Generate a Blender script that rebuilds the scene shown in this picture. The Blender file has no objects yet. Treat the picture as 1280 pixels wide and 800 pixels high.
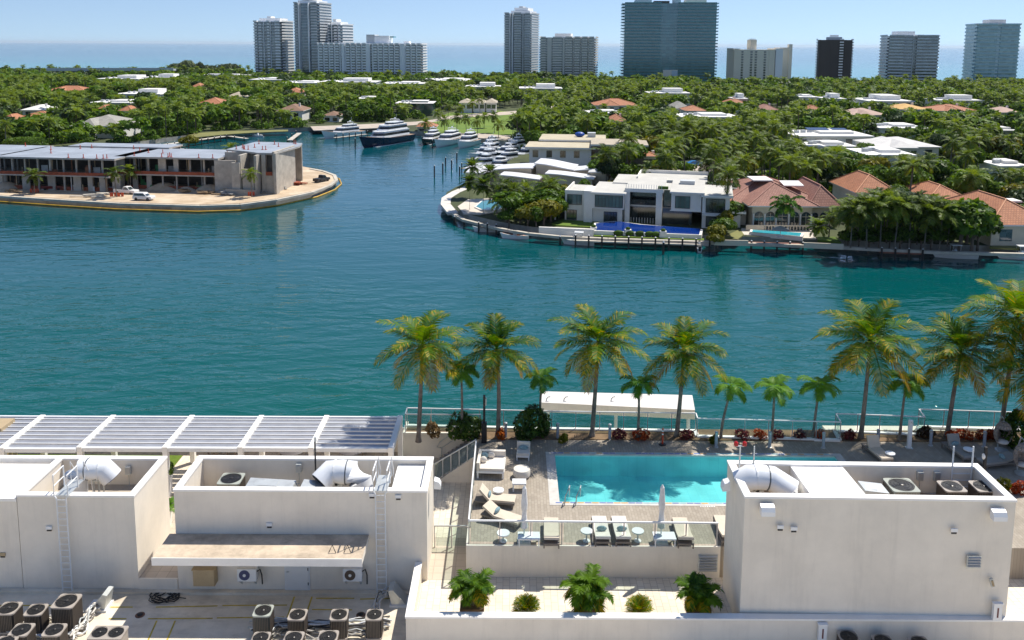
import bpy, math, random
import numpy as np
from mathutils import Vector, Matrix
S = bpy.context.scene
COL = S.collection
rad = math.radians
# ------------------------------------------------------------------ camera
FOC, PITCH, ROLL, CAMZ, PPY = 1065.0, rad(7.7), rad(0.32), 37.0, 200.0
cd = bpy.data.cameras.new('camera'); cam = bpy.data.objects.new('camera', cd); COL.objects.link(cam)
cam.matrix_world = Matrix.Translation((0, 0, CAMZ)) @ Matrix.Rotation(rad(90) - PITCH, 4, 'X') @ Matrix.Rotation(ROLL, 4, 'Z')
cd.sensor_width = 36.0; cd.lens = 36.0 * FOC / 1280.0
cd.shift_y = -(400 - PPY) / 1280.0
cd.clip_start = 0.5; cd.clip_end = 200000
S.camera = cam
S.render.resolution_x, S.render.resolution_y = 1024, 640
# ------------------------------------------------------------------ sky, sun, exposure
SUN = Vector((0.44, 0.40, 1.0)).normalized()
w = bpy.data.worlds.new('World'); S.world = w; w.use_nodes = True
nt = w.node_tree; bg = nt.nodes['Background']
sky = nt.nodes.new('ShaderNodeTexSky'); sky.sky_type = 'NISHITA'; sky.sun_disc = False
sky.sun_elevation = math.asin(SUN.z); sky.sun_rotation = math.atan2(SUN.x, SUN.y)
sky.altitude = 0; sky.air_density = 1.0; sky.dust_density = 0.15; sky.ozone_density = 2.5
tc = nt.nodes.new('ShaderNodeTexCoord'); va = nt.nodes.new('ShaderNodeVectorMath'); va.inputs[1].default_value = (0, 0, 0.11)
vn = nt.nodes.new('ShaderNodeVectorMath'); vn.operation = 'NORMALIZE'
nt.links.new(tc.outputs['Generated'], va.inputs[0]); nt.links.new(va.outputs[0], vn.inputs[0]); nt.links.new(vn.outputs[0], sky.inputs['Vector'])
hs = nt.nodes.new('ShaderNodeHueSaturation'); hs.inputs['Saturation'].default_value = 1.0; hs.inputs['Hue'].default_value = 0.505
nt.links.new(sky.outputs['Color'], hs.inputs['Color']); nt.links.new(hs.outputs['Color'], bg.inputs['Color'])
bg.inputs['Strength'].default_value = 0.10
ld = bpy.data.lights.new('sun', 'SUN'); ld.energy = 4.3; ld.angle = rad(0.5); ld.color = (1.0, 0.95, 0.86)
so = bpy.data.objects.new('sun', ld); COL.objects.link(so); so.rotation_euler = SUN.to_track_quat('Z', 'Y').to_euler()
S.view_settings.view_transform = 'Standard'; S.view_settings.look = 'None'
S.view_settings.exposure = 0.47; S.view_settings.gamma = 1.0
S.cycles.max_bounces = 7; S.cycles.transparent_max_bounces = 12; S.cycles.volume_bounces = 0
# ------------------------------------------------------------------ helpers
def ray(px, py):
    u, v = (px - 640) / FOC, -(py - PPY) / FOC
    c, s = math.cos(ROLL), math.sin(ROLL)
    u, v = u * c - v * s, u * s + v * c
    cp, sp = math.cos(PITCH), math.sin(PITCH)
    return u, cp + v * sp, -sp + v * cp
def at(px, py, z):                       # where a sight line meets the level z
    d = ray(px, py); t = (z - CAMZ) / d[2]
    return d[0] * t, d[1] * t
def aty(px, py, Y):                      # where a sight line meets the upright plane at distance Y
    d = ray(px, py); t = Y / d[1]
    return d[0] * t, CAMZ + d[2] * t
def proj(X, Y, Z):
    cp, sp = math.cos(PITCH), math.sin(PITCH)
    dz = Z - CAMZ; d = Y * cp - dz * sp
    u, v = X / d, (Y * sp + dz * cp) / d
    c, s = math.cos(ROLL), math.sin(ROLL)
    return 640 + FOC * (u * c + v * s), PPY - FOC * (-u * s + v * c)
def inside(x, y, poly):
    r = False; n = len(poly)
    for i in range(n):
        x1, y1 = poly[i]; x2, y2 = poly[i - 1]
        if (y1 > y) != (y2 > y) and x < (x2 - x1) * (y - y1) / (y2 - y1) + x1: r = not r
    return r
class MB:
    def __init__(s): s.v, s.f, s.m, s.mats = [], [], [], []
    def mi(s, mat):
        if mat not in s.mats: s.mats.append(mat)
        return s.mats.index(mat)
    def face(s, pts, mat):
        k = len(s.v); s.v += [tuple(p) for p in pts]; s.f.append(tuple(range(k, k + len(pts)))); s.m.append(s.mi(mat)); return s
    def box(s, x0, x1, y0, y1, z0, z1, mat, top=None):
        k = len(s.v)
        s.v += [(x0, y0, z0), (x1, y0, z0), (x1, y1, z0), (x0, y1, z0), (x0, y0, z1), (x1, y0, z1), (x1, y1, z1), (x0, y1, z1)]
        for q in ((3, 2, 1, 0), (0, 1, 5, 4), (1, 2, 6, 5), (2, 3, 7, 6), (3, 0, 4, 7)): s.f.append(tuple(k + i for i in q)); s.m.append(s.mi(mat))
        s.f.append((k + 4, k + 5, k + 6, k + 7)); s.m.append(s.mi(top or mat)); return s
    def cbox(s, c, d, mat, rz=0.0, rx=0.0, ry=0.0):
        k = len(s.v); M = Matrix.Rotation(rz, 3, 'Z') @ Matrix.Rotation(ry, 3, 'Y') @ Matrix.Rotation(rx, 3, 'X'); c = Vector(c)
        for a, b, e in ((-1, -1, -1), (1, -1, -1), (1, 1, -1), (-1, 1, -1), (-1, -1, 1), (1, -1, 1), (1, 1, 1), (-1, 1, 1)):
            s.v.append(tuple(c + M @ Vector((a * d[0] / 2, b * d[1] / 2, e * d[2] / 2))))
        for q in ((3, 2, 1, 0), (0, 1, 5, 4), (1, 2, 6, 5), (2, 3, 7, 6), (3, 0, 4, 7), (4, 5, 6, 7)): s.f.append(tuple(k + i for i in q)); s.m.append(s.mi(mat))
        return s
    def prism(s, pts, z0, z1, mat, top=None, bottom=True):
        a = sum(pts[i - 1][0] * pts[i][1] - pts[i][0] * pts[i - 1][1] for i in range(len(pts)))
        if a < 0: pts = pts[::-1]
        k, n = len(s.v), len(pts)
        s.v += [(p[0], p[1], z0) for p in pts] + [(p[0], p[1], z1) for p in pts]
        for i in range(n):
            j = (i + 1) % n; s.f.append((k + i, k + j, k + n + j, k + n + i)); s.m.append(s.mi(mat))
        s.f.append(tuple(range(k + n, k + 2 * n))); s.m.append(s.mi(top or mat))
        if bottom: s.f.append(tuple(range(k + n - 1, k - 1, -1))); s.m.append(s.mi(mat))
        return s
    def side(s, pts, y0, y1, mat):       # profile in x,z pushed along y
        k, n = len(s.v), len(pts)
        a = sum(pts[i - 1][0] * pts[i][1] - pts[i][0] * pts[i - 1][1] for i in range(n))
        if a < 0: pts = pts[::-1]
        s.v += [(p[0], y0, p[1]) for p in pts] + [(p[0], y1, p[1]) for p in pts]
        for i in range(n):
            j = (i + 1) % n; s.f.append((k + j, k + i, k + n + i, k + n + j)); s.m.append(s.mi(mat))
        s.f.append(tuple(range(k, k + n))); s.m.append(s.mi(mat)); s.f.append(tuple(range(k + 2 * n - 1, k + n - 1, -1))); s.m.append(s.mi(mat)); return s
    def tube(s, path, r, n, mat, cap=True):
        path = [Vector(p) for p in path]; k = len(s.v); N = len(path)
        rs = r if isinstance(r, (list, tuple)) else [r] * N
        for i, p in enumerate(path):
            d = (path[min(i + 1, N - 1)] - path[max(i - 1, 0)])
            d = d.normalized() if d.length > 1e-9 else Vector((0, 0, 1))
            u = d.cross(Vector((0, 0, 1)) if abs(d.z) < 0.9 else Vector((0, 1, 0))).normalized(); v = d.cross(u)
            for j in range(n):
                a = 2 * math.pi * (j + 0.5) / n; s.v.append(tuple(p + (u * math.cos(a) + v * math.sin(a)) * rs[i]))
        for i in range(N - 1):
            for j in range(n):
                b = (j + 1) % n; s.f.append((k + i * n + j, k + i * n + b, k + (i + 1) * n + b, k + (i + 1) * n + j)); s.m.append(s.mi(mat))
        if cap:
            s.f.append(tuple(range(k + n - 1, k - 1, -1))); s.m.append(s.mi(mat))
            s.f.append(tuple(range(k + (N - 1) * n, k + N * n))); s.m.append(s.mi(mat))
        return s
    def cyl(s, p0, p1, r0, mat, n=8, r1=None): return s.tube([p0, p1], [r0, r0 if r1 is None else r1], n, mat)
    def lathe(s, prof, n, mat, c=(0, 0, 0), sx=1.0, sy=1.0):
        k = len(s.v)
        for r, z in prof:
            for j in range(n):
                a = 2 * math.pi * j / n; s.v.append((c[0] + sx * r * math.cos(a), c[1] + sy * r * math.sin(a), c[2] + z))
        for i in range(len(prof) - 1):
            for j in range(n):
                b = (j + 1) % n; s.f.append((k + i * n + j, k + i * n + b, k + (i + 1) * n + b, k + (i + 1) * n + j)); s.m.append(s.mi(mat))
        s.f.append(tuple(range(k + n - 1, k - 1, -1))); s.m.append(s.mi(mat))
        e = k + (len(prof) - 1) * n; s.f.append(tuple(range(e, e + n))); s.m.append(s.mi(mat)); return s
    def ball(s, c, r, mat, n=10, m=6):
        r = r if isinstance(r, (tuple, list)) else (r, r, r)
        prof = [(max(0.02, math.sin(math.pi * i / m)), -math.cos(math.pi * i / m) * r[2]) for i in range(m + 1)]
        return s.lathe(prof, n, mat, c, r[0], r[1])
    def mesh(s, name, smooth=False):
        me = bpy.data.meshes.new(name); me.from_pydata(s.v, [], s.f)
        for m in s.mats: me.materials.append(m)
        me.polygons.foreach_set('material_index', s.m)
        if smooth:
            me.shade_smooth(); me.set_sharp_from_angle(angle=rad(40))
        me.update(); return me
    def build(s, name, parent=None, label=None, smooth=False):
        o = bpy.data.objects.new(name, s.mesh(name, smooth)); COL.objects.link(o)
        if parent: o.parent = parent
        if label: o['label'] = label
        return o
def tag(o, label=None, cat=None, group=None, kind=None):
    for k, v in (('label', label), ('category', cat), ('group', group), ('kind', kind)):
        if v: o[k] = v
    return o
def thing(name, label, cat, loc=(0, 0, 0), rz=0.0, group=None):
    o = bpy.data.objects.new(name, None); COL.objects.link(o); o.location = loc; o.rotation_euler = (0, 0, rz); o.empty_display_size = 0.2
    return tag(o, label, cat, group)
def copy_tree(o, loc=None, rz=None, sc=None, label=None, parent=None):
    c = o.copy(); COL.objects.link(c)
    if parent: c.parent = parent
    if loc is not None: c.location = loc
    if rz is not None: c.rotation_euler = (0, 0, rz)
    if sc is not None: c.scale = sc if isinstance(sc, (tuple, list)) else (sc, sc, sc)
    if label: c['label'] = label
    for ch in KIDS.get(o.name, list(o.children)): copy_tree(ch, parent=c)
    return c
KIDS = {}
def obj(name, me, parent=None, loc=(0, 0, 0), rz=0.0, label=None):
    o = bpy.data.objects.new(name, me); COL.objects.link(o); o.parent = parent; o.location = loc; o.rotation_euler = (0, 0, rz)
    if label: o['label'] = label
    return o
def struct(name, mb, smooth=False):
    return tag(mb.build(name, smooth=smooth), kind='structure')
# ------------------------------------------------------------------ materials
MATS = {}
def M(name, rgb, rough=0.6, var=0.12, scale=1.0, metal=0.0, bump=0.0, bscale=20.0, spec=0.5, world=True, rgb2=None, detail=4.0):
    if name in MATS: return MATS[name]
    m = bpy.data.materials.new(name); m.use_nodes = True; MATS[name] = m
    n, l = m.node_tree.nodes, m.node_tree.links; b = n['Principled BSDF']
    b.inputs['Roughness'].default_value = rough; b.inputs['Metallic'].default_value = metal; b.inputs['Specular IOR Level'].default_value = spec
    if world: src = n.new('ShaderNodeNewGeometry').outputs['Position']
    else: src = n.new('ShaderNodeTexCoord').outputs['Object']
    t = n.new('ShaderNodeTexNoise'); t.inputs['Scale'].default_value = scale; t.inputs['Detail'].default_value = detail; t.inputs['Roughness'].default_value = 0.65
    l.new(src, t.inputs['Vector'])
    r = n.new('ShaderNodeValToRGB'); e = r.color_ramp.elements
    e[0].position, e[1].position = 0.32, 0.68
    c2 = rgb2 or tuple(min(1, c * (1 + var)) for c in rgb); c1 = rgb if rgb2 else tuple(c * (1 - var) for c in rgb)
    e[0].color, e[1].color = (*c1, 1), (*c2, 1)
    l.new(t.outputs['Fac'], r.inputs['Fac']); l.new(r.outputs['Color'], b.inputs['Base Color'])
    if bump:
        t2 = n.new('ShaderNodeTexNoise'); t2.inputs['Scale'].default_value = bscale; t2.inputs['Detail'].default_value = 6; l.new(src, t2.inputs['Vector'])
        bp = n.new('ShaderNodeBump'); bp.inputs['Strength'].default_value = bump; bp.inputs['Distance'].default_value = 0.05
        l.new(t2.outputs['Fac'], bp.inputs['Height']); l.new(bp.outputs['Normal'], b.inputs['Normal'])
    return m
def node(m, typ, **kw):
    n = m.node_tree.nodes.new(typ)
    for k, v in kw.items(): setattr(n, k, v)
    return n
def leaf_mat(name, dark, light, trans=0.3, scale=0.12, rough=0.5, world=True):
    m = bpy.data.materials.new(name); m.use_nodes = True; MATS[name] = m
    n, l = m.node_tree.nodes, m.node_tree.links; b = n['Principled BSDF']; out = n['Material Output']
    b.inputs['Roughness'].default_value = rough; b.inputs['Specular IOR Level'].default_value = 0.15
    g = n.new('ShaderNodeNewGeometry'); oi = n.new('ShaderNodeObjectInfo')
    t = n.new('ShaderNodeTexNoise'); t.inputs['Scale'].default_value = scale; t.inputs['Detail'].default_value = 3
    l.new(g.outputs['Position'], t.inputs['Vector'])
    a = n.new('ShaderNodeMath'); a.operation = 'MULTIPLY_ADD'; a.inputs[1].default_value = 0.5; l.new(oi.outputs['Random'], a.inputs[0])
    a2 = n.new('ShaderNodeMath'); a2.operation = 'MULTIPLY_ADD'; a2.inputs[1].default_value = 1.3; a2.inputs[2].default_value = -0.60; l.new(t.outputs['Fac'], a2.inputs[0]); l.new(a2.outputs[0], a.inputs[2])
    a3 = n.new('ShaderNodeMath'); a3.operation = 'MULTIPLY_ADD'; a3.inputs[1].default_value = 0.75; l.new(g.outputs['Random Per Island'], a3.inputs[0]); l.new(a.outputs[0], a3.inputs[2])
    r = n.new('ShaderNodeValToRGB'); e = r.color_ramp.elements; e[0].position, e[1].position = 0.1, 1.0; e[0].color, e[1].color = (*dark, 1), (*light, 1)
    l.new(a3.outputs[0], r.inputs['Fac']); l.new(r.outputs['Color'], b.inputs['Base Color'])
    tr = n.new('ShaderNodeBsdfTranslucent'); hv = n.new('ShaderNodeHueSaturation'); hv.inputs['Value'].default_value = 1.5; hv.inputs['Hue'].default_value = 0.485; hv.inputs['Saturation'].default_value = 1.1
    l.new(r.outputs['Color'], hv.inputs['Color']); l.new(hv.outputs['Color'], tr.inputs['Color'])
    mx = n.new('ShaderNodeMixShader'); mx.inputs[0].default_value = trans
    l.new(b.outputs[0], mx.inputs[1]); l.new(tr.outputs[0], mx.inputs[2]); l.new(mx.outputs[0], out.inputs['Surface'])
    return m
def tile_mat(name, rgb, rgb2, mortar, w, h, rough=0.6, rz=0.0, msize=0.02, offset=0.5, axis='XY'):
    m = bpy.data.materials.new(name); m.use_nodes = True; MATS[name] = m
    n, l = m.node_tree.nodes, m.node_tree.links; b = n['Principled BSDF']; b.inputs['Roughness'].default_value = rough
    g = n.new('ShaderNodeNewGeometry'); mp = n.new('ShaderNodeMapping'); mp.inputs['Rotation'].default_value = (0, 0, rz)
    if axis == 'XZ': mp.inputs['Rotation'].default_value = (rad(-90), 0, 0)
    l.new(g.outputs['Position'], mp.inputs['Vector'])
    t = n.new('ShaderNodeTexBrick'); t.inputs['Scale'].default_value = 1.0; t.inputs['Brick Width'].default_value = w; t.inputs['Row Height'].default_value = h
    t.inputs['Mortar Size'].default_value = msize; t.offset = offset
    t.inputs['Color1'].default_value = (*rgb, 1); t.inputs['Color2'].default_value = (*rgb2, 1); t.inputs['Mortar'].default_value = (*mortar, 1); t.inputs['Bias'].default_value = 0.0
    l.new(mp.outputs['Vector'], t.inputs['Vector'])
    ns = n.new('ShaderNodeTexNoise'); ns.inputs['Scale'].default_value = 0.7; ns.inputs['Detail'].default_value = 5; l.new(g.outputs['Position'], ns.inputs['Vector'])
    mr = n.new('ShaderNodeMapRange'); mr.inputs['From Min'].default_value = 0.3; mr.inputs['From Max'].default_value = 0.7; mr.inputs['To Min'].default_value = 0.86; mr.inputs['To Max'].default_value = 1.1
    l.new(ns.outputs['Fac'], mr.inputs['Value'])
    mu = n.new('ShaderNodeMix'); mu.data_type = 'RGBA'; mu.blend_type = 'MULTIPLY'; mu.inputs[0].default_value = 1.0
    l.new(t.outputs['Color'], mu.inputs[6]); l.new(mr.outputs['Result'], mu.inputs[7]); l.new(mu.outputs[2], b.inputs['Base Color'])
    return m
def tower_glass(name, c1, c2, cw=3.2, ch=3.1, rough=0.12):
    m = bpy.data.materials.new(name); m.use_nodes = True; MATS[name] = m
    n, l = m.node_tree.nodes, m.node_tree.links; b = n['Principled BSDF']; b.inputs['Roughness'].default_value = rough; b.inputs['IOR'].default_value = 2.0
    g = n.new('ShaderNodeTexCoord'); d = n.new('ShaderNodeVectorMath'); d.operation = 'DIVIDE'; d.inputs[1].default_value = (cw, cw, ch); l.new(g.outputs['Object'], d.inputs[0])
    f = n.new('ShaderNodeVectorMath'); f.operation = 'FLOOR'; l.new(d.outputs[0], f.inputs[0])
    wn = n.new('ShaderNodeTexWhiteNoise'); l.new(f.outputs[0], wn.inputs['Vector'])
    r = n.new('ShaderNodeValToRGB'); e = r.color_ramp.elements; e[0].position, e[1].position = 0.2, 1.0; e[0].color, e[1].color = (*c1, 1), (*c2, 1)
    l.new(wn.outputs['Value'], r.inputs['Fac']); l.new(r.outputs['Color'], b.inputs['Base Color'])
    return m
def clear_glass(name, tint=(0.75, 0.9, 0.88), alpha=0.25, rough=0.05):
    m = bpy.data.materials.new(name); m.use_nodes = True; MATS[name] = m
    n, l = m.node_tree.nodes, m.node_tree.links; b = n['Principled BSDF']; out = n['Material Output']
    b.inputs['Base Color'].default_value = (*[c * 0.35 for c in tint], 1); b.inputs['Roughness'].default_value = rough
    t = n.new('ShaderNodeBsdfTransparent'); t.inputs['Color'].default_value = (*tint, 1)
    mx = n.new('ShaderNodeMixShader'); mx.inputs[0].default_value = alpha
    l.new(t.outputs[0], mx.inputs[1]); l.new(b.outputs[0], mx.inputs[2]); l.new(mx.outputs[0], out.inputs['Surface'])
    return m
stucco = M('white_stucco', (0.79, 0.72, 0.615), 0.85, 0.07, 0.5, bump=0.15, bscale=40)
def streaks(m, amount=0.10, sc=(2.2, 2.2, 0.18)):
    n, l = m.node_tree.nodes, m.node_tree.links; b = n['Principled BSDF']; src = b.inputs['Base Color'].links[0].from_socket
    g = n.new('ShaderNodeNewGeometry'); mp = n.new('ShaderNodeMapping'); mp.inputs['Scale'].default_value = sc; l.new(g.outputs['Position'], mp.inputs['Vector'])
    t = n.new('ShaderNodeTexNoise'); t.inputs['Scale'].default_value = 1.0; t.inputs['Detail'].default_value = 6; t.inputs['Roughness'].default_value = 0.7; l.new(mp.outputs[0], t.inputs['Vector'])
    mr = n.new('ShaderNodeMapRange'); mr.inputs['From Min'].default_value = 0.5; mr.inputs['From Max'].default_value = 0.75; mr.inputs['To Min'].default_value = 1.0; mr.inputs['To Max'].default_value = 1.0 - amount; l.new(t.outputs['Fac'], mr.inputs['Value'])
    x = n.new('ShaderNodeMix'); x.data_type = 'RGBA'; x.blend_type = 'MULTIPLY'; x.inputs[0].default_value = 1.0; l.new(src, x.inputs[6]); l.new(mr.outputs['Result'], x.inputs[7]); l.new(x.outputs[2], b.inputs['Base Color'])
streaks(stucco, 0.10)
coping = M('white_coping', (0.86, 0.83, 0.78), 0.6, 0.05, 1.2)
beigewall = M('beige_stucco', (0.60, 0.52, 0.40), 0.85, 0.08, 0.4)
whitewall = M('white_wall_paint', (0.78, 0.77, 0.74), 0.7, 0.06, 0.3)
concrete = M('raw_concrete', (0.42, 0.385, 0.34), 0.9, 0.22, 0.5)
seawallm = M('seawall_concrete', (0.36, 0.33, 0.28), 0.9, 0.3, 0.4)
darkwin = tower_glass('dark_window', (0.012, 0.02, 0.024), (0.05, 0.075, 0.08), 1.3, 2.6)
tealwin = tower_glass('teal_window', (0.02, 0.055, 0.06), (0.06, 0.12, 0.125), 1.4, 3.0)
alu = M('grey_aluminium', (0.45, 0.46, 0.47), 0.4, 0.06, 3.0, metal=0.6)
whitemetal = M('white_metal', (0.78, 0.78, 0.77), 0.4, 0.05, 2.0)
galv = M('galvanised_steel', (0.55, 0.57, 0.56), 0.45, 0.12, 2.0, metal=0.5)
black = M('black_paint', (0.015, 0.015, 0.017), 0.5, 0.3, 2.0)
rubber = M('black_rubber', (0.02, 0.02, 0.02), 0.7, 0.3, 3.0)
glass = clear_glass('clear_glass', (0.78, 0.9, 0.87), 0.18)
poolwhite = M('white_gelcoat', (0.80, 0.80, 0.79), 0.25, 0.03, 0.6, world=False)
wood = M('dock_timber', (0.22, 0.13, 0.08), 0.8, 0.35, 1.5)
pile = M('weathered_pile', (0.05, 0.04, 0.035), 0.9, 0.4, 0.8)
bark = M('bark', (0.16, 0.12, 0.09), 0.95, 0.35, 2.0)
palmbark = M('palm_bark', (0.20, 0.165, 0.135), 0.95, 0.4, 3.0, bump=0.5, bscale=8)
leafA = leaf_mat('broad_leaves', (0.008, 0.026, 0.007), (0.115, 0.205, 0.022), 0.32, 0.06)
leafP = leaf_mat('palm_leaves', (0.012, 0.034, 0.009), (0.165, 0.230, 0.032), 0.35, 0.08)
leafH = leaf_mat('hedge_leaves', (0.03, 0.075, 0.01), (0.10, 0.17, 0.02), 0.25, 0.5)
leafY = leaf_mat('yellow_green_leaves', (0.07, 0.085, 0.008), (0.20, 0.19, 0.02), 0.3, 0.4)
cocoG = leaf_mat('coconut_green', (0.014, 0.058, 0.005), (0.11, 0.205, 0.010), 0.34, 0.8)
cocoY = leaf_mat('coconut_yellow', (0.15, 0.15, 0.006), (0.42, 0.31, 0.012), 0.36, 0.8)
cocoO = leaf_mat('coconut_dry', (0.24, 0.13, 0.02), (0.38, 0.21, 0.04), 0.35, 0.9)
smallG = leaf_mat('small_palm_green', (0.04, 0.13, 0.02), (0.14, 0.28, 0.03), 0.42, 0.9)
redleaf = leaf_mat('red_croton_leaves', (0.10, 0.012, 0.006), (0.45, 0.09, 0.02), 0.3, 1.5)
# ------------------------------------------------------------------ water and land
def water_mat():
    m = bpy.data.materials.new('sea_water'); m.use_nodes = True
    n, l = m.node_tree.nodes, m.node_tree.links; b = n['Principled BSDF']
    b.inputs['Roughness'].default_value = 0.05; b.inputs['IOR'].default_value = 1.33; b.inputs['Specular IOR Level'].default_value = 0.85
    g = n.new('ShaderNodeNewGeometry'); sp = n.new('ShaderNodeSeparateXYZ'); l.new(g.outputs['Position'], sp.inputs[0])
    # depth of the bay: shallow by the podium, deeper mid channel, open sea beyond the beach
    mr = n.new('ShaderNodeMapRange'); mr.inputs['From Min'].default_value = 60; mr.inputs['From Max'].default_value = 230
    nz = n.new('ShaderNodeTexNoise'); nz.inputs['Scale'].default_value = 0.013; nz.inputs['Detail'].default_value = 4; l.new(g.outputs['Position'], nz.inputs['Vector'])
    ad = n.new('ShaderNodeMath'); ad.operation = 'MULTIPLY_ADD'; ad.inputs[1].default_value = 110; l.new(nz.outputs['Fac'], ad.inputs[0])
    sb = n.new('ShaderNodeMath'); sb.operation = 'SUBTRACT'; sb.inputs[1].default_value = 55; l.new(sp.outputs['Y'], sb.inputs[0]); l.new(sb.outputs[0], ad.inputs[2])
    l.new(ad.outputs[0], mr.inputs['Value'])
    r = n.new('ShaderNodeValToRGB'); e = r.color_ramp.elements
    e[0].position, e[0].color = 0.0, (0.0006, 0.080, 0.062, 1); e[1].position, e[1].color = 1.0, (0.0008, 0.066, 0.086, 1)
    q = e.new(0.45); q.color = (0.0006, 0.070, 0.078, 1)
    l.new(mr.outputs['Result'], r.inputs['Fac'])
    mo = n.new('ShaderNodeMapRange'); mo.inputs['From Min'].default_value = 900; mo.inputs['From Max'].default_value = 2600; l.new(sp.outputs['Y'], mo.inputs['Value'])
    ro = n.new('ShaderNodeValToRGB'); f = ro.color_ramp.elements
    f[0].position, f[0].color = 0.0, (0.03, 0.21, 0.26, 1); f[1].position, f[1].color = 1.0, (0.006, 0.085, 0.165, 1)
    # sand bars offshore: long pale bands
    mp = n.new('ShaderNodeMapping'); mp.inputs['Scale'].default_value = (0.0004, 0.004, 1); l.new(g.outputs['Position'], mp.inputs['Vector'])
    nb = n.new('ShaderNodeTexNoise'); nb.inputs['Scale'].default_value = 1.0; nb.inputs['Detail'].default_value = 3; l.new(mp.outputs[0], nb.inputs['Vector'])
    ao = n.new('ShaderNodeMath'); ao.operation = 'MULTIPLY_ADD'; ao.inputs[1].default_value = 0.9; l.new(nb.outputs['Fac'], ao.inputs[0])
    s2 = n.new('ShaderNodeMath'); s2.operation = 'SUBTRACT'; s2.inputs[1].default_value = 0.45; l.new(mo.outputs['Result'], s2.inputs[0]); l.new(s2.outputs[0], ao.inputs[2])
    l.new(ao.outputs[0], ro.inputs['Fac'])
    gt = n.new('ShaderNodeMath'); gt.operation = 'GREATER_THAN'; gt.inputs[1].default_value = 860; l.new(sp.outputs['Y'], gt.inputs[0])
    mx = n.new('ShaderNodeMix'); mx.data_type = 'RGBA'; l.new(gt.outputs[0], mx.inputs[0]); l.new(r.outputs['Color'], mx.inputs[6]); l.new(ro.outputs['Color'], mx.inputs[7])
    l.new(mx.outputs[2], b.inputs['Base Color'])
    # sheltered, calmer water along the far bank; gusts elsewhere
    cy = n.new('ShaderNodeMapRange'); cy.inputs['From Min'].default_value = 70; cy.inputs['From Max'].default_value = 135; cy.inputs['To Min'].default_value = 1.0; cy.inputs['To Max'].default_value = 0.26; l.new(sp.outputs['Y'], cy.inputs['Value'])
    gn = n.new('ShaderNodeTexNoise'); gn.inputs['Scale'].default_value = 0.022; gn.inputs['Detail'].default_value = 3; l.new(g.outputs['Position'], gn.inputs['Vector'])
    gm = n.new('ShaderNodeMapRange'); gm.inputs['From Min'].default_value = 0.35; gm.inputs['From Max'].default_value = 0.65; gm.inputs['To Min'].default_value = 0.45; gm.inputs['To Max'].default_value = 1.15; l.new(gn.outputs['Fac'], gm.inputs['Value'])
    gust = n.new('ShaderNodeMath'); gust.operation = 'MULTIPLY'; oc = n.new('ShaderNodeMath'); oc.operation = 'GREATER_THAN'; oc.inputs[1].default_value = 860; l.new(sp.outputs['Y'], oc.inputs[0]); oa = n.new('ShaderNodeMath'); oa.operation = 'ADD'; l.new(cy.outputs['Result'], oa.inputs[0]); l.new(oc.outputs[0], oa.inputs[1]); l.new(oa.outputs[0], gust.inputs[0]); l.new(gm.outputs['Result'], gust.inputs[1])
    ss = n.new('ShaderNodeMath'); ss.operation = 'MULTIPLY_ADD'; ss.inputs[1].default_value = -0.78; ss.inputs[2].default_value = 0.85; l.new(oc.outputs[0], ss.inputs[0]); l.new(ss.outputs[0], b.inputs['Specular IOR Level'])
    prev = None
    for sc, st, dist, stretch in ((0.13, 0.5, 1.6, 2.4), (0.50, 0.8, 0.85, 2.4), (1.7, 0.6, 0.18, 1.8)):
        mpp = n.new('ShaderNodeMapping'); mpp.inputs['Rotation'].default_value = (0, 0, rad(-24)); mpp.inputs['Scale'].default_value = (sc / stretch, sc, sc); l.new(g.outputs['Position'], mpp.inputs['Vector'])
        t = n.new('ShaderNodeTexNoise'); t.inputs['Scale'].default_value = 1.0; t.inputs['Detail'].default_value = 3; t.inputs['Roughness'].default_value = 0.5; t.inputs['Distortion'].default_value = 0.4
        l.new(mpp.outputs[0], t.inputs['Vector'])
        bp = n.new('ShaderNodeBump'); sm = n.new('ShaderNodeMath'); sm.operation = 'MULTIPLY'; sm.inputs[1].default_value = st; l.new(gust.outputs[0], sm.inputs[0]); l.new(sm.outputs[0], bp.inputs['Strength']); bp.inputs['Distance'].default_value = dist
        l.new(t.outputs['Fac'], bp.inputs['Height'])
        if prev: l.new(prev.outputs['Normal'], bp.inputs['Normal'])
        prev = bp
    l.new(prev.outputs['Normal'], b.inputs['Normal'])
    return m
wm = water_mat()
mb = MB(); xs = [-45000, -3000, -800, -200, 200, 800, 3000, 45000]; ys = [-400, 60, 200, 500, 1200, 4000, 15000, 60000]
for i in range(7):
    for j in range(7): mb.face([(xs[i], ys[j], 0), (xs[i + 1], ys[j], 0), (xs[i + 1], ys[j + 1], 0), (xs[i], ys[j + 1], 0)], wm)
struct('water', mb)
groundm = M('garden_soil', (0.035, 0.045, 0.015), 0.95, rgb2=(0.07, 0.085, 0.025), scale=0.08)
lawnm = M('bright_lawn', (0.085, 0.155, 0.010), 0.9, rgb2=(0.15, 0.22, 0.015), scale=0.12)
drylawn = M('dry_lawn', (0.16, 0.15, 0.05), 0.9, rgb2=(0.20, 0.20, 0.06), scale=0.3)
sandm = M('construction_sand', (0.40, 0.29, 0.18), 0.95, rgb2=(0.62, 0.50, 0.36), scale=0.22, bump=0.6, bscale=1.2)
beachm = M('beach_sand', (0.60, 0.52, 0.40), 0.95, 0.1, 0.05)
pavem = M('pale_paving', (0.45, 0.38, 0.31), 0.85, 0.15, 0.3)
asphm = M('asphalt', (0.17, 0.16, 0.15), 0.9, 0.15, 0.5)
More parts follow.
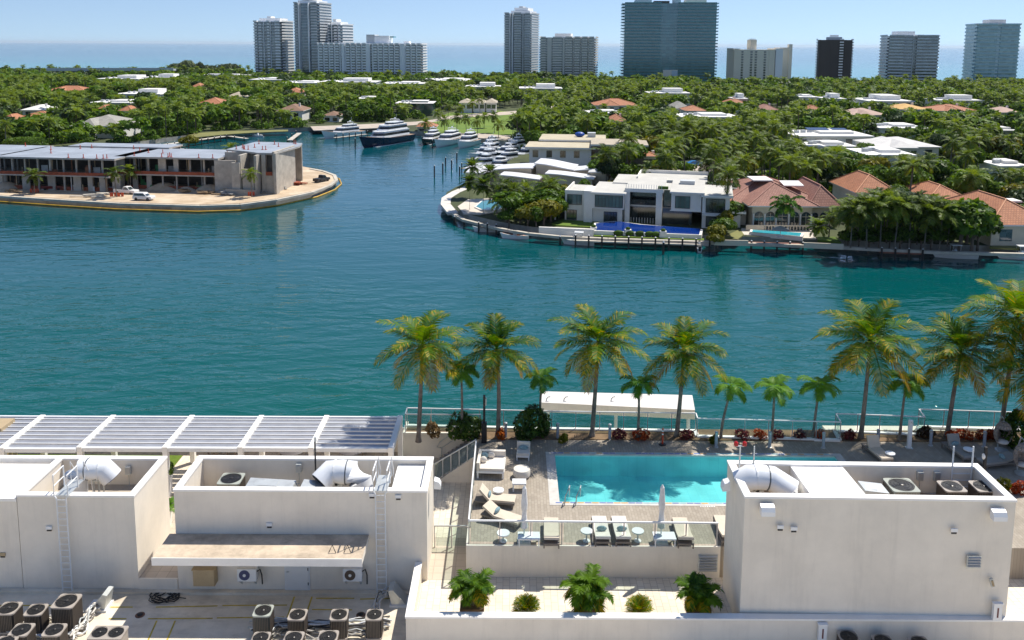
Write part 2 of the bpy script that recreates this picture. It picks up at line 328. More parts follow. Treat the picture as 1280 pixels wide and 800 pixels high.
shore_px = [(1280, 319), (1180, 316.5), (1100, 313), (1040, 309.5), (940, 306), (870, 303.5), (760, 300), (700, 297), (660, 293), (625, 287), (600, 281), (580, 276), (566, 268), (557, 257),
            (558, 249), (570, 241.5), (588, 234), (608, 226), (622, 216), (638, 206), (655, 196), (660, 188), (640, 183), (600, 178), (560, 172), (528, 170), (490, 166.5), (440, 163), (400, 163), (360, 165), (324, 167), (280, 169.5), (240, 173.5), (200, 178.5), (165, 184), (120, 187)]
shore = [at(x, y, 0) for x, y in shore_px]
LAND = [(900, 115), (300, 128)] + shore + [(-190, 268), (-200, 215), (-420, 215), (-1300, 300), (-1300, 900), (1300, 900), (1300, 300)]
mb = MB(); mb.prism(LAND, -2.0, 1.6, seawallm, groundm); struct('land', mb)
mb = MB(); mb.box(-1300, 1300, 900, 935, -1, 0.9, beachm); struct('beach', mb)
isl_px = [(-120, 238), (0, 246), (75, 251), (150, 255.5), (250, 258.5), (300, 257), (345, 251), (390, 241.5), (412, 233), (420.5, 226), (418, 220), (404, 215), (388, 212), (372, 209), (362, 204)]
isl = [at(x, y, 1.0) for x, y in isl_px]
ISLAND = isl + [(-75, 252), (-120, 258), (-188, 266), (-199, 216)]
mb = MB(); mb.prism(ISLAND, -2.0, 1.5, seawallm, sandm); struct('construction_ground', mb)
def patch(name, pts, z, mat, th=0.3):
    mb = MB(); mb.prism([at(x, y, z) for x, y in pts], z - th, z, mat); return struct(name, mb)
patch('lawn', [(530, 160), (545, 150), (560, 141), (620, 138), (690, 145), (700, 158), (690, 172), (600, 172), (560, 168), (530, 166)], 1.75, lawnm)
patch('road', [(548, 146), (600, 141.5), (640, 139), (672, 135.5), (706, 130), (706, 133.2), (672, 139), (640, 143), (600, 145.5), (548, 150)], 1.80, pavem)
patch('path', [(560, 166), (600, 166.8), (670, 172), (690, 172.5), (690, 176), (640, 176), (590, 171.5), (560, 170)], 1.79, pavem)
patch('pavement', [(388, 158), (440, 156), (520, 152), (552, 148), (553, 150.5), (520, 156), (470, 160), (440, 161.5), (392, 163)], 1.78, pavem)
patch('lawn', [(235, 167), (280, 164), (330, 162.5), (360, 162), (360, 164), (320, 165.5), (280, 168), (235, 172.5)], 1.75, drylawn)
patch('road', [(838, 212), (850, 205), (900, 205), (908, 209), (890, 215), (840, 216)], 1.79, pavem)
patch('lawn', [(858, 222), (862, 215), (885, 214), (888, 218), (880, 224)], 1.75, lawnm)
patch('lawn', [(1222, 233), (1218, 224), (1240, 221), (1258, 226), (1250, 236)], 1.75, lawnm)
patch('lawn', [(1237, 309), (1238, 297), (1256, 293), (1275, 300), (1275, 311)], 1.75, drylawn)
patch('path', [(932, 216), (960, 213), (972, 212), (972, 215), (935, 219)], 1.79, pavem)
# ------------------------------------------------------------------ the podium, decks and white roof blocks
ZA, ZT, ZP, ZC = 12.5, 13.1, 14.6, 15.3
def q(px, py, Y):
    x, z = aty(px, py, Y); return (x, Y, z)
def g(px, py, z):
    x, y = at(px, py, z); return (x, y, z)
deckm = M('roof_coating', (0.58, 0.50, 0.385), 0.85, rgb2=(0.80, 0.715, 0.58), scale=0.6, detail=8.0)
streaks(deckm, 0.35, (0.35, 0.9, 1.0))
paver = tile_mat('pool_deck_pavers', (0.32, 0.27, 0.21), (0.39, 0.335, 0.265), (0.23, 0.195, 0.155), 0.30, 0.15, 0.8, rz=rad(90), msize=0.008)
cream = tile_mat('terrace_tiles', (0.72, 0.62, 0.48), (0.78, 0.69, 0.55), (0.52, 0.43, 0.33), 0.45, 0.30, 0.7, rz=rad(90), msize=0.012)
patiom = tile_mat('patio_tiles', (0.50, 0.42, 0.33), (0.56, 0.47, 0.37), (0.36, 0.30, 0.24), 0.5, 0.5, 0.7, msize=0.012, offset=0.0)
turfm = M('artificial_turf', (0.10, 0.16, 0.012), 0.95, 0.25, 6.0)
soilm = M('planting_soil', (0.17, 0.11, 0.06), 0.95, 0.4, 1.2)
pooltile = tile_mat('pool_tiles', (0.30, 0.66, 0.67), (0.33, 0.70, 0.70), (0.22, 0.60, 0.62), 0.5, 0.5, 0.4, msize=0.01, offset=0.0)
pod = thing('condo_podium', 'wide white condo podium at the water edge under the roof decks', 'building', (0, 0, 0))
mb = MB(); mb.box(-75, 75, 5, 48.5, -2, 12.35, stucco); mb.build('base', pod)
mb = MB(); mb.box(-75, 18.6, 47.58, 47.7, 12.35, ZP - .02, stucco); mb.box(18.6, 75, 47.58, 48.3, 12.35, ZP - .02, stucco); mb.build('ledge', pod)
mb = MB(); mb.box(-75, 75, 5, 35.5, 12.35, ZA, deckm); struct('roof_deck', mb)
mb = MB(); mb.box(-75, -1.9, 35.5, 47.6, 12.35, ZT, patiom); struct('patio_floor', mb)
mb = MB(); mb.box(-3.95, 26, 32.05, 35.8, 12.35 + .16, ZT - 0.005, cream); struct('terrace_floor', mb)
mb = MB(); mb.box(-6.4, -1.9, 38.8, 47.0, ZT, ZT + 0.012, cream); struct('terrace_floor', mb)
# pool deck with a hole for the pool
PX0, PX1, PY0, PY1 = 2.45, 17.9, 39.5, 44.4
mb = MB()
mb.box(-1.9, PX0 - .5, 35.8, 46.2, 12.35, ZP, paver); mb.box(PX1 + .4, 60, 35.8, 46.2, 12.35, ZP, paver)
mb.box(PX0 - .5, PX1 + .4, 35.8, PY0 - .3, 12.35, ZP, paver); mb.box(PX0 - .5, PX1 + .4, PY1 + .3, 46.2, 12.35, ZP, paver)
struct('pool_deck', mb)
pw = thing('pool_deck_wall', 'low beige retaining wall under the pool deck railing with a vent', 'wall')
mb = MB(); mb.box(-1.96, 9.5, 35.72, 35.8, ZT, ZP + .03, stucco); mb.box(-1.98, -1.9, 35.8, 43.9, ZT, ZP + .03, stucco); mb.build('wall_face', pw)
mb = MB(); x0, y0, z0 = q(872, 722, 35.7); x1 = q(896, 722, 35.7)[0]
mb.box(x0, x1, 35.66, 35.72, ZT + .35, ZT + 1.15, galv)
for i in range(6): mb.cbox(((x0 + x1) / 2, 35.64, ZT + .43 + i * .13), (x1 - x0 - .08, .05, .07), alu, rx=rad(35))
mb.build('louvre_vent', pw)
# planting bed along the edge
bed = [(-1.9, 46.2), (60, 46.2), (60, 47.58), (-6.1, 47.58), (-6.1, 47.05), (-1.9, 47.05)]
mb = MB(); mb.prism(bed, 12.4, ZP + .04, soilm); struct('planting_bed_ground', mb)
# pool
pool = thing('swimming_pool', 'turquoise rectangular swimming pool with pale coping on the roof deck', 'pool')
mb = MB(); d = 1.25
mb.box(PX0 - .3, PX1 + .3, PY0 - .3, PY1 + .3, ZP - d - .1, ZP - d, pooltile)
for a in ((PX0 - .15, PX0, PY0 - .15, PY1 + .15), (PX1, PX1 + .15, PY0 - .15, PY1 + .15), (PX0, PX1, PY0 - .15, PY0), (PX0, PX1, PY1, PY1 + .15)): mb.box(a[0], a[1], a[2], a[3], ZP - d, ZP - .06, pooltile)
mb.build('basin', pool)
copm = M('pool_coping', (0.55, 0.52, 0.47), 0.6, 0.15, 2.0)
mb = MB()
mb.box(PX0 - .5, PX0 - .0, PY0 - .3, PY1 + .3, ZP - .06, ZP + .015, copm); mb.box(PX1, PX1 + .4, PY0 - .3, PY1 + .3, ZP - .06, ZP + .015, copm)
mb.box(PX0, PX1, PY0 - .3, PY0, ZP - .06, ZP + .015, copm); mb.box(PX0, PX1, PY1, PY1 + .3, ZP - .06, ZP + .015, copm); mb.build('coping', pool)
bl = [M('mosaic_blue', (0.10, 0.16, 0.40), 0.4), M('mosaic_orange', (0.55, 0.30, 0.08), 0.4), M('mosaic_cyan', (0.25, 0.45, 0.50), 0.4)]
rr = random.Random(3)
for ya, yb in ((PY1 + .13, PY1 + .25), (PY0 - .13, PY0 - .03)):
    mb = MB(); mb.box(PX0 - .2, PX0 + 15.4, ya, yb, ZP + .012, ZP + .018, copm)
    for i in range(43): mb.box(PX0 - .2 + i * .36, PX0 + .12 + i * .36, ya + .01, yb - .01, ZP + .018, ZP + .021, bl[rr.choice((0, 0, 1, 2))])
    mb.build('mosaic_band', pool)
pwm = bpy.data.materials.new('pool_water'); pwm.use_nodes = True
n, l = pwm.node_tree.nodes, pwm.node_tree.links; b = n['Principled BSDF']; b.inputs['Base Color'].default_value = (0.02, 0.32, 0.36, 1); b.inputs['Roughness'].default_value = 0.05
t = n.new('ShaderNodeTexNoise'); t.inputs['Scale'].default_value = 5; bp = n.new('ShaderNodeBump'); bp.inputs['Strength'].default_value = .25; bp.inputs['Distance'].default_value = .05
l.new(t.outputs['Fac'], bp.inputs['Height']); l.new(bp.outputs[0], b.inputs['Normal']); gg = n.new('ShaderNodeNewGeometry'); l.new(gg.outputs['Position'], t.inputs['Vector'])
tr = n.new('ShaderNodeBsdfTransparent'); tr.inputs['Color'].default_value = (0.68, 0.96, 0.96, 1); mx = n.new('ShaderNodeMixShader'); mx.inputs[0].default_value = 0.12
l.new(tr.outputs[0], mx.inputs[1]); l.new(b.outputs[0], mx.inputs[2]); l.new(mx.outputs[0], n['Material Output'].inputs['Surface'])
mb = MB(); mb.face([(PX0, PY0, ZP - .12), (PX1, PY0, ZP - .12), (PX1, PY1, ZP - .12), (PX0, PY1, ZP - .12)], pwm); mb.build('pool_surface', pool)
mk = M('white_paint_marks', (0.75, 0.74, 0.70), 0.7)
for k, (px, py) in enumerate(((875, 633), (1003, 570), (867, 568))):     # the depth letters beside the pool, too small to read
    x, y, z = g(px, py, ZP)
    mb = MB()
    for i in range(7): mb.box(x + i * .11, x + i * .11 + .07, y - .05, y + .06, ZP + .004, ZP + .008, mk)
    struct('deck_marking', mb)
# pool grab rails
gr = thing('pool_ladder', 'pair of curved steel grab rails at the near pool edge', 'pool ladder')
for px in (708, 722):
    x, y, z = g(px, 632, ZP); mb = MB()
    mb.tube([(x - .1, y, ZP), (x - .05, y, ZP + .5), (x + .12, y + .1, ZP + .85), (x + .18, y + .45, ZP + .8), (x + .18, y + .62, ZP + .1)], .028, 6, galv); mb.build('grab_rail', gr, smooth=True)
# ---------- walled roof blocks
def ring(mb, X0, X1, Y0, Y1, z0, z1, t, mat):
    mb.box(X0, X1, Y0, Y0 + t, z0, z1, mat); mb.box(X0, X1, Y1 - t, Y1, z0, z1, mat)
    mb.box(X0, X0 + t, Y0 + t, Y1 - t, z0, z1, mat); mb.box(X1 - t, X1, Y0 + t, Y1 - t, z0, z1, mat)
def block(name, label, X0, X1, Y0, Y1, z0, z1, zf, floorm):
    o = thing(name, label, 'building', ((X0 + X1) / 2, (Y0 + Y1) / 2, z0)); c = o.location
    mb = MB(); ring(mb, X0 - c.x, X1 - c.x, Y0 - c.y, Y1 - c.y, 0, z1 - z0, .25, stucco); mb.build('wall', o)
    mb = MB(); ring(mb, X0 - c.x - .03, X1 - c.x + .03, Y0 - c.y - .03, Y1 - c.y + .03, z1 - z0, z1 - z0 + .09, .31, coping); mb.build('coping', o)
    mb = MB(); mb.box(X0 - c.x + .25, X1 - c.x - .25, Y0 - c.y + .25, Y1 - c.y - .25, zf - z0 - .2, zf - z0, floorm); mb.build('roof', o)
    return o
floorm = M('roof_well_floor', (0.42, 0.36, 0.29), 0.9, 0.25, 0.8)
midb = block('stair_tower', 'long white rooftop block in the middle with a ladder and canopy', -14.92, -3.7, 35.46, 38.6, ZA, 17.3, 15.75, floorm)
leftb = block('stair_tower', 'white rooftop block on the left edge behind the condenser cluster', -21.9, -16.7, 35.46, 39.1, ZA, 17.0, 15.75, floorm)
rightb = block('stair_tower', 'largest white rooftop block beside the pool, at the right', 9.46, 20.25, 32.02, 35.0, ZA, 19.0, 17.85, M('timber_deck', (0.33, 0.24, 0.16), 0.85, 0.35, 3.0))
rightb.rotation_euler.z = rad(-0.9)
def lp(o, p): return Vector(p) - o.location
# left neighbour part of left block: slab roof
mb = MB(); c = leftb.location
mb.box(-46 - c.x, -21.93 - c.x, 35.47 - c.y, 39.1 - c.y, 0, 4.28, stucco); mb.build('wing', leftb)
mb = MB(); mb.box(-46 - c.x, -21.93 - c.x, 35.44 - c.y, 38.6 - c.y, 4.28, 4.42, coping); mb.build('roof_slab', leftb)
mb = MB(); mb.box(-46 - c.x, -21.93 - c.x, 38.8 - c.y, 39.1 - c.y, 4.28, 4.6, coping); mb.build('parapet', leftb)
# roof slabs of the mid and right blocks
rust = M('white_roof_with_rust', (0.80, 0.79, 0.76), 0.7, 0.04, 1.0)
mb = MB(); c = midb.location; mb.box(-5.35 - c.x, -3.98 - c.x, 35.75 - c.y, 38.33 - c.y, 3.2, 4.62, rust); mb.build('roof_slab', midb)
rs = M('rust_stain', (0.42, 0.20, 0.08), 0.9, rgb2=(0.74, 0.66, 0.58), scale=3.5)
mb = MB(); mb.prism([(-4.75 - c.x, 35.8 - c.y), (-4.05 - c.x, 35.8 - c.y), (-4.02 - c.x, 36.3 - c.y), (-4.35 - c.x, 36.25 - c.y)], 4.622, 4.626, rs); mb.build('rust_patch', midb)
mb = MB(); c = rightb.location; mb.prism([(x - c.x, y - c.y) for x, y in ((12.1, 34.72), (14.35, 34.72), (14.45, 32.35), (12.2, 32.35))], 5.2, 6.5, coping); mb.build('roof_slab', rightb)
# canopy over the plant-room door, plus the recessed strip
can = thing('concrete_canopy', 'long tan topped concrete canopy over the plant room door', 'canopy')
canm = M('canopy_topping', (0.52, 0.42, 0.31), 0.9, 0.25, 1.6, detail=8.0); streaks(canm, 0.3, (0.6, 2.0, 1.0))
xl, xr = q(190, 697, 33.56)[0], q(452, 697, 33.56)[0]
mb = MB(); mb.box(xl, xr, 33.56, 35.43, ZC - .28, ZC, stucco, canm); mb.build('slab', can)
mb = MB(); mb.box(xl - .02, xr + .02, 33.53, 33.56, ZC - .3, ZC + .05, coping); mb.build('fascia', can)
for px in (417, 436):
    x, y, z = g(px, 690, ZC); mb = MB(); mb.tube([(x - .2, y, ZC), (x - .05, y, ZC + .32), (x + .12, y - .1, ZC + .02)], .02, 5, black); mb.build('strap', can)
# retaining step between walkway and plant deck
wk = thing('walkway_wall', 'short white wall under the walkway between the two left blocks', 'wall')
mb = MB(); mb.box(-16.68, -14.94, 35.42, 35.5, ZA, ZT + .02, stucco); mb.build('wall_face', wk)
# curb along the foot of the walls
mb = MB(); mb.box(-46, -3.75, 35.2, 35.44, ZA, ZA + .12, deckm); struct('roof_kerb', mb)
# door
dr = thing('service_door', 'white steel service door under the concrete canopy', 'door')
x0, x1 = q(358, 735, 35.4)[0], q(386, 735, 35.4)[0]
mb = MB(); mb.box(x0 - .06, x1 + .06, 35.40, 35.45, ZA + .12, ZA + 2.25, whitemetal); mb.build('frame', dr)
mb = MB(); mb.box(x0, x1, 35.37, 35.40, ZA + .15, ZA + 2.18, whitewall); mb.build('panel', dr)
mb = MB(); mb.cbox((x0 + .1, 35.33, ZA + 1.05), (.12, .06, .04), galv); mb.build('handle', dr)
mb = MB()
for z in (.4, 1.1, 1.9): mb.cyl((x1 - .01, 35.36, ZA + z), (x1 - .01, 35.36, ZA + z + .12), .02, black, 6)
mb.build('hinge', dr)
# front parapet of the terrace
par = thing('terrace_parapet', 'long white parapet in front of the palm terrace', 'parapet wall')
mb = MB(); mb.box(-4.2, 26, 31.72, 32.0, ZA - .02, 13.95, stucco); mb.box(-4.2, -3.95, 32.0, 35.42, ZA - .02, 13.95, stucco); mb.build('wall', par)
mb = MB(); mb.box(-4.23, 26, 31.69, 32.03, 13.95, 14.03, coping); mb.box(-4.23, -3.92, 32.03, 35.4, 13.95, 14.03, coping); mb.build('coping', par)
# --- yellow walkway lines, drains
ym = M('yellow_line_paint', (0.50, 0.37, 0.05), 0.8, 0.3, 3.0)
mb = MB()
def line(px0, py0, px1, py1, wd=.07):
    a, b2 = Vector(g(px0, py0, ZA)), Vector(g(px1, py1, ZA)); d = (b2 - a).normalized(); p = Vector((-d.y, d.x, 0)) * wd / 2
    mb.prism([(a - p).xy[:], (a + p).xy[:], (b2 + p).xy[:], (b2 - p).xy[:]], ZA + .004, ZA + .008, ym)
for s in ((138, 759, 166, 759), (195, 759, 272, 757.5), (278, 757, 359, 756.5), (395, 748, 443, 748), (450, 749, 490, 748), (136, 773.5, 158, 773.5), (185, 773.5, 266, 773), (271, 772.5, 355, 771.5), (390, 762, 440, 762.5),
          (368, 746, 359, 772), (390, 746, 384, 764), (196, 776, 180, 812), (219, 776, 204, 812), (24, 757, 70, 757), (0, 757, 20, 757)): line(*s)
struct('deck_marking', mb)
for k, (px, py) in enumerate(((175, 769), (451, 769))):
    dn = thing('roof_drain', ('round rusty roof drain below the coiled cable' if k == 0 else 'round rusty roof drain beside the condensers under the door'), 'drain', g(px, py, ZA))
    mb = MB(); mb.lathe([(.2, 0), (.2, .02), (.16, .04)], 14, M('rusty_iron', (0.16, 0.08, 0.05), 0.8, 0.4, 6.0)); mb.build('rim', dn)
    mb = MB(); mb.lathe([(.12, .03), (.12, .06), (.05, .09)], 10, black); mb.build('strainer', dn)
# pavilion roof just beyond the fence
pv = thing('bay_pavilion', 'white flat pavilion roof on slim posts beyond the pool fence', 'pavilion')
a = g(675, 503, ZP); b2 = g(870, 515, ZP)
mb = MB(); mb.prism([(a[0], a[1]), (b2[0], b2[1] + .3), (11.75, 52.6), (1.9, 53.1)], ZP - .62, ZP, stucco, M('pavilion_roof_top', (0.66, 0.62, 0.58), .8, .06, .8)); mb.build('roof_slab', pv)
for x, y in ((2.4, 51.9), (11.2, 51.0), (6.8, 52.3)):
    mb = MB(); mb.cyl((x, y, -1), (x, y, ZP - .62), .12, whitemetal, 10); mb.build('post', pv)
for px in (683, 705, 764):
    x, y, z = g(px, 501, ZP); mb = MB(); mb.tube([(x, y, ZP), (x, y, ZP + .12), (x + .1, y, ZP + .25), (x + .25, y, ZP + .28)], .04, 6, galv); mb.build('vent_pipe', pv)
# ------------------------------------------------------------------ pergola, railings, stair
perg_px = [((5, 565), (40, 522)), ((101, 559), (137, 521)), ((208, 558), (238, 520)), ((303, 556), (326, 519)), ((390, 556), (409, 518)), ((487, 556), (503, 518))]
PZ = 15.9
pe = thing('pergola', 'long white pergola with grey metal louvres along the water edge', 'pergola')
ends = [(Vector(g(*a, PZ)), Vector(g(*b2, PZ))) for a, b2 in perg_px]
ya = sum(e[0].y for e in ends) / 6; yb = sum(e[1].y for e in ends) / 6
ends = [(Vector((e[0].x, ya + .25 * (e[0].y - ya), PZ)), Vector((e[1].x, yb + .25 * (e[1].y - yb), PZ))) for e in ends]
louvm = M('louvre_metal', (0.36, 0.37, 0.40), 0.45, 0.12, 1.5, metal=0.3)
for i, (a, b2) in enumerate(ends):
    a.x = b2.x = (a.x + b2.x) / 2
    mb = MB(); mb.box(a.x - .14, a.x + .14, a.y - .1, b2.y + .1, PZ - .3, PZ, coping); mb.build('beam', pe)
    for y in (a.y + .05, b2.y - .1):
        mb = MB(); mb.box(a.x - .13, a.x + .13, y - .13, y + .13, ZT, PZ - .3, coping); mb.build('post', pe)
ends.insert(0, (ends[0][0] - Vector((4.2, 0, 0)), ends[0][1] - Vector((4.2, 0, 0))))
for i in range(6):
    a, b2 = ends[i], ends[i + 1]
    x0, x1 = a[0].x + .15, b2[0].x - .15; y0, y1 = a[0].y, a[1].y
    mb = MB(); mb.box(x0, x1, y0 - .06, y0 + .06, PZ - .27, PZ - .06, whitemetal); mb.build('gutter', pe)
    mb = MB(); mb.box(x0, x1, y1 - .06, y1 + .06, PZ - .27, PZ - .03, whitemetal); mb.build('gutter', pe)
    for k in range(8):
        y = y0 + .3 + (y1 - y0 - .42) * k / 7
        mb = MB(); mb.cbox(((x0 + x1) / 2, y, PZ - .13), (x1 - x0, .33, .03), louvm, rx=rad(14)); mb.cbox(((x0 + x1) / 2, y - .18, PZ - .11), (x1 - x0, .05, .10), whitemetal); mb.build('louvre', pe)
mb = MB(); x0 = -50
mb.box(-50, g(228, 570, ZT)[0], 43.6, 47.0, ZT, ZT + .03, turfm); struct('lawn', mb)
mb = MB(); mb.box(g(229, 570, ZT)[0], -6.0, 43.2, 47.0, ZT, ZT + .012, cream); struct('terrace_floor', mb)
def glass_rail(name, label, path, h, spacing=1.35, postm=alu, railm=whitemetal, rail=.05, kerb=None, gapb=.08):
    o = thing(name, label, 'railing', path[0]); base = Vector(path[0]); pts = [Vector(p) - base for p in path]
    for a, b2 in zip(pts, pts[1:]):
        d = b2 - a; L = d.xy.length; n = max(1, round(L / spacing)); u = Vector((d.x, d.y, 0)).normalized(); rz = math.atan2(d.y, d.x); sl = math.atan2(d.z, L)
        mid = (a + b2) / 2
        mb = MB(); mb.tube([a + Vector((0, 0, h)) - u * .03, b2 + Vector((0, 0, h)) + u * .03], rail * .8, 4, railm); mb.build('top_rail', o)
        if kerb: mb = MB(); mb.cbox(mid + Vector((0, 0, -.06)), (L, .22, .24), coping, rz=rz); mb.build('kerb', o)
        for i in range(n + 1):
            p = a + d * i / n
            if i == n and b2 is not pts[-1]: continue
            mb = MB(); mb.cbox(p + Vector((0, 0, h / 2)), (.05, .05, h), postm, rz=rz); mb.build('post', o)
        for i in range(n):
            p0, p1 = a + d * (i + .06 * spacing / spacing) / n, a + d * (i + .94) / n
            mb = MB(); mb.face([p0 + Vector((0, 0, gapb)), p1 + Vector((0, 0, gapb)), p1 + Vector((0, 0, h - .06)), p0 + Vector((0, 0, h - .06))], glass); mb.build('glass_panel', o)
    return o
ZR = 15.75; hR = ZR - ZP - .06
def rp(px, py): x, y, z = g(px, py, ZR); return (x, y, ZP + .06)
A0 = rp(509, 510)
glass_rail('glass_railing', 'long white capped glass fence between the palms and the bay', [rp(509, 510), rp(690, 514), rp(870, 516.5), rp(872, 523), rp(1051, 527.5)], hR, kerb=True)
glass_rail('glass_railing', 'stepped white capped glass fence behind the three palms at the right', [rp(1051, 527.5), rp(1045, 517), rp(1156, 521), rp(1149, 511.5), rp(1275, 515.5), rp(1480, 523)], hR, kerb=True)
glass_rail('glass_railing', 'grey framed glass railing on the white planter wall above the stair', [A0, (A0[0], 46.95, ZP + .06), (-1.75, 46.95, ZP + .06)], hR, railm=alu)
pl = thing('planter_wall', 'white planter wall under the glass railing left of the stair', 'wall')
mb = MB(); mb.box(-6.25, -1.95, 46.86, 47.02, ZT, ZP + .05, stucco); mb.box(-6.25, -6.1, 47.02, 48.4, ZT, ZP + .05, stucco); mb.build('wall_face', pl)
glass_rail('glass_railing', 'glass railing along the near edge of the pool deck and down its left side', [(9.35, 35.85, ZP), (-1.86, 35.95, ZP), (-1.86, 43.7, ZP)], 1.1, railm=whitemetal, rail=.06)
st = thing('stair', 'open grey stair climbing from the tiled terrace to the pool deck', 'stairs', (-4.1, 44.1, ZT))
stm = M('stair_tread', (0.42, 0.38, 0.34), .8, .12, 2.0)
for i in range(9):
    mb = MB(); mb.box(i * .235, i * .235 + .26, 0, 2.6, .15 + i * .165 - .1, .15 + i * .165, stm); mb.box(i * .235 + .22, i * .235 + .25, 0, 2.6, .15 + i * .165, .3 + i * .165 - .09, stm)
    mb.build('step', st)
mb = MB(); mb.side([(0, 0), (.3, 0), (2.15, 1.25), (2.15, 1.5), (1.95, 1.45)], -.06, 0, stucco); mb.build('side_wall', st)
mb = MB(); mb.box(.5, 2.2, -.02, .04, -.0, .35, stucco); mb.side([(.35, 0), (2.2, 0), (2.2, 1.3)], .005, .05, stucco); mb.build('stringer', st)
glass_rail('glass_railing', 'sloped glass railing running down the near side of the stair', [(-1.9, 44.0, ZP + .05), (-4.15, 44.0, ZT + .12)], 1.0, .42, railm=galv)
hr = thing('handrail', 'bent steel handrail on the far side of the stair', 'handrail', (-1.9, 46.75, ZP))
mb = MB(); mb.tube([(.0, 0, 0), (0, 0, .95), (-.2, 0, 1.0), (-2.2, 0, -.45), (-2.35, 0, -.75), (-2.1, 0, -.8), (-2.1, 0, -1.5)], .03, 6, galv); mb.build('rail', hr, smooth=True)
mb = MB(); mb.tube([(-.0, -.0, .45), (-.2, 0, .5), (-2.1, 0, -.8)], .022, 6, galv); mb.build('lower_rail', hr)
glass_rail('glass_railing', 'short glass gate railing across the tiled terrace beside the middle block', [(-3.6, 38.0, ZT), (-1.98, 38.0, ZT)], 1.1, .8, railm=galv)
# ------------------------------------------------------------------ roof equipment
casem = M('condenser_louvre', (0.035, 0.03, 0.026), 0.6, 0.2, 6.0, world=False)
capm = M('condenser_cap', (0.37, 0.325, 0.28), 0.55, 0.1, 2.0, world=False)
greenm = M('condenser_grey_green', (0.36, 0.38, 0.33), 0.55, 0.08, 2.0, world=False)
fanm = M('fan_guard', (0.012, 0.012, 0.013), 0.5, 0.2, 4.0)
bladem = M('fan_blade', (0.06, 0.057, 0.055), 0.35, 0.5, 9.0, metal=.6)
def rrect(w, d, r, n=3):
    P = []
    for cx, cy, a0 in ((w / 2 - r, d / 2 - r, 0), (-w / 2 + r, d / 2 - r, 90), (-w / 2 + r, -d / 2 + r, 180), (w / 2 - r, -d / 2 + r, 270)):
        for i in range(n + 1): a = rad(a0 + 90 * i / n); P.append((cx + r * math.cos(a), cy + r * math.sin(a)))
    return P
def fan(parent, c, r, rz=0.0):
    mb = MB(); x, y, z = c
    mb.lathe([(r, 0), (r, .012), (r * .97, .014)], 24, fanm, c); fo = mb.build('fan_guard', parent)
    mb = MB()
    for k in range(4):
        a = rz + k * math.pi / 2
        mb.face([(x + r * .15 * math.cos(a), y + r * .15 * math.sin(a), z + .018), (x + r * .85 * math.cos(a - .18), y + r * .85 * math.sin(a - .18), z + .018), (x + r * .88 * math.cos(a + .25), y + r * .88 * math.sin(a + .25), z + .024), (x + r * .2 * math.cos(a + .6), y + r * .2 * math.sin(a + .6), z + .02)], bladem)
    mb.lathe([(r * .2, .016), (r * .2, .035), (r * .1, .05)], 12, bladem, c); mb.build('fan_blades', fo)
    mb = MB()
    for rr_ in (.35, .6, .85, 1.0):
        k0 = 24; mb.tube([(x + r * rr_ * math.cos(2 * math.pi * j / k0), y + r * rr_ * math.sin(2 * math.pi * j / k0), z + .045) for j in range(k0 + 1)], .006, 4, fanm, False)
    mb.build('guard_rings', fo)
def condenser(label, loc, s=.8, h=.9, rz=0.0, cap=None, body=None, group=None):
    cap, body = cap or capm, body or casem
    o = thing('condenser', label, 'air conditioner', loc, rz, group)
    mb = MB(); mb.prism(rrect(s - .05, s - .05, .1), .06, h - .06, body); mb.prism(rrect(s, s, .1), 0, .07, cap); mb.build('casing', o)
    for side in range(4):
        mb = MB(); R_ = Matrix.Rotation(side * math.pi / 2, 3, 'Z')
        for i in range(int(s / .075)):
            p = R_ @ Vector((-s / 2 + .1 + i * (s - .2) / max(1, int(s / .075) - 1), -s / 2 + .018, h / 2)); mb.cbox(p, (.022, .016, h - .14), M('condenser_slat', (0.13, 0.105, 0.085), .6, .1, 3.0, world=False), rz=side * math.pi / 2)
        mb.build('louvre', o)
    mb = MB(); mb.prism(rrect(s, s, .11), h - .06, h, cap); mb.build('top_panel', o)
    fan(o, (0, 0, h), s * .44, rr.random() * 3)
    return o
CG = 'condensers standing on the lower roof'
clist = [  # px, py of the top centre, width in px, label, tall
 (83, 751, 31, 'biggest tan condenser of the left roof cluster, below the ladder', 1.15),
 (45, 762, 25, 'tan condenser just left of the biggest one in the rear row', .88),
 (11, 760, 27, 'tan condenser at the left end of the rear row, at the picture edge', .9),
 (68, 787, 26, 'tan condenser in the front row right below the biggest one', .88),
 (27, 787, 27, 'tan condenser in the front row second from the left edge', .88),
 (6, 803, 27, 'half hidden condenser in the bottom left corner of the roof', .88),
 (329, 763, 25, 'tall dark condenser at the left end of the row below the door', 1.08),
 (372, 768, 24, 'tan condenser second in the row below the door, right of the tall dark one', .92),
 (424, 768, 24, 'tan condenser third in the row below the door', .92),
 (468, 768, 23, 'tan condenser at the right end of the row, beside the drain', .92),
 (326, 797, 24, 'condenser in the front row below the tall dark one, cut by the frame', .92),
 (367, 797, 26, 'middle condenser of the cut front row under the door', .92),
 (410, 796, 27, 'right condenser of the cut front row under the door', .92),
 (1061, 796, 26, 'leftmost condenser peeking up below the parapet at the right', .9),
 (1104, 801, 26, 'middle condenser peeking up below the parapet at the right', .9),
 (1150, 803, 26, 'rightmost condenser peeking up below the parapet at the right', .9)]
for px, py, wd, lab, h in clist:
    x, y, z = g(px, py, ZA + .18 + h); s = .9 * wd * (y * math.cos(PITCH) + (CAMZ - z) * math.sin(PITCH)) / FOC
    dark = 'tall dark' in lab and 'left end' in lab
    condenser(lab, (x, y, ZA + .18), s, h, rr.uniform(-.05, .05), body=M('condenser_dark_green', (0.05, 0.06, 0.055), .6, .2, 5.0) if dark else None, cap=greenm if dark else None, group=CG)
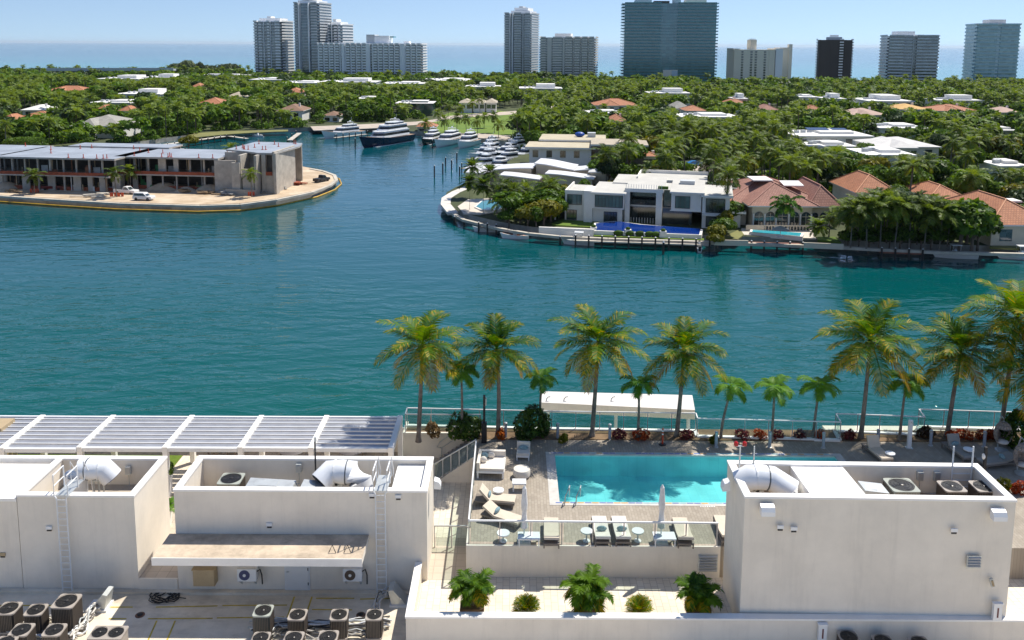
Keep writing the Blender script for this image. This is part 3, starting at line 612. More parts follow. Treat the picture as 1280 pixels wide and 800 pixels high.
# twin fan unit
x, y, z = g(135, 791, ZA + 1.0)
tw = thing('twin_condenser', 'wide tan condenser with two fans right of the left cluster', 'air conditioner', (x, y, ZA + .18), 0, CG)
mb = MB(); mb.prism(rrect(1.3, .75, .06), 0, .78, capm); mb.build('casing', tw); mb = MB(); mb.prism(rrect(1.36, .8, .06), .78, .84, capm); mb.build('top_panel', tw)
fan(tw, (-.33, 0, .84), .29); fan(tw, (.33, 0, .84), .29, 1)
# racks and pipe runs
pipem = M('pipe_insulation', (0.62, 0.58, 0.52), .7, .25, 3.0); pipeb = M('dark_pipe', (0.06, 0.055, 0.05), .6, .3, 3.0)
def rack(label, pts):
    o = thing('equipment_rack', label, 'rack', (pts[0][0], pts[0][1], ZA))
    for (x0, y0), (x1, y1) in zip(pts[::2], pts[1::2]):
        mb = MB(); a = Vector((x0 - pts[0][0], y0 - pts[0][1], .14)); b2 = Vector((x1 - pts[0][0], y1 - pts[0][1], .14)); mb.tube([a, b2], .045, 4, galv); mb.build('beam', o)
        for t_ in (0.03, .5, .97):
            p = a.lerp(b2, t_); mb = MB(); mb.cbox((p.x, p.y, .06), (.1, .1, .12), galv); mb.build('leg', o)
def xy(px, py): return at(px, py, ZA)
rack('steel rail rack carrying the row of condensers below the door', [xy(310, 788), xy(482, 788), xy(312, 780), xy(484, 780)])
rack('steel rail rack carrying the left condenser cluster', [xy(-5, 786), xy(110, 786), xy(-5, 778), xy(112, 778), xy(-5, 806), xy(90, 806)])
def pipes(label, pxs, n, seed):
    r2 = random.Random(seed); o = thing('refrigerant_pipes', label, 'pipes', (*xy(*pxs[0]), ZA)); b0 = o.location
    for i in range(n):
        P = [Vector((*xy(px + r2.uniform(-5, 5), py + r2.uniform(-4, 4)), ZA + r2.uniform(.06, .35))) - b0 for px, py in pxs]
        Q = []
        for a, b2 in zip(P, P[1:]): Q += [a.lerp(b2, t_) + Vector((r2.uniform(-.05, .05), r2.uniform(-.05, .05), r2.uniform(-.03, .1))) for t_ in (0, .25, .5, .75)]
        mb = MB(); mb.tube(Q + [P[-1]], r2.choice((.022, .03, .04)), 6, r2.choice((pipem, pipem, pipeb, galv, whitemetal))); mb.build('pipe', o, smooth=True)
pipes('tangle of pipes running up to the metal hood beside the biggest condenser', [(92, 800), (104, 788), (116, 770), (122, 762)], 14, 1)
pipes('pipe run between the front condensers at the left edge', [(10, 800), (40, 800), (62, 800), (95, 796)], 9, 2)
pipes('pipe run between the rear condensers at the left edge', [(5, 782), (30, 780), (58, 778), (70, 776), (100, 772)], 8, 6)
pipes('pipe run linking the condensers below the door', [(318, 794), (345, 786), (398, 786), (446, 786), (486, 782)], 12, 3)
pipes('loose pipes lying in front of the condenser row below the door', [(330, 806), (350, 795), (390, 800), (450, 796), (470, 800)], 8, 5)
pipes('black cables sweeping into the metal hood at the terrace corner', [(468, 766), (474, 752), (484, 746), (494, 744)], 7, 4)
for lab, px, py, sx in (('slanted metal pipe hood beside the left condenser cluster', 121, 764, 1.0), ('slanted metal pipe hood by the terrace corner right of the ladder', 500, 758, -1.0)):
    x, y, z = g(px, py, ZA); o = thing('pipe_hood', lab, 'metal hood', (x, y, ZA))
    mb = MB(); mb.side([(-.35 * sx, 0), (.35 * sx, 0), (.5 * sx, .75), (.3 * sx, .8)], -.05, .6, galv); mb.build('cover', o); mb = MB(); mb.box(-.45, .45, -.1, .65, 0, .1, whitemetal); mb.build('kerb', o)
# coil of cable
x, y, z = g(207, 747, ZA); co = thing('cable_coil', 'tangled coil of black cable lying on the roof under the beige box', 'cable', (x, y, ZA))
mb = MB(); P = []
for i in range(150):
    a = i * .42; r_ = .34 + .16 * math.sin(i * .37) + .05 * math.sin(i * 1.3); P.append((r_ * 1.35 * math.cos(a) + .06 * math.sin(i * .21), r_ * math.sin(a), .05 + .05 * abs(math.sin(i * .9))))
P.append((.95, -.1, .04)); mb.tube(P, .018, 5, rubber); mb.build('cable', co, smooth=True)
# lit notch sheets
# electrical box, mini splits
def q2(px, py, Y=35.3): return q(px, py, Y)
x, _, z = q2(258, 728); eb = thing('electrical_box', 'beige electrical cabinet fixed to the wall under the canopy', 'electrical box', (x, 35.22, z))
boxm = M('beige_cabinet', (0.44, 0.33, 0.19), .6, .08, 2.0)
mb = MB(); mb.box(-.48, .48, -.2, .2, 0, .78, boxm); mb.build('cabinet', eb); mb = MB(); mb.box(-.46, .46, -.23, -.2, .02, .76, boxm); mb.build('door', eb); mb = MB(); mb.box(-.52, .52, -.26, .2, .78, .81, boxm); mb.build('top_cover', eb)
for px, lab, fc in ((311, 'small white split unit on a bracket left of the door', M('blue_fan', (0.05, 0.06, 0.14), .5)), (442, 'small white split unit on a bracket right of the door', M('brown_fan', (0.10, 0.07, 0.05), .5))):
    x, _, z = q2(px, 722); ms = thing('split_unit', lab, 'air conditioner', (x, 35.2, z))
    mb = MB(); mb.box(-.42, .42, -.18, .14, 0, .58, poolwhite); mb.build('casing', ms)
    mb = MB(); mb.tube([(-.1, -.2, .3), (-.1, -.18, .3)], .24, 20, fc); f_ = mb.build('fan_grille', ms)
    mb = MB(); mb.tube([(-.1, -.215, .3), (-.1, -.2, .3)], .07, 12, poolwhite); mb.build('fan_hub', f_)
    for sx in (-.32, .32):
        mb = MB(); mb.side([(-.2, 0), (.14, 0), (.14, -.34)], sx - .02, sx + .02, galv); b3 = mb.build('bracket', ms); 
        b3.data.transform(Matrix(((0, 1, 0, 0), (1, 0, 0, 0), (0, 0, 1, 0), (0, 0, 0, 1))))
    mb = MB(); mb.tube([(.42, -.05, .4), (.56, -.05, .5), (.62, 0, .2), (.6, .1, -.3)], .03, 6, rubber); mb.build('pipe', ms)
# ladders with walk-through rails
def ladder(label, px, ztop, Y, w=.42, back=1.3):
    x = q(px, 680, Y)[0]; o = thing('roof_ladder', label, 'ladder', (x, Y, ZA)); H = ztop - ZA
    for sx in (-w / 2, w / 2):
        mb = MB(); mb.tube([(sx, -.16, .1), (sx, -.16, H), (sx * 1.45, -.16, H + .15), (sx * 1.45, -.16, H + 1.1), (sx * 1.45, back * .55, H + 1.1), (sx * 1.45, back * .55, H + .05)], .032, 6, whitemetal); mb.build('rail', o)
        mb = MB(); mb.tube([(sx * 1.45, -.16, H + .6), (sx * 1.45, back * .55, H + .6)], .025, 5, whitemetal); mb.build('guard_bar', o)
    k = int(H / .3)
    for i in range(k):
        mb = MB(); mb.cyl((-w / 2, -.16, .25 + i * .3), (w / 2, -.16, .25 + i * .3), .02, whitemetal, 6); mb.build('rung', o)
    mb = MB(); mb.box(-w * .7, w * .7, -.1, back, H + .1, H + .13, galv); mb.build('platform', o)
    for sx in (-w * .72, w * .72):
        mb = MB(); mb.tube([(sx, back, H + .1), (sx, back, H + 1.0), (sx, back + .55, H + .1), (sx, back + .7, H - .9)], .025, 5, whitemetal); mb.build('stile', o)
    return o
ladder('white fixed ladder up the front of the left rooftop block', 83, 17.0, 35.46)
ladder('white fixed ladder up the right part of the middle rooftop block', 477, 17.3, 35.46)
# big white ducts
ductm = M('white_duct', (0.78, 0.79, 0.80), 0.35, 0.05, 1.5)
strapm = M('duct_strap', (0.10, 0.11, 0.12), .5)
def duct(label, P, r, loc, rz=0.0, straps=(1, 2)):
    o = thing('exhaust_duct', label, 'duct', loc, rz); P = [Vector(p) for p in P]
    mb = MB(); mb.tube(P, r, 18, ductm); mb.build('pipe', o, smooth=True)
    mb = MB(); mb.tube([P[0], P[0] + (P[0] - P[1]).normalized() * .03], r * .9, 18, fanm); mb.build('mouth', o)
    for i in straps:
        d = (P[i + 1] - P[i]).normalized(); p = P[i] + d * .18
        mb = MB(); mb.tube([p, p + d * .05], r * 1.02, 18, strapm if i == straps[-1] else whitemetal); mb.build('strap', o)
    for t_ in (.35, .75):
        p = P[1].lerp(P[2], t_); mb = MB(); mb.tube([(p.x - .12, p.y, 0), (p.x - .12, p.y, p.z)], .035, 5, galv); mb.tube([(p.x + .12, p.y, 0), (p.x + .12, p.y, p.z)], .035, 5, galv); mb.cbox((p.x, p.y, p.z - r + .03), (.34, .5, .05), galv); mb.build('stand', o)
x, y, z = q(428, 590, 37.2); z0 = 15.75; h0 = z - z0
duct('fat white elbowed exhaust duct inside the middle roof block', [(-.95, -.35, h0 - .35), (-.55, 0, h0), (.0, 0, h0), (.45, 0, h0 - .02), (.85, -.15, h0 - .35), (1.05, -.3, .15)], .55, (x, 37.2, z0))
x, y, z = q(112, 586, 37.6); h0 = z - z0
duct('white elbowed exhaust duct inside the left roof block behind the ladder', [(.95, .15, h0 - .5), (.62, .1, h0 - .05), (.15, 0, h0), (-.3, 0, h0), (-.65, 0, h0 - .3), (-.7, 0, .1)], .5, (x, 37.6, z0))
x, y, z = q(955, 598, 33.7); h0 = z - 17.85
duct('fat white exhaust duct inside the right roof block at its left end', [(-.95, .1, h0 - .25), (-.6, 0, h0 + .05), (-.1, 0, h0 + .05), (.3, 0, h0 + .0), (1.0, -.25, h0 - .35), (1.3, -.35, .1)], .52, (x, 33.7, 17.85))
# units in the roof wells
x, y, z = q(289, 598, 37.3)
condenser('grey box condenser in the roof well of the middle block', (x, 37.3, 15.75), 1.05, max(.5, z - 15.75), 0, greenm, greenm)
x, y, z = q(1127, 606, 33.75)
condenser('wide grey condenser in the roof well of the right block', (x, 33.75, 17.85), 1.15, max(.5, z - 17.85 - .0), 0, greenm, greenm)
for px, lab in ((1190, 'dark condenser left of the gap at the right end of the right block'), (1230, 'dark condenser in the right corner of the right roof block')):
    x, y, z = q(px, 607, 33.6); condenser(lab, (x, 33.6, 17.85), .92, max(.5, z - 17.85 - .02), 0)
dm = M('sheet_metal_duct', (0.50, 0.52, 0.52), .45, .15, 2.0, metal=.4)
for lab, px, py, Y, wdt, zf in (('flat sheet metal duct beside the grey condenser in the middle block', 338, 607, 36.7, 2.1, 15.75), ('short sheet metal duct end left of the fat duct in the middle block', 392, 609, 36.4, 1.1, 15.75), ('slanted sheet metal hood right of the white slab on the right block', 1093, 612, 33.2, 1.0, 17.85)):
    x, y, z = q(px, py, Y); o = thing('sheet_duct', lab, 'duct', (x, Y, zf)); hh = max(.35, z - zf)
    mb = MB(); mb.side([(-wdt / 2, 0), (wdt / 2 + .3, 0), (wdt / 2, hh), (-wdt / 2, hh + .12)], -.3, .5, dm); mb.build('casing', o); mb = MB(); mb.cbox((-.2, .1, hh + .07), (wdt * .5, .5, .04), galv, ry=rad(3)); mb.build('top_seam', o)
for lab, px, py, Y in (('grey junction box on the inner wall of the left block', 161, 587, 38.8), ('grey junction box on the inner wall of the middle block', 374, 584, 38.3), ('round grey meter box, left one on the right block inner wall', 1149, 594, 34.7), ('round grey meter box, right one on the right block inner wall', 1170, 594, 34.7)):
    x, y, z = q(px, py, Y); o = thing('junction_box', lab, 'electrical box', (x, Y, z)); mb = MB(); mb.box(-.13, .13, -.14, 0, -.2, .2, galv); mb.build('case', o)
    mb = MB(); mb.box(-.1, .1, -.16, -.14, -.15, .15, alu); mb.build('cover', o); mb = MB(); mb.tube([(0, -.06, -.2), (.02, -.06, -.8), (-1.1, -.05, -.85)], .018, 5, galv); mb.build('conduit', o)
# wall fixtures
def shroud(label, px, py, Y, w=.5, face=0):
    x, y, z = q(px, py, Y); o = thing('wall_light', label, 'wall light', (x, Y, z), face)
    mb = MB(); mb.side([(0, .22), (0, -.18), (-.3, -.2), (-.3, -.02), (-.22, .14)], -w / 2, w / 2, poolwhite); b3 = mb.build('hood', o); b3.data.transform(Matrix(((0, 1, 0, 0), (1, 0, 0, 0), (0, 0, 1, 0), (0, 0, 0, 1)))); b3.data.flip_normals()
    mb = MB(); mb.box(-w / 2 + .05, w / 2 - .05, -.27, -.05, -.215, -.2, M('lamp_lens', (0.6, 0.6, 0.58), .3)); mb.build('lens', o)
shroud('white box light at the top left of the right block front', 958, 635, 32.0, .55)
shroud('white box light at the top right of the right block front', 1246, 641, 31.85, .55)
shroud('white box light on the left end of the right block above the pool', 911, 606, 33.9, .4, rad(-90))
shroud('white box light on the right end wall of the middle block', 543, 604, 36.6, .4, rad(90))
for lab, px, py, Y in (('tiny dark square vent on the left block front', 62, 660, 35.46), ('tan square vent low on the far left wall', 4, 693, 35.5), ('white square vent high in the middle of the middle block', 337, 656, 35.46), ('square vent right of the ladder on the middle block', 498, 621, 35.46), ('dark square vent left of the ladder on the middle block', 465, 619, 35.46),
                       ('left one of two small square vents on the right block', 975, 659, 32.0), ('right one of two small square vents on the right block', 992, 661, 32.0), ('single small square vent at the right of the right block', 1192, 663, 31.88)):
    x, y, z = q(px, py, Y); o = thing('wall_vent', lab, 'vent', (x, Y - .01, z)); mb = MB(); mb.box(-.13, .13, -.07, 0, -.03, .11, poolwhite if 'tan' not in lab else boxm); mb.build('hood', o); mb = MB(); mb.box(-.1, .1, -.05, 0, -.12, -.03, black); mb.build('opening', o)
x, y, z = q(1217, 702, 31.86); lv = thing('wall_louvre', 'grey four slat louvre grille on the right block front', 'vent', (x, 31.85, z))
mb = MB(); mb.box(-.29, .29, -.03, 0, -.27, .27, galv); mb.build('frame', lv)
for i in range(4): mb = MB(); mb.cbox((0, -.04, -.18 + i * .12), (.5, .06, .07), alu, rx=rad(30)); mb.build('slat', lv)
x, y, z = q(1239, 727, 31.83); wl = thing('wall_lamp', 'small oval bulkhead lamp low on the right block front', 'wall light', (x, 31.82, z)); mb = MB(); mb.cbox((0, -.05, 0), (.14, .1, .36), galv, ry=rad(-18)); mb.build('body', wl); mb = MB(); mb.cbox((0, -.11, 0), (.08, .03, .26), M('amber_lens', (0.35, 0.26, 0.15), .4), ry=rad(-18)); mb.build('lens', wl)
for lab, px, py, Y in (('tall white call box with a slot at the right corner of the right block', 1245, 763, 31.8), ('white call box with a dark slot on the parapet front', 1027, 789, 31.68)):
    x, y, z = q(px, py, Y); o = thing('call_box', lab, 'wall box', (x, Y, z)); mb = MB(); mb.box(-.17, .17, -.14, 0, -.36, .36, poolwhite); mb.build('case', o); mb = MB(); mb.box(-.03, .03, -.15, -.14, -.22, .2, M('dark_red', (0.12, 0.02, 0.02), .5)); mb.build('slot', o); mb = MB(); mb.box(-.2, .2, -.17, 0, .36, .4, poolwhite); mb.build('top_cover', o)
# masts
redm = M('red_obstruction_glass', (0.45, 0.01, 0.01), .3)
x, y, z = g(924, 588, 19.09); o = thing('obstruction_light', 'grey pole with two red warning lamps at the corner of the right block', 'warning light', (x, y, 19.09))
mb = MB(); mb.cyl((0, 0, 0), (0, 0, 1.1), .035, galv); mb.build('pole', o); mb = MB(); mb.cyl((-.18, 0, 1.1), (.18, 0, 1.1), .03, galv); mb.build('crossbar', o)
for sx in (-.18, .18): mb = MB(); mb.lathe([(.09, 0), (.1, .05), (.09, .14), (.03, .19)], 10, redm, (sx, 0, 1.12)); mb.build('lamp', o)
x, y, z = g(942, 581, 19.09); o = thing('lightning_rod', 'plain grey pole beside the red warning lamps', 'pole', (x, y, 19.09)); mb = MB(); mb.cyl((0, 0, 0), (0, 0, .85), .03, galv); mb.build('rod', o); mb = MB(); mb.cbox((0, 0, .03), (.12, .12, .06), galv); mb.build('foot', o)
x, y, z = q(395, 606, 37.8); o = thing('antenna_mast', 'thin dark mast rising from the middle roof block', 'mast', (x, 37.8, 15.75)); top = q(395, 549, 37.8)[2]
mb = MB(); mb.cyl((0, 0, 0), (0, 0, top - 15.75), .04, black); mb.build('pole', o); mb = MB(); mb.cbox((.02, 0, top - 15.75), (.1, .1, .2), galv); mb.build('head', o)
o = thing('roof_ladder', 'short white ladder top over the far parapet of the right block', 'ladder', (*g(1201, 584, 19.0)[:2], 17.9))
for sx in (-.42, .42): mb = MB(); mb.tube([(sx, -.1, 0), (sx, -.1, 2.1)], .035, 6, whitemetal); mb.build('rail', o)
for i in range(4): mb = MB(); mb.cyl((-.42, -.1, .25 + i * .3), (.42, -.1, .25 + i * .3), .022, whitemetal, 6); mb.build('rung', o)
# beige unit at the very left edge
x, y, z = g(-4, 553, 15.0); o = thing('rooftop_unit', 'beige air handler with a fan at the left picture edge by the pergola', 'air conditioner', (x, y, ZT)); mb = MB(); mb.box(-1.2, .55, -.4, .9, 0, 2.9, boxm); mb.build('casing', o)
mb = MB(); mb.tube([(.3, -.42, 2.2), (.3, -.4, 2.2)], .38, 18, fanm); mb.build('fan_guard', o)
# ------------------------------------------------------------------ foliage generators
def quads_mesh(name, V, mats, midx, tris=False):
    n = len(V) // 4; me = bpy.data.meshes.new(name)
    me.vertices.add(n * 4); me.vertices.foreach_set('co', np.asarray(V, dtype=np.float32).ravel())
    me.loops.add(n * 4); me.loops.foreach_set('vertex_index', np.arange(n * 4, dtype=np.int32))
    me.polygons.add(n); me.polygons.foreach_set('loop_start', np.arange(0, n * 4, 4, dtype=np.int32))
    for m in mats: me.materials.append(m)
    me.polygons.foreach_set('material_index', np.asarray(midx, dtype=np.int32)); me.update(calc_edges=True); return me
def leaf_quads(C, N, size, rng, aspect=0.55):
    n = len(C); T = rng.normal(size=(n, 3)); T -= N * (T * N).sum(1)[:, None]; T /= np.linalg.norm(T, axis=1)[:, None] + 1e-9
    B = np.cross(N, T); s = (size * rng.uniform(.6, 1.3, n))[:, None]
    return np.stack([C - T * s, C - B * s * aspect, C + T * s, C + B * s * aspect], 1).reshape(-1, 3)
def crown_points(rng, n, R_, lobes=8, spread=.62, lr=(.36, .56), flat=-0.35):
    R_ = np.array(R_); L = []
    for i in range(lobes):
        d = rng.normal(size=3); d /= np.linalg.norm(d); d[2] = abs(d[2]) * .9 - .25
        L.append(d * spread * rng.uniform(.55, 1.0))
    L.append(np.array([0, 0, .1])); L = np.array(L); r = rng.uniform(lr[0], lr[1], len(L))
    k = rng.integers(0, len(L), n * 2); d = rng.normal(size=(n * 2, 3)); d /= np.linalg.norm(d, axis=1)[:, None]
    rr_ = rng.uniform(.72, 1.06, n * 2) ** .7
    P = L[k] + d * (r[k] * rr_)[:, None]
    D = np.linalg.norm(P[:, None, :] - L[None], axis=2) / r[None]
    keep = (D.min(1) > .66) & (P[:, 2] > flat)
    P, d = P[keep][:n], d[keep][:n]
    return P * R_, d
def crown_mesh(name, seed, R_, cz, n, leaf, mat, lobes=8, trunk=None, mats=None, **kw):
    rng = np.random.default_rng(seed); P, d = crown_points(rng, n, R_, lobes, **kw)
    N = d + rng.normal(scale=.55, size=d.shape); N[:, 2] += .35; N /= np.linalg.norm(N, axis=1)[:, None]
    V = leaf_quads(P + np.array([0, 0, cz]), N, leaf, rng); return quads_mesh(name, V, [mat], np.zeros(len(P)))
def frond_verts(az, e0, L, droop, nleaf, ll, lw, hang=.5, rng=None, segs=12, start=.12, rise=.3):
    """leaflet quads of one feather frond, plus its stalk as narrow quads"""
    pts = [Vector((0, 0, 0))]; e = e0; ds = L / segs; dirs = []
    for i in range(segs):
        d = Vector((math.cos(az) * math.cos(e), math.sin(az) * math.cos(e), math.sin(e))); dirs.append(d); pts.append(pts[-1] + d * ds); e = max(-1.45, e - droop * (.35 + 1.3 * i / segs) / segs)
    out = []
    for i in range(segs):
        s = dirs[i].cross(Vector((0, 0, 1))); s = s.normalized() if s.length > .05 else Vector((-math.sin(az), math.cos(az), 0)); w = .035 * (1 - i / segs) * L / 2.6 + .008
        out += [pts[i] - s * w, pts[i] + s * w, pts[i + 1] + s * w, pts[i + 1] - s * w]
    for j in range(nleaf):
        t = start + (1 - start) * (j + .5) / nleaf; f = t * segs; i = min(segs - 1, int(f)); p = pts[i].lerp(pts[i + 1], f - i); d = dirs[i]
        s = d.cross(Vector((0, 0, 1))); s = s.normalized() if s.length > .05 else Vector((-math.sin(az), math.cos(az), 0)); u = s.cross(d)
        l_ = ll * (.35 + .9 * math.sin(math.pi * min(1, .12 + t * .82))) * rng.uniform(.85, 1.12) * (1 if t < .9 else .7)
        for sg in (-1, 1):
            dr = (s * sg * .85 + d * (.45 + .5 * t) + u * rise * rng.uniform(.4, 1.2)).normalized(); hz = hang * rng.uniform(.6, 1.4)
            m_ = p + dr * l_ * .5; tip = m_ + (dr + Vector((0, 0, -1)) * hz).normalized() * l_ * .5
            w = d * lw * .5
            out += [p - w * .6, p + w * .6, m_ + w, m_ - w]; out += [m_ - w, m_ + w, tip + w * .15, tip - w * .15]
    return out
def palm_crown(name, seed, L, nf, mats, nleaf=34, ll=.55, lw=.055, hang=.55, emax=1.25, emin=-1.05, droop=1.5, pick=None, segs=12, rise=.3):
    rng = random.Random(seed); V = []; mi = []
    for k in range(nf):
        t = (k + .5) / nf; az = k * 2.39996 + rng.uniform(-.25, .25); e0 = emax + (emin - emax) * t ** .85 + rng.uniform(-.1, .1)
        Lk = L * rng.uniform(.85, 1.08) * (.8 if t < .12 else 1.0)
        q_ = frond_verts(az, e0, Lk, droop * rng.uniform(.75, 1.2) * (1 - .35 * t), nleaf, ll, lw, hang * (1 + t * .8), rng, segs, rise=rise)
        c = pick(t, rng) if pick else 0
        for i in range(len(q_) // 4): mi.append(pick(t, rng, i / (len(q_) / 4)) if pick else c)
        V += q_
    return quads_mesh(name, [tuple(v) for v in V], mats, mi)
def pick_coco(t, rng, f=None):
    if t > .88: return 2 if rng.random() < .55 else 1
    if t > .6: return 1 if rng.random() < (.35 + (.3 if f and f > .6 else 0)) else 0
    return 1 if rng.random() < (.08 + (.22 if f and f > .65 else 0)) else 0
coco_crowns = [palm_crown('coconut_crown', 11 + i, 2.75, 25, [cocoG, cocoY, cocoO], 30, .68, .075, .40, 1.35, -.62, 1.35, pick_coco, rise=.2) for i in range(4)]
small_crowns = [palm_crown('small_palm_crown', 31 + i, 1.25, 11, [smallG, cocoY], 22, .42, .07, .5, 1.0, -.15, 2.3, lambda t, r, f=0: 0, segs=9, rise=.1) for i in range(3)]
cane_crowns = [palm_crown('cane_palm_crown', 51 + i, 1.0, 10, [cocoG, cocoG, cocoY], 20, .38, .07, .4, 1.2, -.5, 2.0, lambda t, r, f=0: (2 if r.random() < .5 else 1) if t > .7 else (1 if r.random() < .4 else 0), segs=9) for i in range(3)]
def trunk_mesh(name, h, r0, r1, lean=(0, 0), bend=.1, n=9, mat=None, flare=1.35):
    mb = MB(); P = []; Rr = []
    for i in range(13):
        t = i / 12; P.append((lean[0] * t * t + bend * math.sin(t * 3), lean[1] * t * t, h * t)); Rr.append((r0 + (r1 - r0) * t) * (flare if i == 0 else 1) * (1.0 if i % 2 else 1.05))
    mb.tube(P, Rr, n, mat or palmbark); return mb.mesh(name, True), P[-1]
def coconut(label, px, py, cy, spread, seed, lean=0.0):
    x, y, z = g(px, py, ZP + .04); zt = aty(px, cy, y)[1]; h = zt - z; cx = (lean) * y / FOC
    o = thing('coconut_palm', label, 'palm tree', (x, y, z), 0, 'coconut palms along the fence'); me, tip = trunk_mesh('palm_trunk', h, .135, .085, (cx, .1), .08)
    obj('trunk', me, o); c = obj('crown', coco_crowns[seed % 4], o, tip, seed * 1.7); s = spread * y / FOC / 2.3; c.scale = (s, s, s)
    mb = MB(); r2 = random.Random(seed)
    for i in range(5):
        a = r2.random() * 6.28; mb2 = MB(); mb2.ball((.2 * math.cos(a) + tip[0], .2 * math.sin(a) + tip[1], tip[2] - .18 - .1 * r2.random()), (.1, .1, .13), M('coconut_husk', (0.12, 0.13, 0.03), .6, .3, 2.0), 8, 6); mb2.build('coconut', o, smooth=True)
    return o
coconut('leftmost tall coconut palm of the fence row, rising beside the pergola end', 523, 552, 432, 56, 0, 6)
coconut('tall coconut palm behind the big round shrub, second from the left', 622, 547, 438, 52, 1, -2)
coconut('tall coconut palm with hanging orange fronds at the left end of the pavilion', 740, 545, 428, 58, 2, 6)
coconut('tall coconut palm at the right end of the white pavilion roof', 846, 545, 440, 54, 3, 6)
coconut('widest coconut palm, leaning above the pool lounger at the right', 1076, 547, 427, 66, 4, 5)
coconut('coconut palm just right of the white shower post', 1184, 545, 440, 58, 5, 10)
coconut('tallest coconut palm at the right edge above the egg chair', 1250, 548, 398, 66, 6, 10)
coconut('coconut palm cut by the right picture edge', 1292, 560, 462, 62, 7, -4)
def small_palm(label, px, py, cy, s, seed, lean=0):
    x, y, z = g(px, py, ZP + .04); h = aty(px, cy, y)[1] - z; o = thing('christmas_palm', label, 'palm tree', (x, y, z), 0, 'small green palms along the fence')
    me, tip = trunk_mesh('palm_trunk', h * .82, .085, .06, (lean * y / FOC, 0), .03); obj('trunk', me, o)
    mb = MB(); mb.tube([tip, (tip[0] + .01, 0, h * .9), (tip[0] + .02, 0, h)], [.06, .075, .04], 8, M('crownshaft', (0.16, 0.26, 0.06), .5)); mb.build('crownshaft', o, smooth=True)
    c = obj('crown', small_crowns[seed % 3], o, (tip[0] + .02, 0, h * .97), seed * 2.1); c.scale = (s, s, s)
small_palm('small green palm between the two leftmost coconut palms', 577, 548, 462, 1.0, 0)
small_palm('small green palm rising out of the big round shrub', 673, 545, 470, .95, 1, 3)
small_palm('small dark palm in front of the white pavilion between two coconut palms', 797, 548, 478, 1.0, 2)
small_palm('leaning small palm just right of the pavilion end', 901, 547, 480, 1.05, 3, 10)
small_palm('small pale green palm in the middle of the right fence, left of its twin', 964, 552, 482, 1.1, 4, 1)
small_palm('small dark green palm left of the widest coconut palm', 1016, 548, 480, 1.1, 5, 4)
small_palm('small palm between the widest coconut palm and the white shower post', 1124, 550, 475, 1.1, 6, 3)
# cane palms and spiky plants behind the terrace parapet
for lab, px, s, k in (('bushy cane palm at the left of the terrace parapet', 590, 1.0, 0), ('bushiest cane palm in the middle of the terrace parapet', 733, 1.1, 1), ('cane palm at the right end of the parapet beside the tall white block', 873, 1.0, 2)):
    x, y, z = g(px, 764, 13.6); o = thing('cane_palm', lab, 'palm', (x, y + .12, 13.3), 0, 'cane palms behind the terrace parapet'); r2 = random.Random(k + 5)
    for i in range(4):
        a = i * 1.6 + r2.random(); l_ = .3; me, tip = trunk_mesh('cane', 1.15 + r2.uniform(-.25, .35), .04, .03, (l_ * math.cos(a), l_ * .6 * math.sin(a)), .02, 6, flare=1.1); obj('stem', me, o)
        c = obj('crown', cane_crowns[(i + k) % 3], o, tip, r2.random() * 6); c.scale = (s * .85,) * 3
    mb = MB(); mb.box(-.5, .5, -.3, .3, .2, .5, soilm); mb.build('planter_soil', o)
spike = palm_crown('spiky_fan', 77, .62, 26, [cocoG, cocoY], 9, .3, .05, .1, 1.3, .15, .5, lambda t, r, f=0: 1 if r.random() < .35 else 0, segs=5)
for lab, px, py in (('low spiky fan plant left of the middle cane palm', 658, 762), ('low spiky fan plant right of the middle cane palm', 800, 763)):
    x, y, z = g(px, py, 13.5); o = thing('fan_plant', lab, 'plant', (x, y + .15, 13.35)); obj('leaves', spike, o).scale = (1.0,) * 3; mb = MB(); mb.cyl((0, 0, -.3), (0, 0, .08), .07, palmbark); mb.build('stem', o)
# shrubs and bed plants
def shrub(label, px, py, w, h, mat, n, leaf, seed, z=ZP + .04, name='shrub', cat='shrub', group=None, off=.0):
    x, y, _ = g(px, py, z); W = w * y / FOC / 2; o = thing(name, label, cat, (x, y + off, z), 0, group)
    obj('foliage', crown_mesh('shrub_leaves', seed, (W, W * .8, h), h * .38, n, leaf, mat, 9, flat=-.42), o)
    mb = MB(); mb.cyl((0, 0, 0), (0, 0, h * .5), .05, bark, 6); mb.build('stem', o)
clus = leaf_mat('clusia_leaves', (0.012, 0.035, 0.008), (0.085, 0.14, 0.02), .2, 1.2, .35)
shrub('big round glossy green shrub behind the pool corner', 666, 547, 60, 1.6, clus, 1500, .13, 1)
shrub('darker green shrub left of the black post by the stair', 580, 545, 52, 1.25, clus, 1100, .13, 2)
shrub('dry brown spiky shrub on the planter above the stair', 540, 545, 26, .7, leaf_mat('dry_leaves', (0.14, 0.09, 0.04), (0.26, 0.17, 0.07), .2, 2.0), 300, .12, 3)
shrub('orange leaved croton beside the black post', 626, 548, 14, .6, leaf_mat('orange_croton', (0.30, 0.05, 0.005), (0.65, 0.25, 0.03), .35, 2.0), 260, .1, 4)
shrub('large dark shrub in the right corner beside the egg chair', 1268, 560, 50, 1.9, leafA, 1300, .13, 6)
k = 0
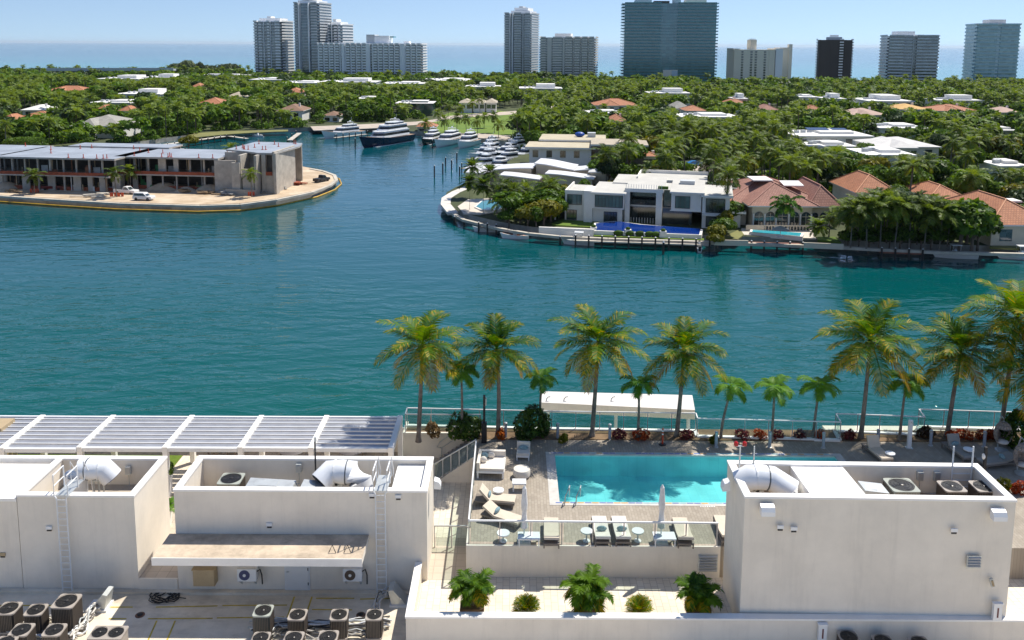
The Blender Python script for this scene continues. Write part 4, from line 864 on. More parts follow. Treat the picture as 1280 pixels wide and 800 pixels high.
for px, w, lab in ((775, 26, 'left of the small dark palm in front of the pavilion'), (800, 30, 'at the foot of the small dark palm in front of the pavilion'), (858, 22, 'right of the pavilion end palm'), (927, 26, 'left of the pale small palm'), (948, 22, 'next to the grey bollard left of the pale small palm'), (972, 18, 'at the foot of the pale small palm'), (1000, 20, 'left of the small dark green palm'), (1024, 16, 'at the foot of the small dark green palm'), (1062, 18, 'left of the widest coconut palm'), (1188, 18, 'at the foot of the coconut palm by the shower post'), (1205, 26, 'in the brightest orange patch behind the right lounger'), (1226, 20, 'left of the last grey bollard at the right'), (1238, 14, 'just beside the egg chair')):
    k += 1; red = k in (2, 5, 8, 10, 11, 12, 13)
    shrub(('bright red croton ' if red else 'dark purple cordyline ') + lab, px, 548, w, .5, redleaf if red else leaf_mat('purple_leaves', (0.04, 0.008, 0.012), (0.16, 0.03, 0.03), .2, 2.0) if 'purple_leaves' not in MATS else MATS['purple_leaves'], 240, .09, 20 + k, group='red and purple bed plants along the fence')
shrub('bright yellow green agave beside the bollard at the right of the pavilion', 892, 553, 14, .45, leafY, 160, .12, 40)
shrub('dark spiky bromeliad behind the shower post', 1157, 546, 22, .6, leaf_mat('bromeliad', (0.03, 0.02, 0.015), (0.10, 0.06, 0.03), .2, 2.0), 240, .14, 41)
shrub('yellow and white variegated agave near the left end of the pavilion', 705, 552, 16, .4, leafY, 160, .12, 42)
for lab, px, py in (('low potted bush on the terrace corner behind the right block', 1254, 612), ('orange croton below the railing at the far right edge', 1272, 617)):
    shrub(lab, px, py, 22, .6, leafY if 'potted' in lab else redleaf, 260, .1, 50 + px)
# planters between the left blocks
ballm = leaf_mat('boxwood', (0.03, 0.07, 0.01), (0.10, 0.17, 0.02), .2, 3.0)
for lab, px, py, r_ in (('white tapered planter with a clipped round bush behind the gap of the left blocks', 210, 617, .36), ('lower white planter with a fan of green leaves in the gap of the left blocks', 209, 657, .0)):
    x, y, z = g(px, py, ZT); o = thing('planter', lab, 'planter', (x, y, ZT)); mb = MB(); mb.lathe([(.22, 0), (.3, .95), (.33, .97), (.33, 1.0), (.26, 1.0), (.25, .9)], 4, coping); b3 = mb.build('pot', o); b3.rotation_euler.z = rad(45)
    if r_: obj('bush', crown_mesh('boxwood_ball', 3, (.42, .42, .45), 1.4, 700, .06, ballm, 3, spread=.2, lr=(.8, .9), flat=-1), o)
    else: obj('leaves', palm_crown('pot_leaves', 5, .7, 14, [smallG], 12, .2, .06, .3, 1.2, .1, 1.6, segs=6), o, (0, 0, .95))
# ------------------------------------------------------------------ pool furniture
frame = M('taupe_frame', (0.20, 0.17, 0.145), .7, .1, 3.0); cush = M('beige_cushion', (0.62, 0.53, 0.42), .9, .06, 3.0); cushg = M('grey_cushion', (0.33, 0.31, 0.28), .9, .08, 3.0)
creamc = M('cream_cushion', (0.70, 0.64, 0.56), .9, .06, 3.0); pil = M('blue_pillow', (0.22, 0.33, 0.36), .9, .35, 9.0)
def lounger(label, px, py, rz, up=.9, c=None, pillow=True, z=ZP, xyz=None, group='sun loungers on the pool deck'):
    c = c or cush; x, y, _ = xyz or g(px, py, z); o = thing('sun_lounger', label, 'sun lounger', (x, y, z), rz, group)
    mb = MB(); mb.box(-.36, .36, -1.0, 1.0, .2, .28, frame); mb.build('frame', o)
    for sx in (-.33, .33):
        for sy in (-.9, .9): mb = MB(); mb.cbox((sx, sy, .1), (.06, .06, .2), frame); mb.build('leg', o)
    mb = MB(); mb.side([(-1.0, .28), (.3, .28), (.3, .39), (-.97, .39), (-1.0, .36)], -.34, .34, c); s_ = mb.build('seat_cushion', o); s_.data.transform(Matrix(((0, 1, 0, 0), (1, 0, 0, 0), (0, 0, 1, 0), (0, 0, 0, 1)))); s_.data.flip_normals()
    ca, sa = math.cos(up), math.sin(up); mb = MB(); mb.side([(.3, .28), (.3 + .72 * ca, .28 + .72 * sa), (.3 + .72 * ca - .1 * sa, .28 + .72 * sa + .1 * ca), (.3 - .1 * sa, .28 + .1 * ca + .01)], -.34, .34, c); s_ = mb.build('back_cushion', o); s_.data.transform(Matrix(((0, 1, 0, 0), (1, 0, 0, 0), (0, 0, 1, 0), (0, 0, 0, 1)))); s_.data.flip_normals()
    if pillow: mb = MB(); mb.ball((0, .28, .5), (.24, .08, .14), pil, 10, 6); mb.build('pillow', o, smooth=True)
    return o
lounger('beige lounger beside the round white table, left of the pool, back raised', 619, 630, rad(82), .85)
lounger('beige lounger nearest the railing corner left of the pool, lying askew', 628, 652, rad(60), .5)
lounger('tan lounger with a raised back under the widest coconut palm', 1096, 570, rad(8), 1.15, pillow=False)
lounger('grey lounger with two blue pillows right of the white shower post', 1197, 568, rad(8), 1.15, cushg)
lounger('grey lounger lying sideways at the right edge by the egg chairs', 1246, 582, rad(-78), .3, cushg)
lounger('single beige lounger against the near railing left of the double one', 689, 671, rad(178), .25, pillow=False)
lounger('beige lounger against the near railing right of the white umbrella', 853, 671, rad(178), .25, pillow=False)
lounger('beige lounger half hidden behind the left wall of the right block', 906, 668, rad(178), .25, pillow=False)
for px, lab in ((751, 'left half of the double beige lounger at the near railing'), (776, 'right half of the double beige lounger at the near railing')): lounger(lab, px, 669, rad(180), .2, creamc)
def rtable(label, px, py, r, h, m, z=ZP, name='side_table'):
    x, y, _ = g(px, py, z); o = thing(name, label, 'table', (x, y, z)); mb = MB(); mb.lathe([(r, h - .04), (r, h), (r * .98, h + .01)], 20, m); mb.build('table_top', o, smooth=True); mb = MB(); mb.cyl((0, 0, .02), (0, 0, h - .03), .04, m); mb.build('stem', o); mb = MB(); mb.lathe([(r * .6, 0), (r * .6, .02), (.04, .04)], 14, m); mb.build('foot', o)
rtable('round white table between the left loungers and the daybed', 623, 624, .28, .5, poolwhite)
rtable('round white table right of the tan lounger under the widest palm', 1112, 577, .26, .5, poolwhite)
rtable('round white table right of the grey lounger with pillows', 1210, 573, .28, .55, poolwhite)
rtable('white side table behind the near railing under the left folded umbrella', 629, 676, .3, .4, poolwhite)
rtable('white side table behind the near railing left of the double lounger', 733, 676, .28, .5, poolwhite)
rtable('white side table behind the near railing right of the double lounger', 797, 676, .28, .5, poolwhite)
for px, lab in ((661, 'square white low table behind the glass at the left umbrella'), (830, 'square white low table behind the glass at the right umbrella')):
    x, y, _ = g(px, 680, ZP); o = thing('low_table', lab, 'table', (x, y, ZP)); mb = MB(); mb.box(-.5, .5, -.3, .3, .36, .42, poolwhite); mb.build('table_top', o)
    for sx in (-.44, .44):
        for sy in (-.25, .25): mb = MB(); mb.cbox((sx, sy, .18), (.05, .05, .36), poolwhite); mb.build('leg', o)
for px, ytop, lab in ((655, 607, 'folded white umbrella standing left of the pool railing middle'), (826, 606, 'folded white umbrella standing by the near railing beside the right block')):
    x, y, _ = g(px, 678, ZP); o = thing('folded_umbrella', lab, 'umbrella', (x, y, ZP)); zt = aty(px, ytop, y)[1] - ZP
    mb = MB(); mb.cyl((0, 0, 0), (0, 0, zt), .03, whitemetal); mb.build('pole', o); mb = MB(); mb.box(-.3, .3, -.3, .3, 0, .07, galv); mb.build('base', o)
    mb = MB(); P = []
    for r_, z_ in ((.17, .75), (.15, 1.0), (.11, 1.35), (.1, 1.6), (.14, 1.62), (.15, 1.9), (.09, zt - .12), (.02, zt)): P.append((r_, z_))
    mb.lathe(P, 9, M('white_canvas', (0.74, 0.72, 0.70), .9, .1, 4.0)); mb.build('canopy', o)
# daybed, chairs, ottoman
x, y, _ = g(612, 588, ZP); o = thing('daybed', 'white framed square daybed with cream cushions at the pool deck left side', 'daybed', (x + .1, y - .1, ZP), rad(-3))
mb = MB(); mb.box(-.72, .72, -.8, .8, .3, .4, poolwhite); mb.build('frame', o)
for sx in (-.66, .66):
    for sy in (-.74, .74): mb = MB(); mb.cbox((sx, sy, .15), (.09, .09, .3), poolwhite); mb.build('leg', o)
mb = MB(); mb.box(-.55, .7, -.78, .55, .4, .55, creamc); mb.build('mattress', o); mb = MB(); mb.box(-.72, -.57, -.78, .78, .4, .85, creamc); mb.build('side_cushion', o); mb = MB(); mb.box(-.55, .7, .57, .78, .4, .85, creamc); mb.build('back_cushion', o)
for k, (a, b2, m_) in enumerate(((-.4, .35, pil), (-.05, .42, creamc), (-.42, -.1, creamc))): mb = MB(); mb.ball((a, b2, .7), (.2, .12, .18), m_, 10, 6); mb.build('pillow', o, smooth=True)
x, y, _ = g(654, 572, ZP); o = thing('armchair', 'white low armchair with a blue pillow at the pool left corner', 'armchair', (x, y, ZP), rad(-4))
mb = MB(); mb.box(-.36, .36, -.36, .36, .18, .28, poolwhite); mb.build('frame', o); mb = MB(); mb.box(-.34, .34, -.36, .22, .28, .42, creamc); mb.build('seat', o); mb = MB(); mb.box(-.36, .36, .24, .38, .28, .78, creamc); mb.build('backrest', o); mb = MB(); mb.ball((0, .14, .52), (.28, .08, .13), pil, 10, 6); mb.build('pillow', o, smooth=True)
for sx in (-.32, .32):
    for sy in (-.32, .32): mb = MB(); mb.cbox((sx, sy, .09), (.06, .06, .18), poolwhite); mb.build('leg', o)
x, y, _ = g(652, 596, ZP); o = thing('ottoman', 'round cream ottoman between the armchair and the white stool', 'ottoman', (x, y, ZP)); mb = MB(); mb.lathe([(.38, .05), (.45, .12), (.46, .36), (.42, .46), (.2, .5)], 24, creamc); mb.build('cushion', o, smooth=True); mb = MB(); mb.lathe([(.36, 0), (.36, .06), (.3, .06)], 20, frame); mb.build('base', o)
x, y, _ = g(649, 612, ZP); o = thing('stool', 'white square stool below the round ottoman', 'stool', (x, y, ZP)); mb = MB(); mb.box(-.35, .35, -.25, .25, .38, .46, poolwhite); mb.build('seat', o)
for sx in (-.3, .3):
    for sy in (-.2, .2): mb = MB(); mb.cbox((sx, sy, .19), (.07, .07, .38), poolwhite); mb.build('leg', o)
# egg chairs
wick = M('taupe_wicker', (0.34, 0.29, 0.25), .8, .25, 14.0)
for lab, px, py in (('hanging taupe wicker egg chair with its pole, right of the last bollard', 1252, 563), ('second wicker egg chair cut by the right picture edge', 1277, 592)):
    x, y, _ = g(px, py, ZP); o = thing('egg_chair', lab, 'hanging chair', (x, y, ZP))
    mb = MB(); mb.lathe([(.35, 0), (.35, .04), (.05, .06)], 18, galv); mb.build('base', o); mb = MB(); mb.tube([(0, .4, .02), (0, .5, 1.3), (0, .3, 1.9), (0, .05, 1.85), (0, 0, 1.7)], .035, 8, galv); mb.build('pole', o, smooth=True)
    me = bpy.data.meshes.new('basket'); mb = MB(); n_ = 16
    for i in range(9):
        a0, a1 = i / 9 * math.pi, (i + 1) / 9 * math.pi
        for j in range(n_):
            b0, b1 = 2 * math.pi * j / n_, 2 * math.pi * (j + 1) / n_
            if math.sin((b0 + b1) / 2) < -.45 and .28 < i / 9 < .8: continue
            f_ = lambda a, b_: (.45 * math.sin(a) * math.cos(b_), .4 * math.sin(a) * math.sin(b_), 1.0 + .68 * math.cos(a))
            mb.face([f_(a0, b0), f_(a1, b0), f_(a1, b1), f_(a0, b1)], wick)
    b3 = mb.build('basket', o); md = b3.modifiers.new('weave', 'WIREFRAME'); md.thickness = .06; md.use_replace = False
    mb = MB(); mb.ball((0, 0, .52), (.34, .3, .13), creamc, 12, 6); mb.build('seat_cushion', o, smooth=True)
# bollards and posts
bolm = M('bollard_grey', (0.32, 0.36, 0.42), .5, .08, 2.0)
b0 = None
for px, py, lab in ((632, 547, 'grey bollard light beside the orange croton'), (697, 548, 'grey bollard light right of the big round shrub'), (762, 549, 'grey bollard light right of the orange fronded coconut palm'), (895, 559, 'grey bollard light beside the yellow agave'), (962, 559, 'grey bollard light under the pale small palm'), (1029, 560, 'grey bollard light right of the small dark green palm'), (1097, 556, 'white topped bollard light behind the tan lounger'), (1163, 557, 'grey bollard light right of the white shower post'), (1230, 559, 'grey bollard light at the orange bed near the egg chair')):
    x, y, _ = g(px, py, ZP)
    if b0 is None:
        b0 = thing('bollard_light', lab, 'bollard', (x, y, ZP), 0, 'bollard lights along the planting bed'); mb = MB(); mb.cyl((0, 0, 0), (0, 0, .78), .085, bolm, 12); mb.build('post', b0, smooth=True); mb = MB(); mb.lathe([(.1, .78), (.1, .9), (.06, .93)], 12, alu); mb.build('lamp_head', b0); mb = MB(); mb.lathe([(.13, 0), (.13, .03), (.1, .04)], 12, galv); mb.build('foot', b0)
    else: copy_tree(b0, (x, y, ZP), 0, label=lab)
x, y, _ = g(605, 556, ZP); o = thing('lamp_post', 'slim black lamp post at the top of the stair', 'lamp post', (x, y + .3, ZP)); h = aty(605, 494, y + .3)[1] - ZP; mb = MB(); mb.cbox((0, 0, h / 2), (.13, .13, h), black); mb.build('pole', o); mb = MB(); mb.cbox((.1, -.05, h - .35), (.05, .2, .4), galv); mb.build('lamp_head', o); mb = MB(); mb.cbox((0, 0, .6), (.3, .25, 1.2), black); mb.build('base', o)
x, y, _ = g(1136, 560, ZP); o = thing('shower_post', 'white square outdoor shower post at the pool deck edge', 'shower', (x, y, ZP)); h = aty(1138, 525, y)[1] - ZP; mb = MB(); mb.cbox((0, 0, h / 2), (.2, .16, h), poolwhite); mb.build('column', o); mb = MB(); mb.tube([(0, -.08, h - .1), (0, -.35, h - .08), (0, -.38, h - .16)], .025, 6, galv); mb.build('shower_head', o); mb = MB(); mb.cbox((0, 0, .02), (.36, .3, .04), galv); mb.build('foot', o)
orm = M('orange_plastic', (0.55, 0.06, 0.02), .5)
x, y, _ = g(828, 556, ZP); o = thing('delineator_post', 'orange traffic post at the pool deck edge right of the pavilion palm', 'traffic post', (x, y, ZP)); mb = MB(); mb.cyl((0, 0, .04), (0, 0, 1.0), .05, orm, 10); mb.build('post', o); mb = MB(); mb.lathe([(.2, 0), (.2, .04), (.06, .07)], 12, rubber); mb.build('base', o)
for z_ in (.6, .8): mb = MB(); mb.tube([(0, 0, z_), (0, 0, z_ + .08)], .053, 10, whitemetal); mb.build('reflective_band', o)
x, y, _ = g(1217, 612, ZP); o = thing('lamp_post', 'slim dark lamp post behind the right block near the egg chairs', 'lamp post', (x + .1, y - .6, ZP)); mb = MB(); mb.cbox((0, 0, 1.3), (.12, .12, 2.6), black); mb.build('pole', o); mb = MB(); mb.ball((-.08, 0, 2.1), (.09, .09, .16), whitemetal, 8, 6); mb.build('lamp', o); mb = MB(); mb.cbox((0, 0, .03), (.25, .25, .06), galv); mb.build('base', o)
# patio furniture under the pergola
for px, py, lab in ((264, 574, 'dark wicker chair under the pergola, left of two'), (287, 574, 'dark wicker chair under the pergola, right of two'), (354, 573, 'grey chair under the pergola near the dark round table'), (448, 574, 'grey chair under the right bay of the pergola')):
    x, y, _ = g(px, py, ZT); o = thing('patio_chair', lab, 'chair', (x, y + .6, ZT), rad(rr.uniform(-30, 30)), 'chairs under the pergola'); cm = M('dark_wicker', (0.12, 0.09, 0.075), .8, .3, 9.0)
    mb = MB(); mb.box(-.27, .27, -.27, .27, .4, .46, cm); mb.build('seat', o); mb = MB(); mb.box(-.27, .27, .22, .28, .46, .9, cm); mb.build('backrest', o)
    for sx in (-.24, .24):
        mb = MB(); mb.box(sx - .03, sx + .03, -.25, .22, .62, .66, cm); mb.build('armrest', o)
        for sy in (-.24, .24): mb = MB(); mb.cbox((sx, sy, .2), (.05, .05, .4), cm); mb.build('leg', o)
tabm = M('dark_table', (0.10, 0.085, 0.08), .5)
rtable('dark round table under the third pergola bay from the left', 366, 577, .75, .74, tabm, ZT, 'patio_table'); rtable('dark round table under the last pergola bay', 440, 577, .75, .74, tabm, ZT, 'patio_table')
# ------------------------------------------------------------------ house on the construction island
tileB = tile_mat('brown_roof_tiles', (0.30, 0.135, 0.095), (0.38, 0.185, 0.135), (0.18, 0.08, 0.055), 0.5, 0.42, .8, msize=.05)
tileO = tile_mat('orange_roof_tiles', (0.42, 0.165, 0.075), (0.50, 0.215, 0.105), (0.26, 0.10, 0.05), 0.5, 0.42, .8, msize=.05)
tileT = tile_mat('tan_roof_tiles', (0.42, 0.36, 0.27), (0.48, 0.41, 0.31), (0.3, 0.25, 0.18), 0.8, 0.5, .8, msize=.04)
tileG = tile_mat('grey_roof_tiles', (0.30, 0.285, 0.25), (0.36, 0.34, 0.30), (0.2, 0.19, 0.17), 0.6, 0.45, .8, msize=.04)
whiteroof = M('white_roof', (0.74, 0.72, 0.68), .7, .1, .25)
slabroof = M('formwork_roof', (0.30, 0.33, 0.37), .55, .2, .18)
netm = M('orange_safety_net', (0.30, 0.075, 0.035), .9, .3, 1.5)
redp = M('red_guard_post', (0.50, 0.06, 0.02), .6)
shearm = M('board_marked_concrete', (0.45, 0.405, 0.34), .9, .2, .6, bump=.3, bscale=4)
tw_grey0 = M('grey_block', (0.32, 0.31, 0.29), .9, .2, 1.0); palecap0 = M('pale_precast', (0.55, 0.5, 0.42), .9, .15, 1.0)
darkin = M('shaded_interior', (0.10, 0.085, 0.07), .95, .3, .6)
cb = thing('unfinished_house', 'two storey concrete house shell under construction on the sandy point', 'building', (-130.5, 208.2, 1.5), rad(-6.4))
def part(o, name, fn, label=None, smooth=False):
    mb = MB(); fn(mb); return mb.build(name, o, label, smooth)
F1, F2 = 3.9, 7.75
secs = [(-40, 6.5, -1.0, 18), (5.5, 37, -3.2, 16), (34, 60.5, 1.4, 17)]
for x0, x1, y0, y1 in secs:
    part(cb, 'roof_slab', lambda m: m.box(x0, x1, y0 - .9, y1, F2, F2 + .42, concrete, slabroof))
    part(cb, 'floor_slab', lambda m: m.box(x0 + .3, x1 - .4, y0 - .6, y1, F1 - .3, F1, concrete))
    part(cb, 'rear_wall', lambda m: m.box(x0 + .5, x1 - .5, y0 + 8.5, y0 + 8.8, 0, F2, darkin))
    part(cb, 'safety_net', lambda m: m.box(x0 + .4, x1 - .5, y0 - .58, y0 - .52, F1, F1 + .75, netm))
    part(cb, 'safety_net', lambda m: m.box(x0 + .6, x1 - .8, y0 + .9, y0 + .95, .0, .9, netm))
    n = int((x1 - x0) / 3.4)
    for i in range(n + 1):
        x = x0 + .8 + (x1 - x0 - 1.6) * i / n
        for za, zb in ((0, F1 - .3), (F1, F2)):
            if rr.random() < .8:
                w_ = rr.choice((.35, .35, .35, .4, 1.2, 1.9)); part(cb, 'column', lambda m: m.box(x - w_ / 2, x + w_ / 2, y0 + .5, y0 + .85, za, zb, rr.choice((concrete, shearm))))
            if rr.random() < .5: part(cb, 'column', lambda m: m.box(x + 1.2, x + 1.5, y0 + 3.6, y0 + 3.9, za, zb, concrete))
propm = [M('tan_plywood', (0.45, 0.33, 0.2), .9, .2, 1.0), M('white_panel', (0.62, 0.6, 0.56), .8, .1, 1.0), M('rust_steel', (0.25, 0.10, 0.05), .8, .3, 1.0), concrete, M('green_panel', (0.05, 0.22, 0.08), .7)]
for i in range(88):
    s_ = secs[(0, 1, 1, 2, 2)[i % 5]]; x, y, zf = rr.uniform(max(s_[0], -12) + 1, s_[1] - 1.5), s_[2] + rr.uniform(-.1, 3.5), (0, F1)[i % 2]; w_ = rr.choice((.15, .15, .2, .9, 1.6)); h_ = (F1 - .3 if rr.random() < .6 else rr.uniform(.5, 2.2)) if w_ < .3 else rr.uniform(.5, 2.4)
    part(cb, 'formwork_prop', lambda m: m.cbox((x, y, zf + h_ / 2), (w_, .15, h_), propm[0 if w_ < .3 and i % 3 else i % 5], rz=rr.uniform(-.3, .3)))
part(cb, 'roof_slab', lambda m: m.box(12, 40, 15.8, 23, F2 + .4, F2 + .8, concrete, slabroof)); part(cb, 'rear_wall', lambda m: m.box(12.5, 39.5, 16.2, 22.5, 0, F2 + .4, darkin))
part(cb, 'floor_slab', lambda m: m.prism([(30, -3.6), (38, -5.2), (38.2, -4.6), (35, -1)], F1 - .3, F1, concrete))
# tall shear walls of the right end
HB = 9.3
part(cb, 'roof_slab', lambda m: m.prism([(60, 6), (66.5, 3.2), (70.2, .8), (74.4, .8), (75.4, 15), (73.5, 22), (60.5, 23)], HB, HB + .4, concrete, slabroof))
for x0, x1, y0, y1, h in ((59.5, 64.8, .4, .8, F2), (64.8, 66.8, -1.8, -1.3, F2 - .2), (67.2, 70.0, -1.3, -.8, 6.0), (70.2, 70.8, -1.4, 4, HB - .02), (71.2, 72.2, .6, 1.0, HB - .02), (73.9, 74.5, .6, 14, HB + .7), (72.2, 73.85, .7, 1.0, 4.3), (60.5, 70.1, 4.2, 4.6, HB - .02), (60, 74, 20, 20.4, HB - .02), (66.3, 66.9, -1.3, 4.1, HB - .02), (74.6, 75.2, -.4, 1.4, HB + .5)):
    part(cb, 'shear_wall', lambda m: m.box(x0, x1, y0, y1, 0, h, shearm))
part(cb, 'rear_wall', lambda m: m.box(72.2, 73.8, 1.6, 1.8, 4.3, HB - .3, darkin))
part(cb, 'safety_net', lambda m: m.box(72.2, 73.85, .6, .66, 4.3, 5.2, netm))
part(cb, 'low_wall', lambda m: m.box(63.5, 71, -2.6, -2.2, 0, 1.3, shearm))
for i in range(46):
    s_ = rr.choice(secs + [(61, 74, 7, 21)]); x, y = rr.uniform(max(-5, s_[0] + 1), s_[1] - 1), rr.choice((s_[2] - .5, rr.uniform(s_[2], s_[3])))
    zz = (F2 if x < 60.6 else HB) + .4
    part(cb, 'guard_post', lambda m: (m.cbox((x, y, zz + .5), (.14, .14, 1.0), redp), m.cbox((x, y, zz + .06), (.5, .3, .12), redp)))
tp = thing('tarpaulin', 'bright blue tarpaulin draped inside the unfinished house ground floor', 'tarp', (*at(68, 221, 2.2), 1.6)); part(tp, 'sheet', lambda m: (m.box(-1.3, 1.2, -.4, .4, 0, 1.7, M('blue_tarp', (0.01, 0.07, 0.35), .5, .2, 1.0)), m.cbox((.3, -.5, 1.2), (1.8, .2, .7), M('blue_tarp', (0.01, 0.07, 0.35)), ry=rad(8))))
for lab, px, py, s_ in (('low sand heap in front of the right half of the unfinished house', 262, 238, 3.0), ('long sand heap left of the right concrete walls', 285, 240, 2.4), ('sand heap behind the white pickup on the construction site', 205, 236, 3.2), ('small spoil heap in the middle of the construction site', 232, 239, 2.2), ('pale sand heap at the left edge of the construction site', 8, 236, 3.5)):
    x, y = at(px, py, 1.5); o = thing('sand_heap', lab, 'sand heap', (x, y, 1.5), rr.random()); mb = MB(); n_ = 12; k0 = random.Random(px)
    prof = [[(s_ * f * (1 + k0.uniform(-.15, .15)), hh * s_ * .5) for f, hh in ((1.3, 0), (.9, .45), (.45, .85), (.12, 1.0))] for _ in range(n_)]
    for j in range(n_):
        for i in range(3):
            a0, a1 = 2 * math.pi * j / n_, 2 * math.pi * (j + 1) / n_; p, p2 = prof[j], prof[(j + 1) % n_]
            mb.face([(p[i][0] * math.cos(a0), .6 * p[i][0] * math.sin(a0), p[i][1]), (p2[i][0] * math.cos(a1), .6 * p2[i][0] * math.sin(a1), p2[i][1]), (p2[i + 1][0] * math.cos(a1), .6 * p2[i + 1][0] * math.sin(a1), p2[i + 1][1]), (p[i + 1][0] * math.cos(a0), .6 * p[i + 1][0] * math.sin(a0), p[i + 1][1])], sandm)
    mb.build('heap', o, smooth=True)
stk = M('timber_stack', (0.34, 0.24, 0.14), .9, .3, 1.5)
for k, (px, py, w_, m_, lab) in enumerate(((262, 243, 3.0, stk, 'flat stack of formwork timber in front of the right half of the house shell'), (285, 243.5, 2.4, tw_grey0, 'grey block stack left of the slender palm'), (325, 241, 2.2, tw_grey0, 'grey pallets below the tall concrete walls'), (345, 236, 2.6, tw_grey0, 'row of concrete blocks right of the tall walls'), (372, 231, 2.2, netm, 'reddish crate by the right corner of the house shell'), (112, 246, 4.0, palecap0, 'pale precast slabs on the sand left of the white pickup'), (228, 240, 2.6, stk, 'timber pile in the shade behind the off-road wagon'), (20, 240, 2.5, stk, 'timber pile at the left edge of the sandy site'), (306, 241.5, 1.8, black, 'black drums left of the tall concrete walls'))):
    x, y = at(px, py, 1.5); o = thing('material_stack', lab, 'stack', (x, y, 1.5), rr.uniform(-.4, .2)); k1 = random.Random(k)
    mb = MB()
    for j in range(9): mb.cbox((k1.uniform(-.5, .5) * w_, k1.uniform(-.7, .7), .12 + .16 * (j // 3)), (w_ * k1.uniform(.35, .8), k1.uniform(.3, .7), .15), m_, rz=k1.uniform(-.25, .25))
    mb.build('pile', o); o.scale = (1.35, 1.35, 1.5)
def car(label, cat, px, py, z, rz, paint, kind='suv', L=4.8):
    x, y = at(px, py, z); o = thing('parked_' + ('pickup' if kind == 'pickup' else 'car'), label, cat, (x, y, z), rz); h = .95
    body = [(-L / 2, .35), (L / 2, .35), (L / 2, .75), (L / 2 - .15, .95), (L * .22, 1.02), (-L / 2 + .05, 1.05)]
    part(o, 'body', lambda m: m.side(body, -.92, .92, paint))
    cab = {'suv': [(-L / 2 + .1, 1.02), (-L / 2 + .3, 1.72), (L * .08, 1.74), (L * .25, 1.0)], 'pickup': [(-L * .08, 1.02), (-L * .04, 1.74), (L * .12, 1.74), (L * .26, 1.0)], 'sedan': [(-L * .38, 1.0), (-L * .2, 1.45), (L * .08, 1.46), (L * .26, .98)]}[kind]
    part(o, 'cabin', lambda m: m.side(cab, -.8, .8, paint))
    x0, x1 = cab[0][0], cab[-1][0]; zt = cab[1][1]
    part(o, 'window', lambda m: (m.side([(cab[0][0] + .25, 1.12), (cab[1][0] + .15, zt - .1), (cab[2][0] - .05, zt - .1), (cab[3][0] - .3, 1.1)], -.83, .83, darkwin)))
    part(o, 'windscreen', lambda m: m.face([(cab[3][0] - .02, -.7, 1.06), (cab[3][0] - .02, .7, 1.06), (cab[2][0] + .06, .66, zt - .06), (cab[2][0] + .06, -.66, zt - .06)], darkwin))
    if kind == 'pickup': part(o, 'cargo_bed', lambda m: m.box(-L / 2 + .15, -L * .1, -.75, .75, 1.03, 1.06, black))
    for sx in (-L * .31, L * .31):
        for sy in (-.8, .8): part(o, 'wheel', lambda m: m.tube([(sx, sy - .12, .36), (sx, sy + .12, .36)], .36, 12, rubber))
    for sy in (-.65, .65): part(o, 'headlight', lambda m: m.box(L / 2 - .04, L / 2 + .02, sy - .16, sy + .16, .66, .8, poolwhite))
    return o
cw = M('white_car_paint', (0.75, 0.75, 0.74), .3, .04); cr = M('dark_red_paint', (0.14, 0.012, 0.012), .3, .1)
car('white pickup truck parked on the sand in front of the unfinished house', 'pickup truck', 158, 242, 1.5, rad(-12), cw, 'pickup', 5.6)
car('white boxy off-road wagon right of the white pickup near the seawall', 'car', 180, 250, 1.5, rad(-8), cw, 'suv', 4.6)
car('dark red pickup in the shade at the left of the construction site', 'pickup truck', 67, 237, 1.5, rad(2), cr, 'pickup', 5.2)
car('dark pickup loaded with scrap near the tip of the sandy point', 'pickup truck', 402, 227, 1.5, rad(60), M('dark_grey_paint', (.05, .05, .055), .4), 'pickup', 4.6)
orb = M('orange_barrier', (0.60, 0.09, 0.03), .6)
for lab, px, py, w_ in (('orange plastic barrier ring round the young palm left of the white pickup', 146, 246, 3.2), ('orange plastic barrier at the foot of the left young palm', 43, 241, 2.0), ('small orange barrier at the slender palm by the concrete walls', 314, 245, 1.5)):
    x, y = at(px, py, 1.5); o = thing('safety_barrier', lab, 'barrier', (x, y, 1.5))
    for k in range(4): part(o, 'panel', lambda m: m.cbox(((k - 1.5) * w_ / 4, .25 * (k % 2), .5), (w_ / 4.2, .1, .9), orb, rz=rad(25 * (-1) ** k)))
boom = thing('floating_boom', 'yellow floating turbidity boom following the sandy point shoreline', 'boom')
P = [Vector((*p, .15)) for p in isl[:12]]; P = [p + Vector(((P[min(i + 1, 11)] - P[max(i - 1, 0)]).y, -(P[min(i + 1, 11)] - P[max(i - 1, 0)]).x, 0)).normalized() * 1.3 for i, p in enumerate(P)]
part(boom, 'float', lambda m: m.tube(P, .2, 6, M('yellow_boom', (0.50, 0.30, 0.03), .5, .25, .6))); part(boom, 'skirt', lambda m: m.tube([p + Vector((0, 0, -.16)) for p in P], .12, 4, black))
sw = thing('seawall', 'grey concrete seawall cap round the sandy construction point', 'seawall')
def capline(o, px, z, wd, dz=0.0, mat=seawallm, h=.45, name='cap'):
    P = [Vector((*at(a, b2, z), 0)) for a, b2 in px]
    for a, b2 in zip(P, P[1:]):
        d = b2 - a; L = d.length; part(o, name, lambda m: m.cbox(((a.x + b2.x) / 2, (a.y + b2.y) / 2, z + dz), (L + .1, wd, h), mat, rz=math.atan2(d.y, d.x)))
palecap = M('pale_concrete_cap', (0.50, 0.45, 0.37), .9, .2, .4)
capline(sw, isl_px[:13], 1.35, .9, .1, palecap)
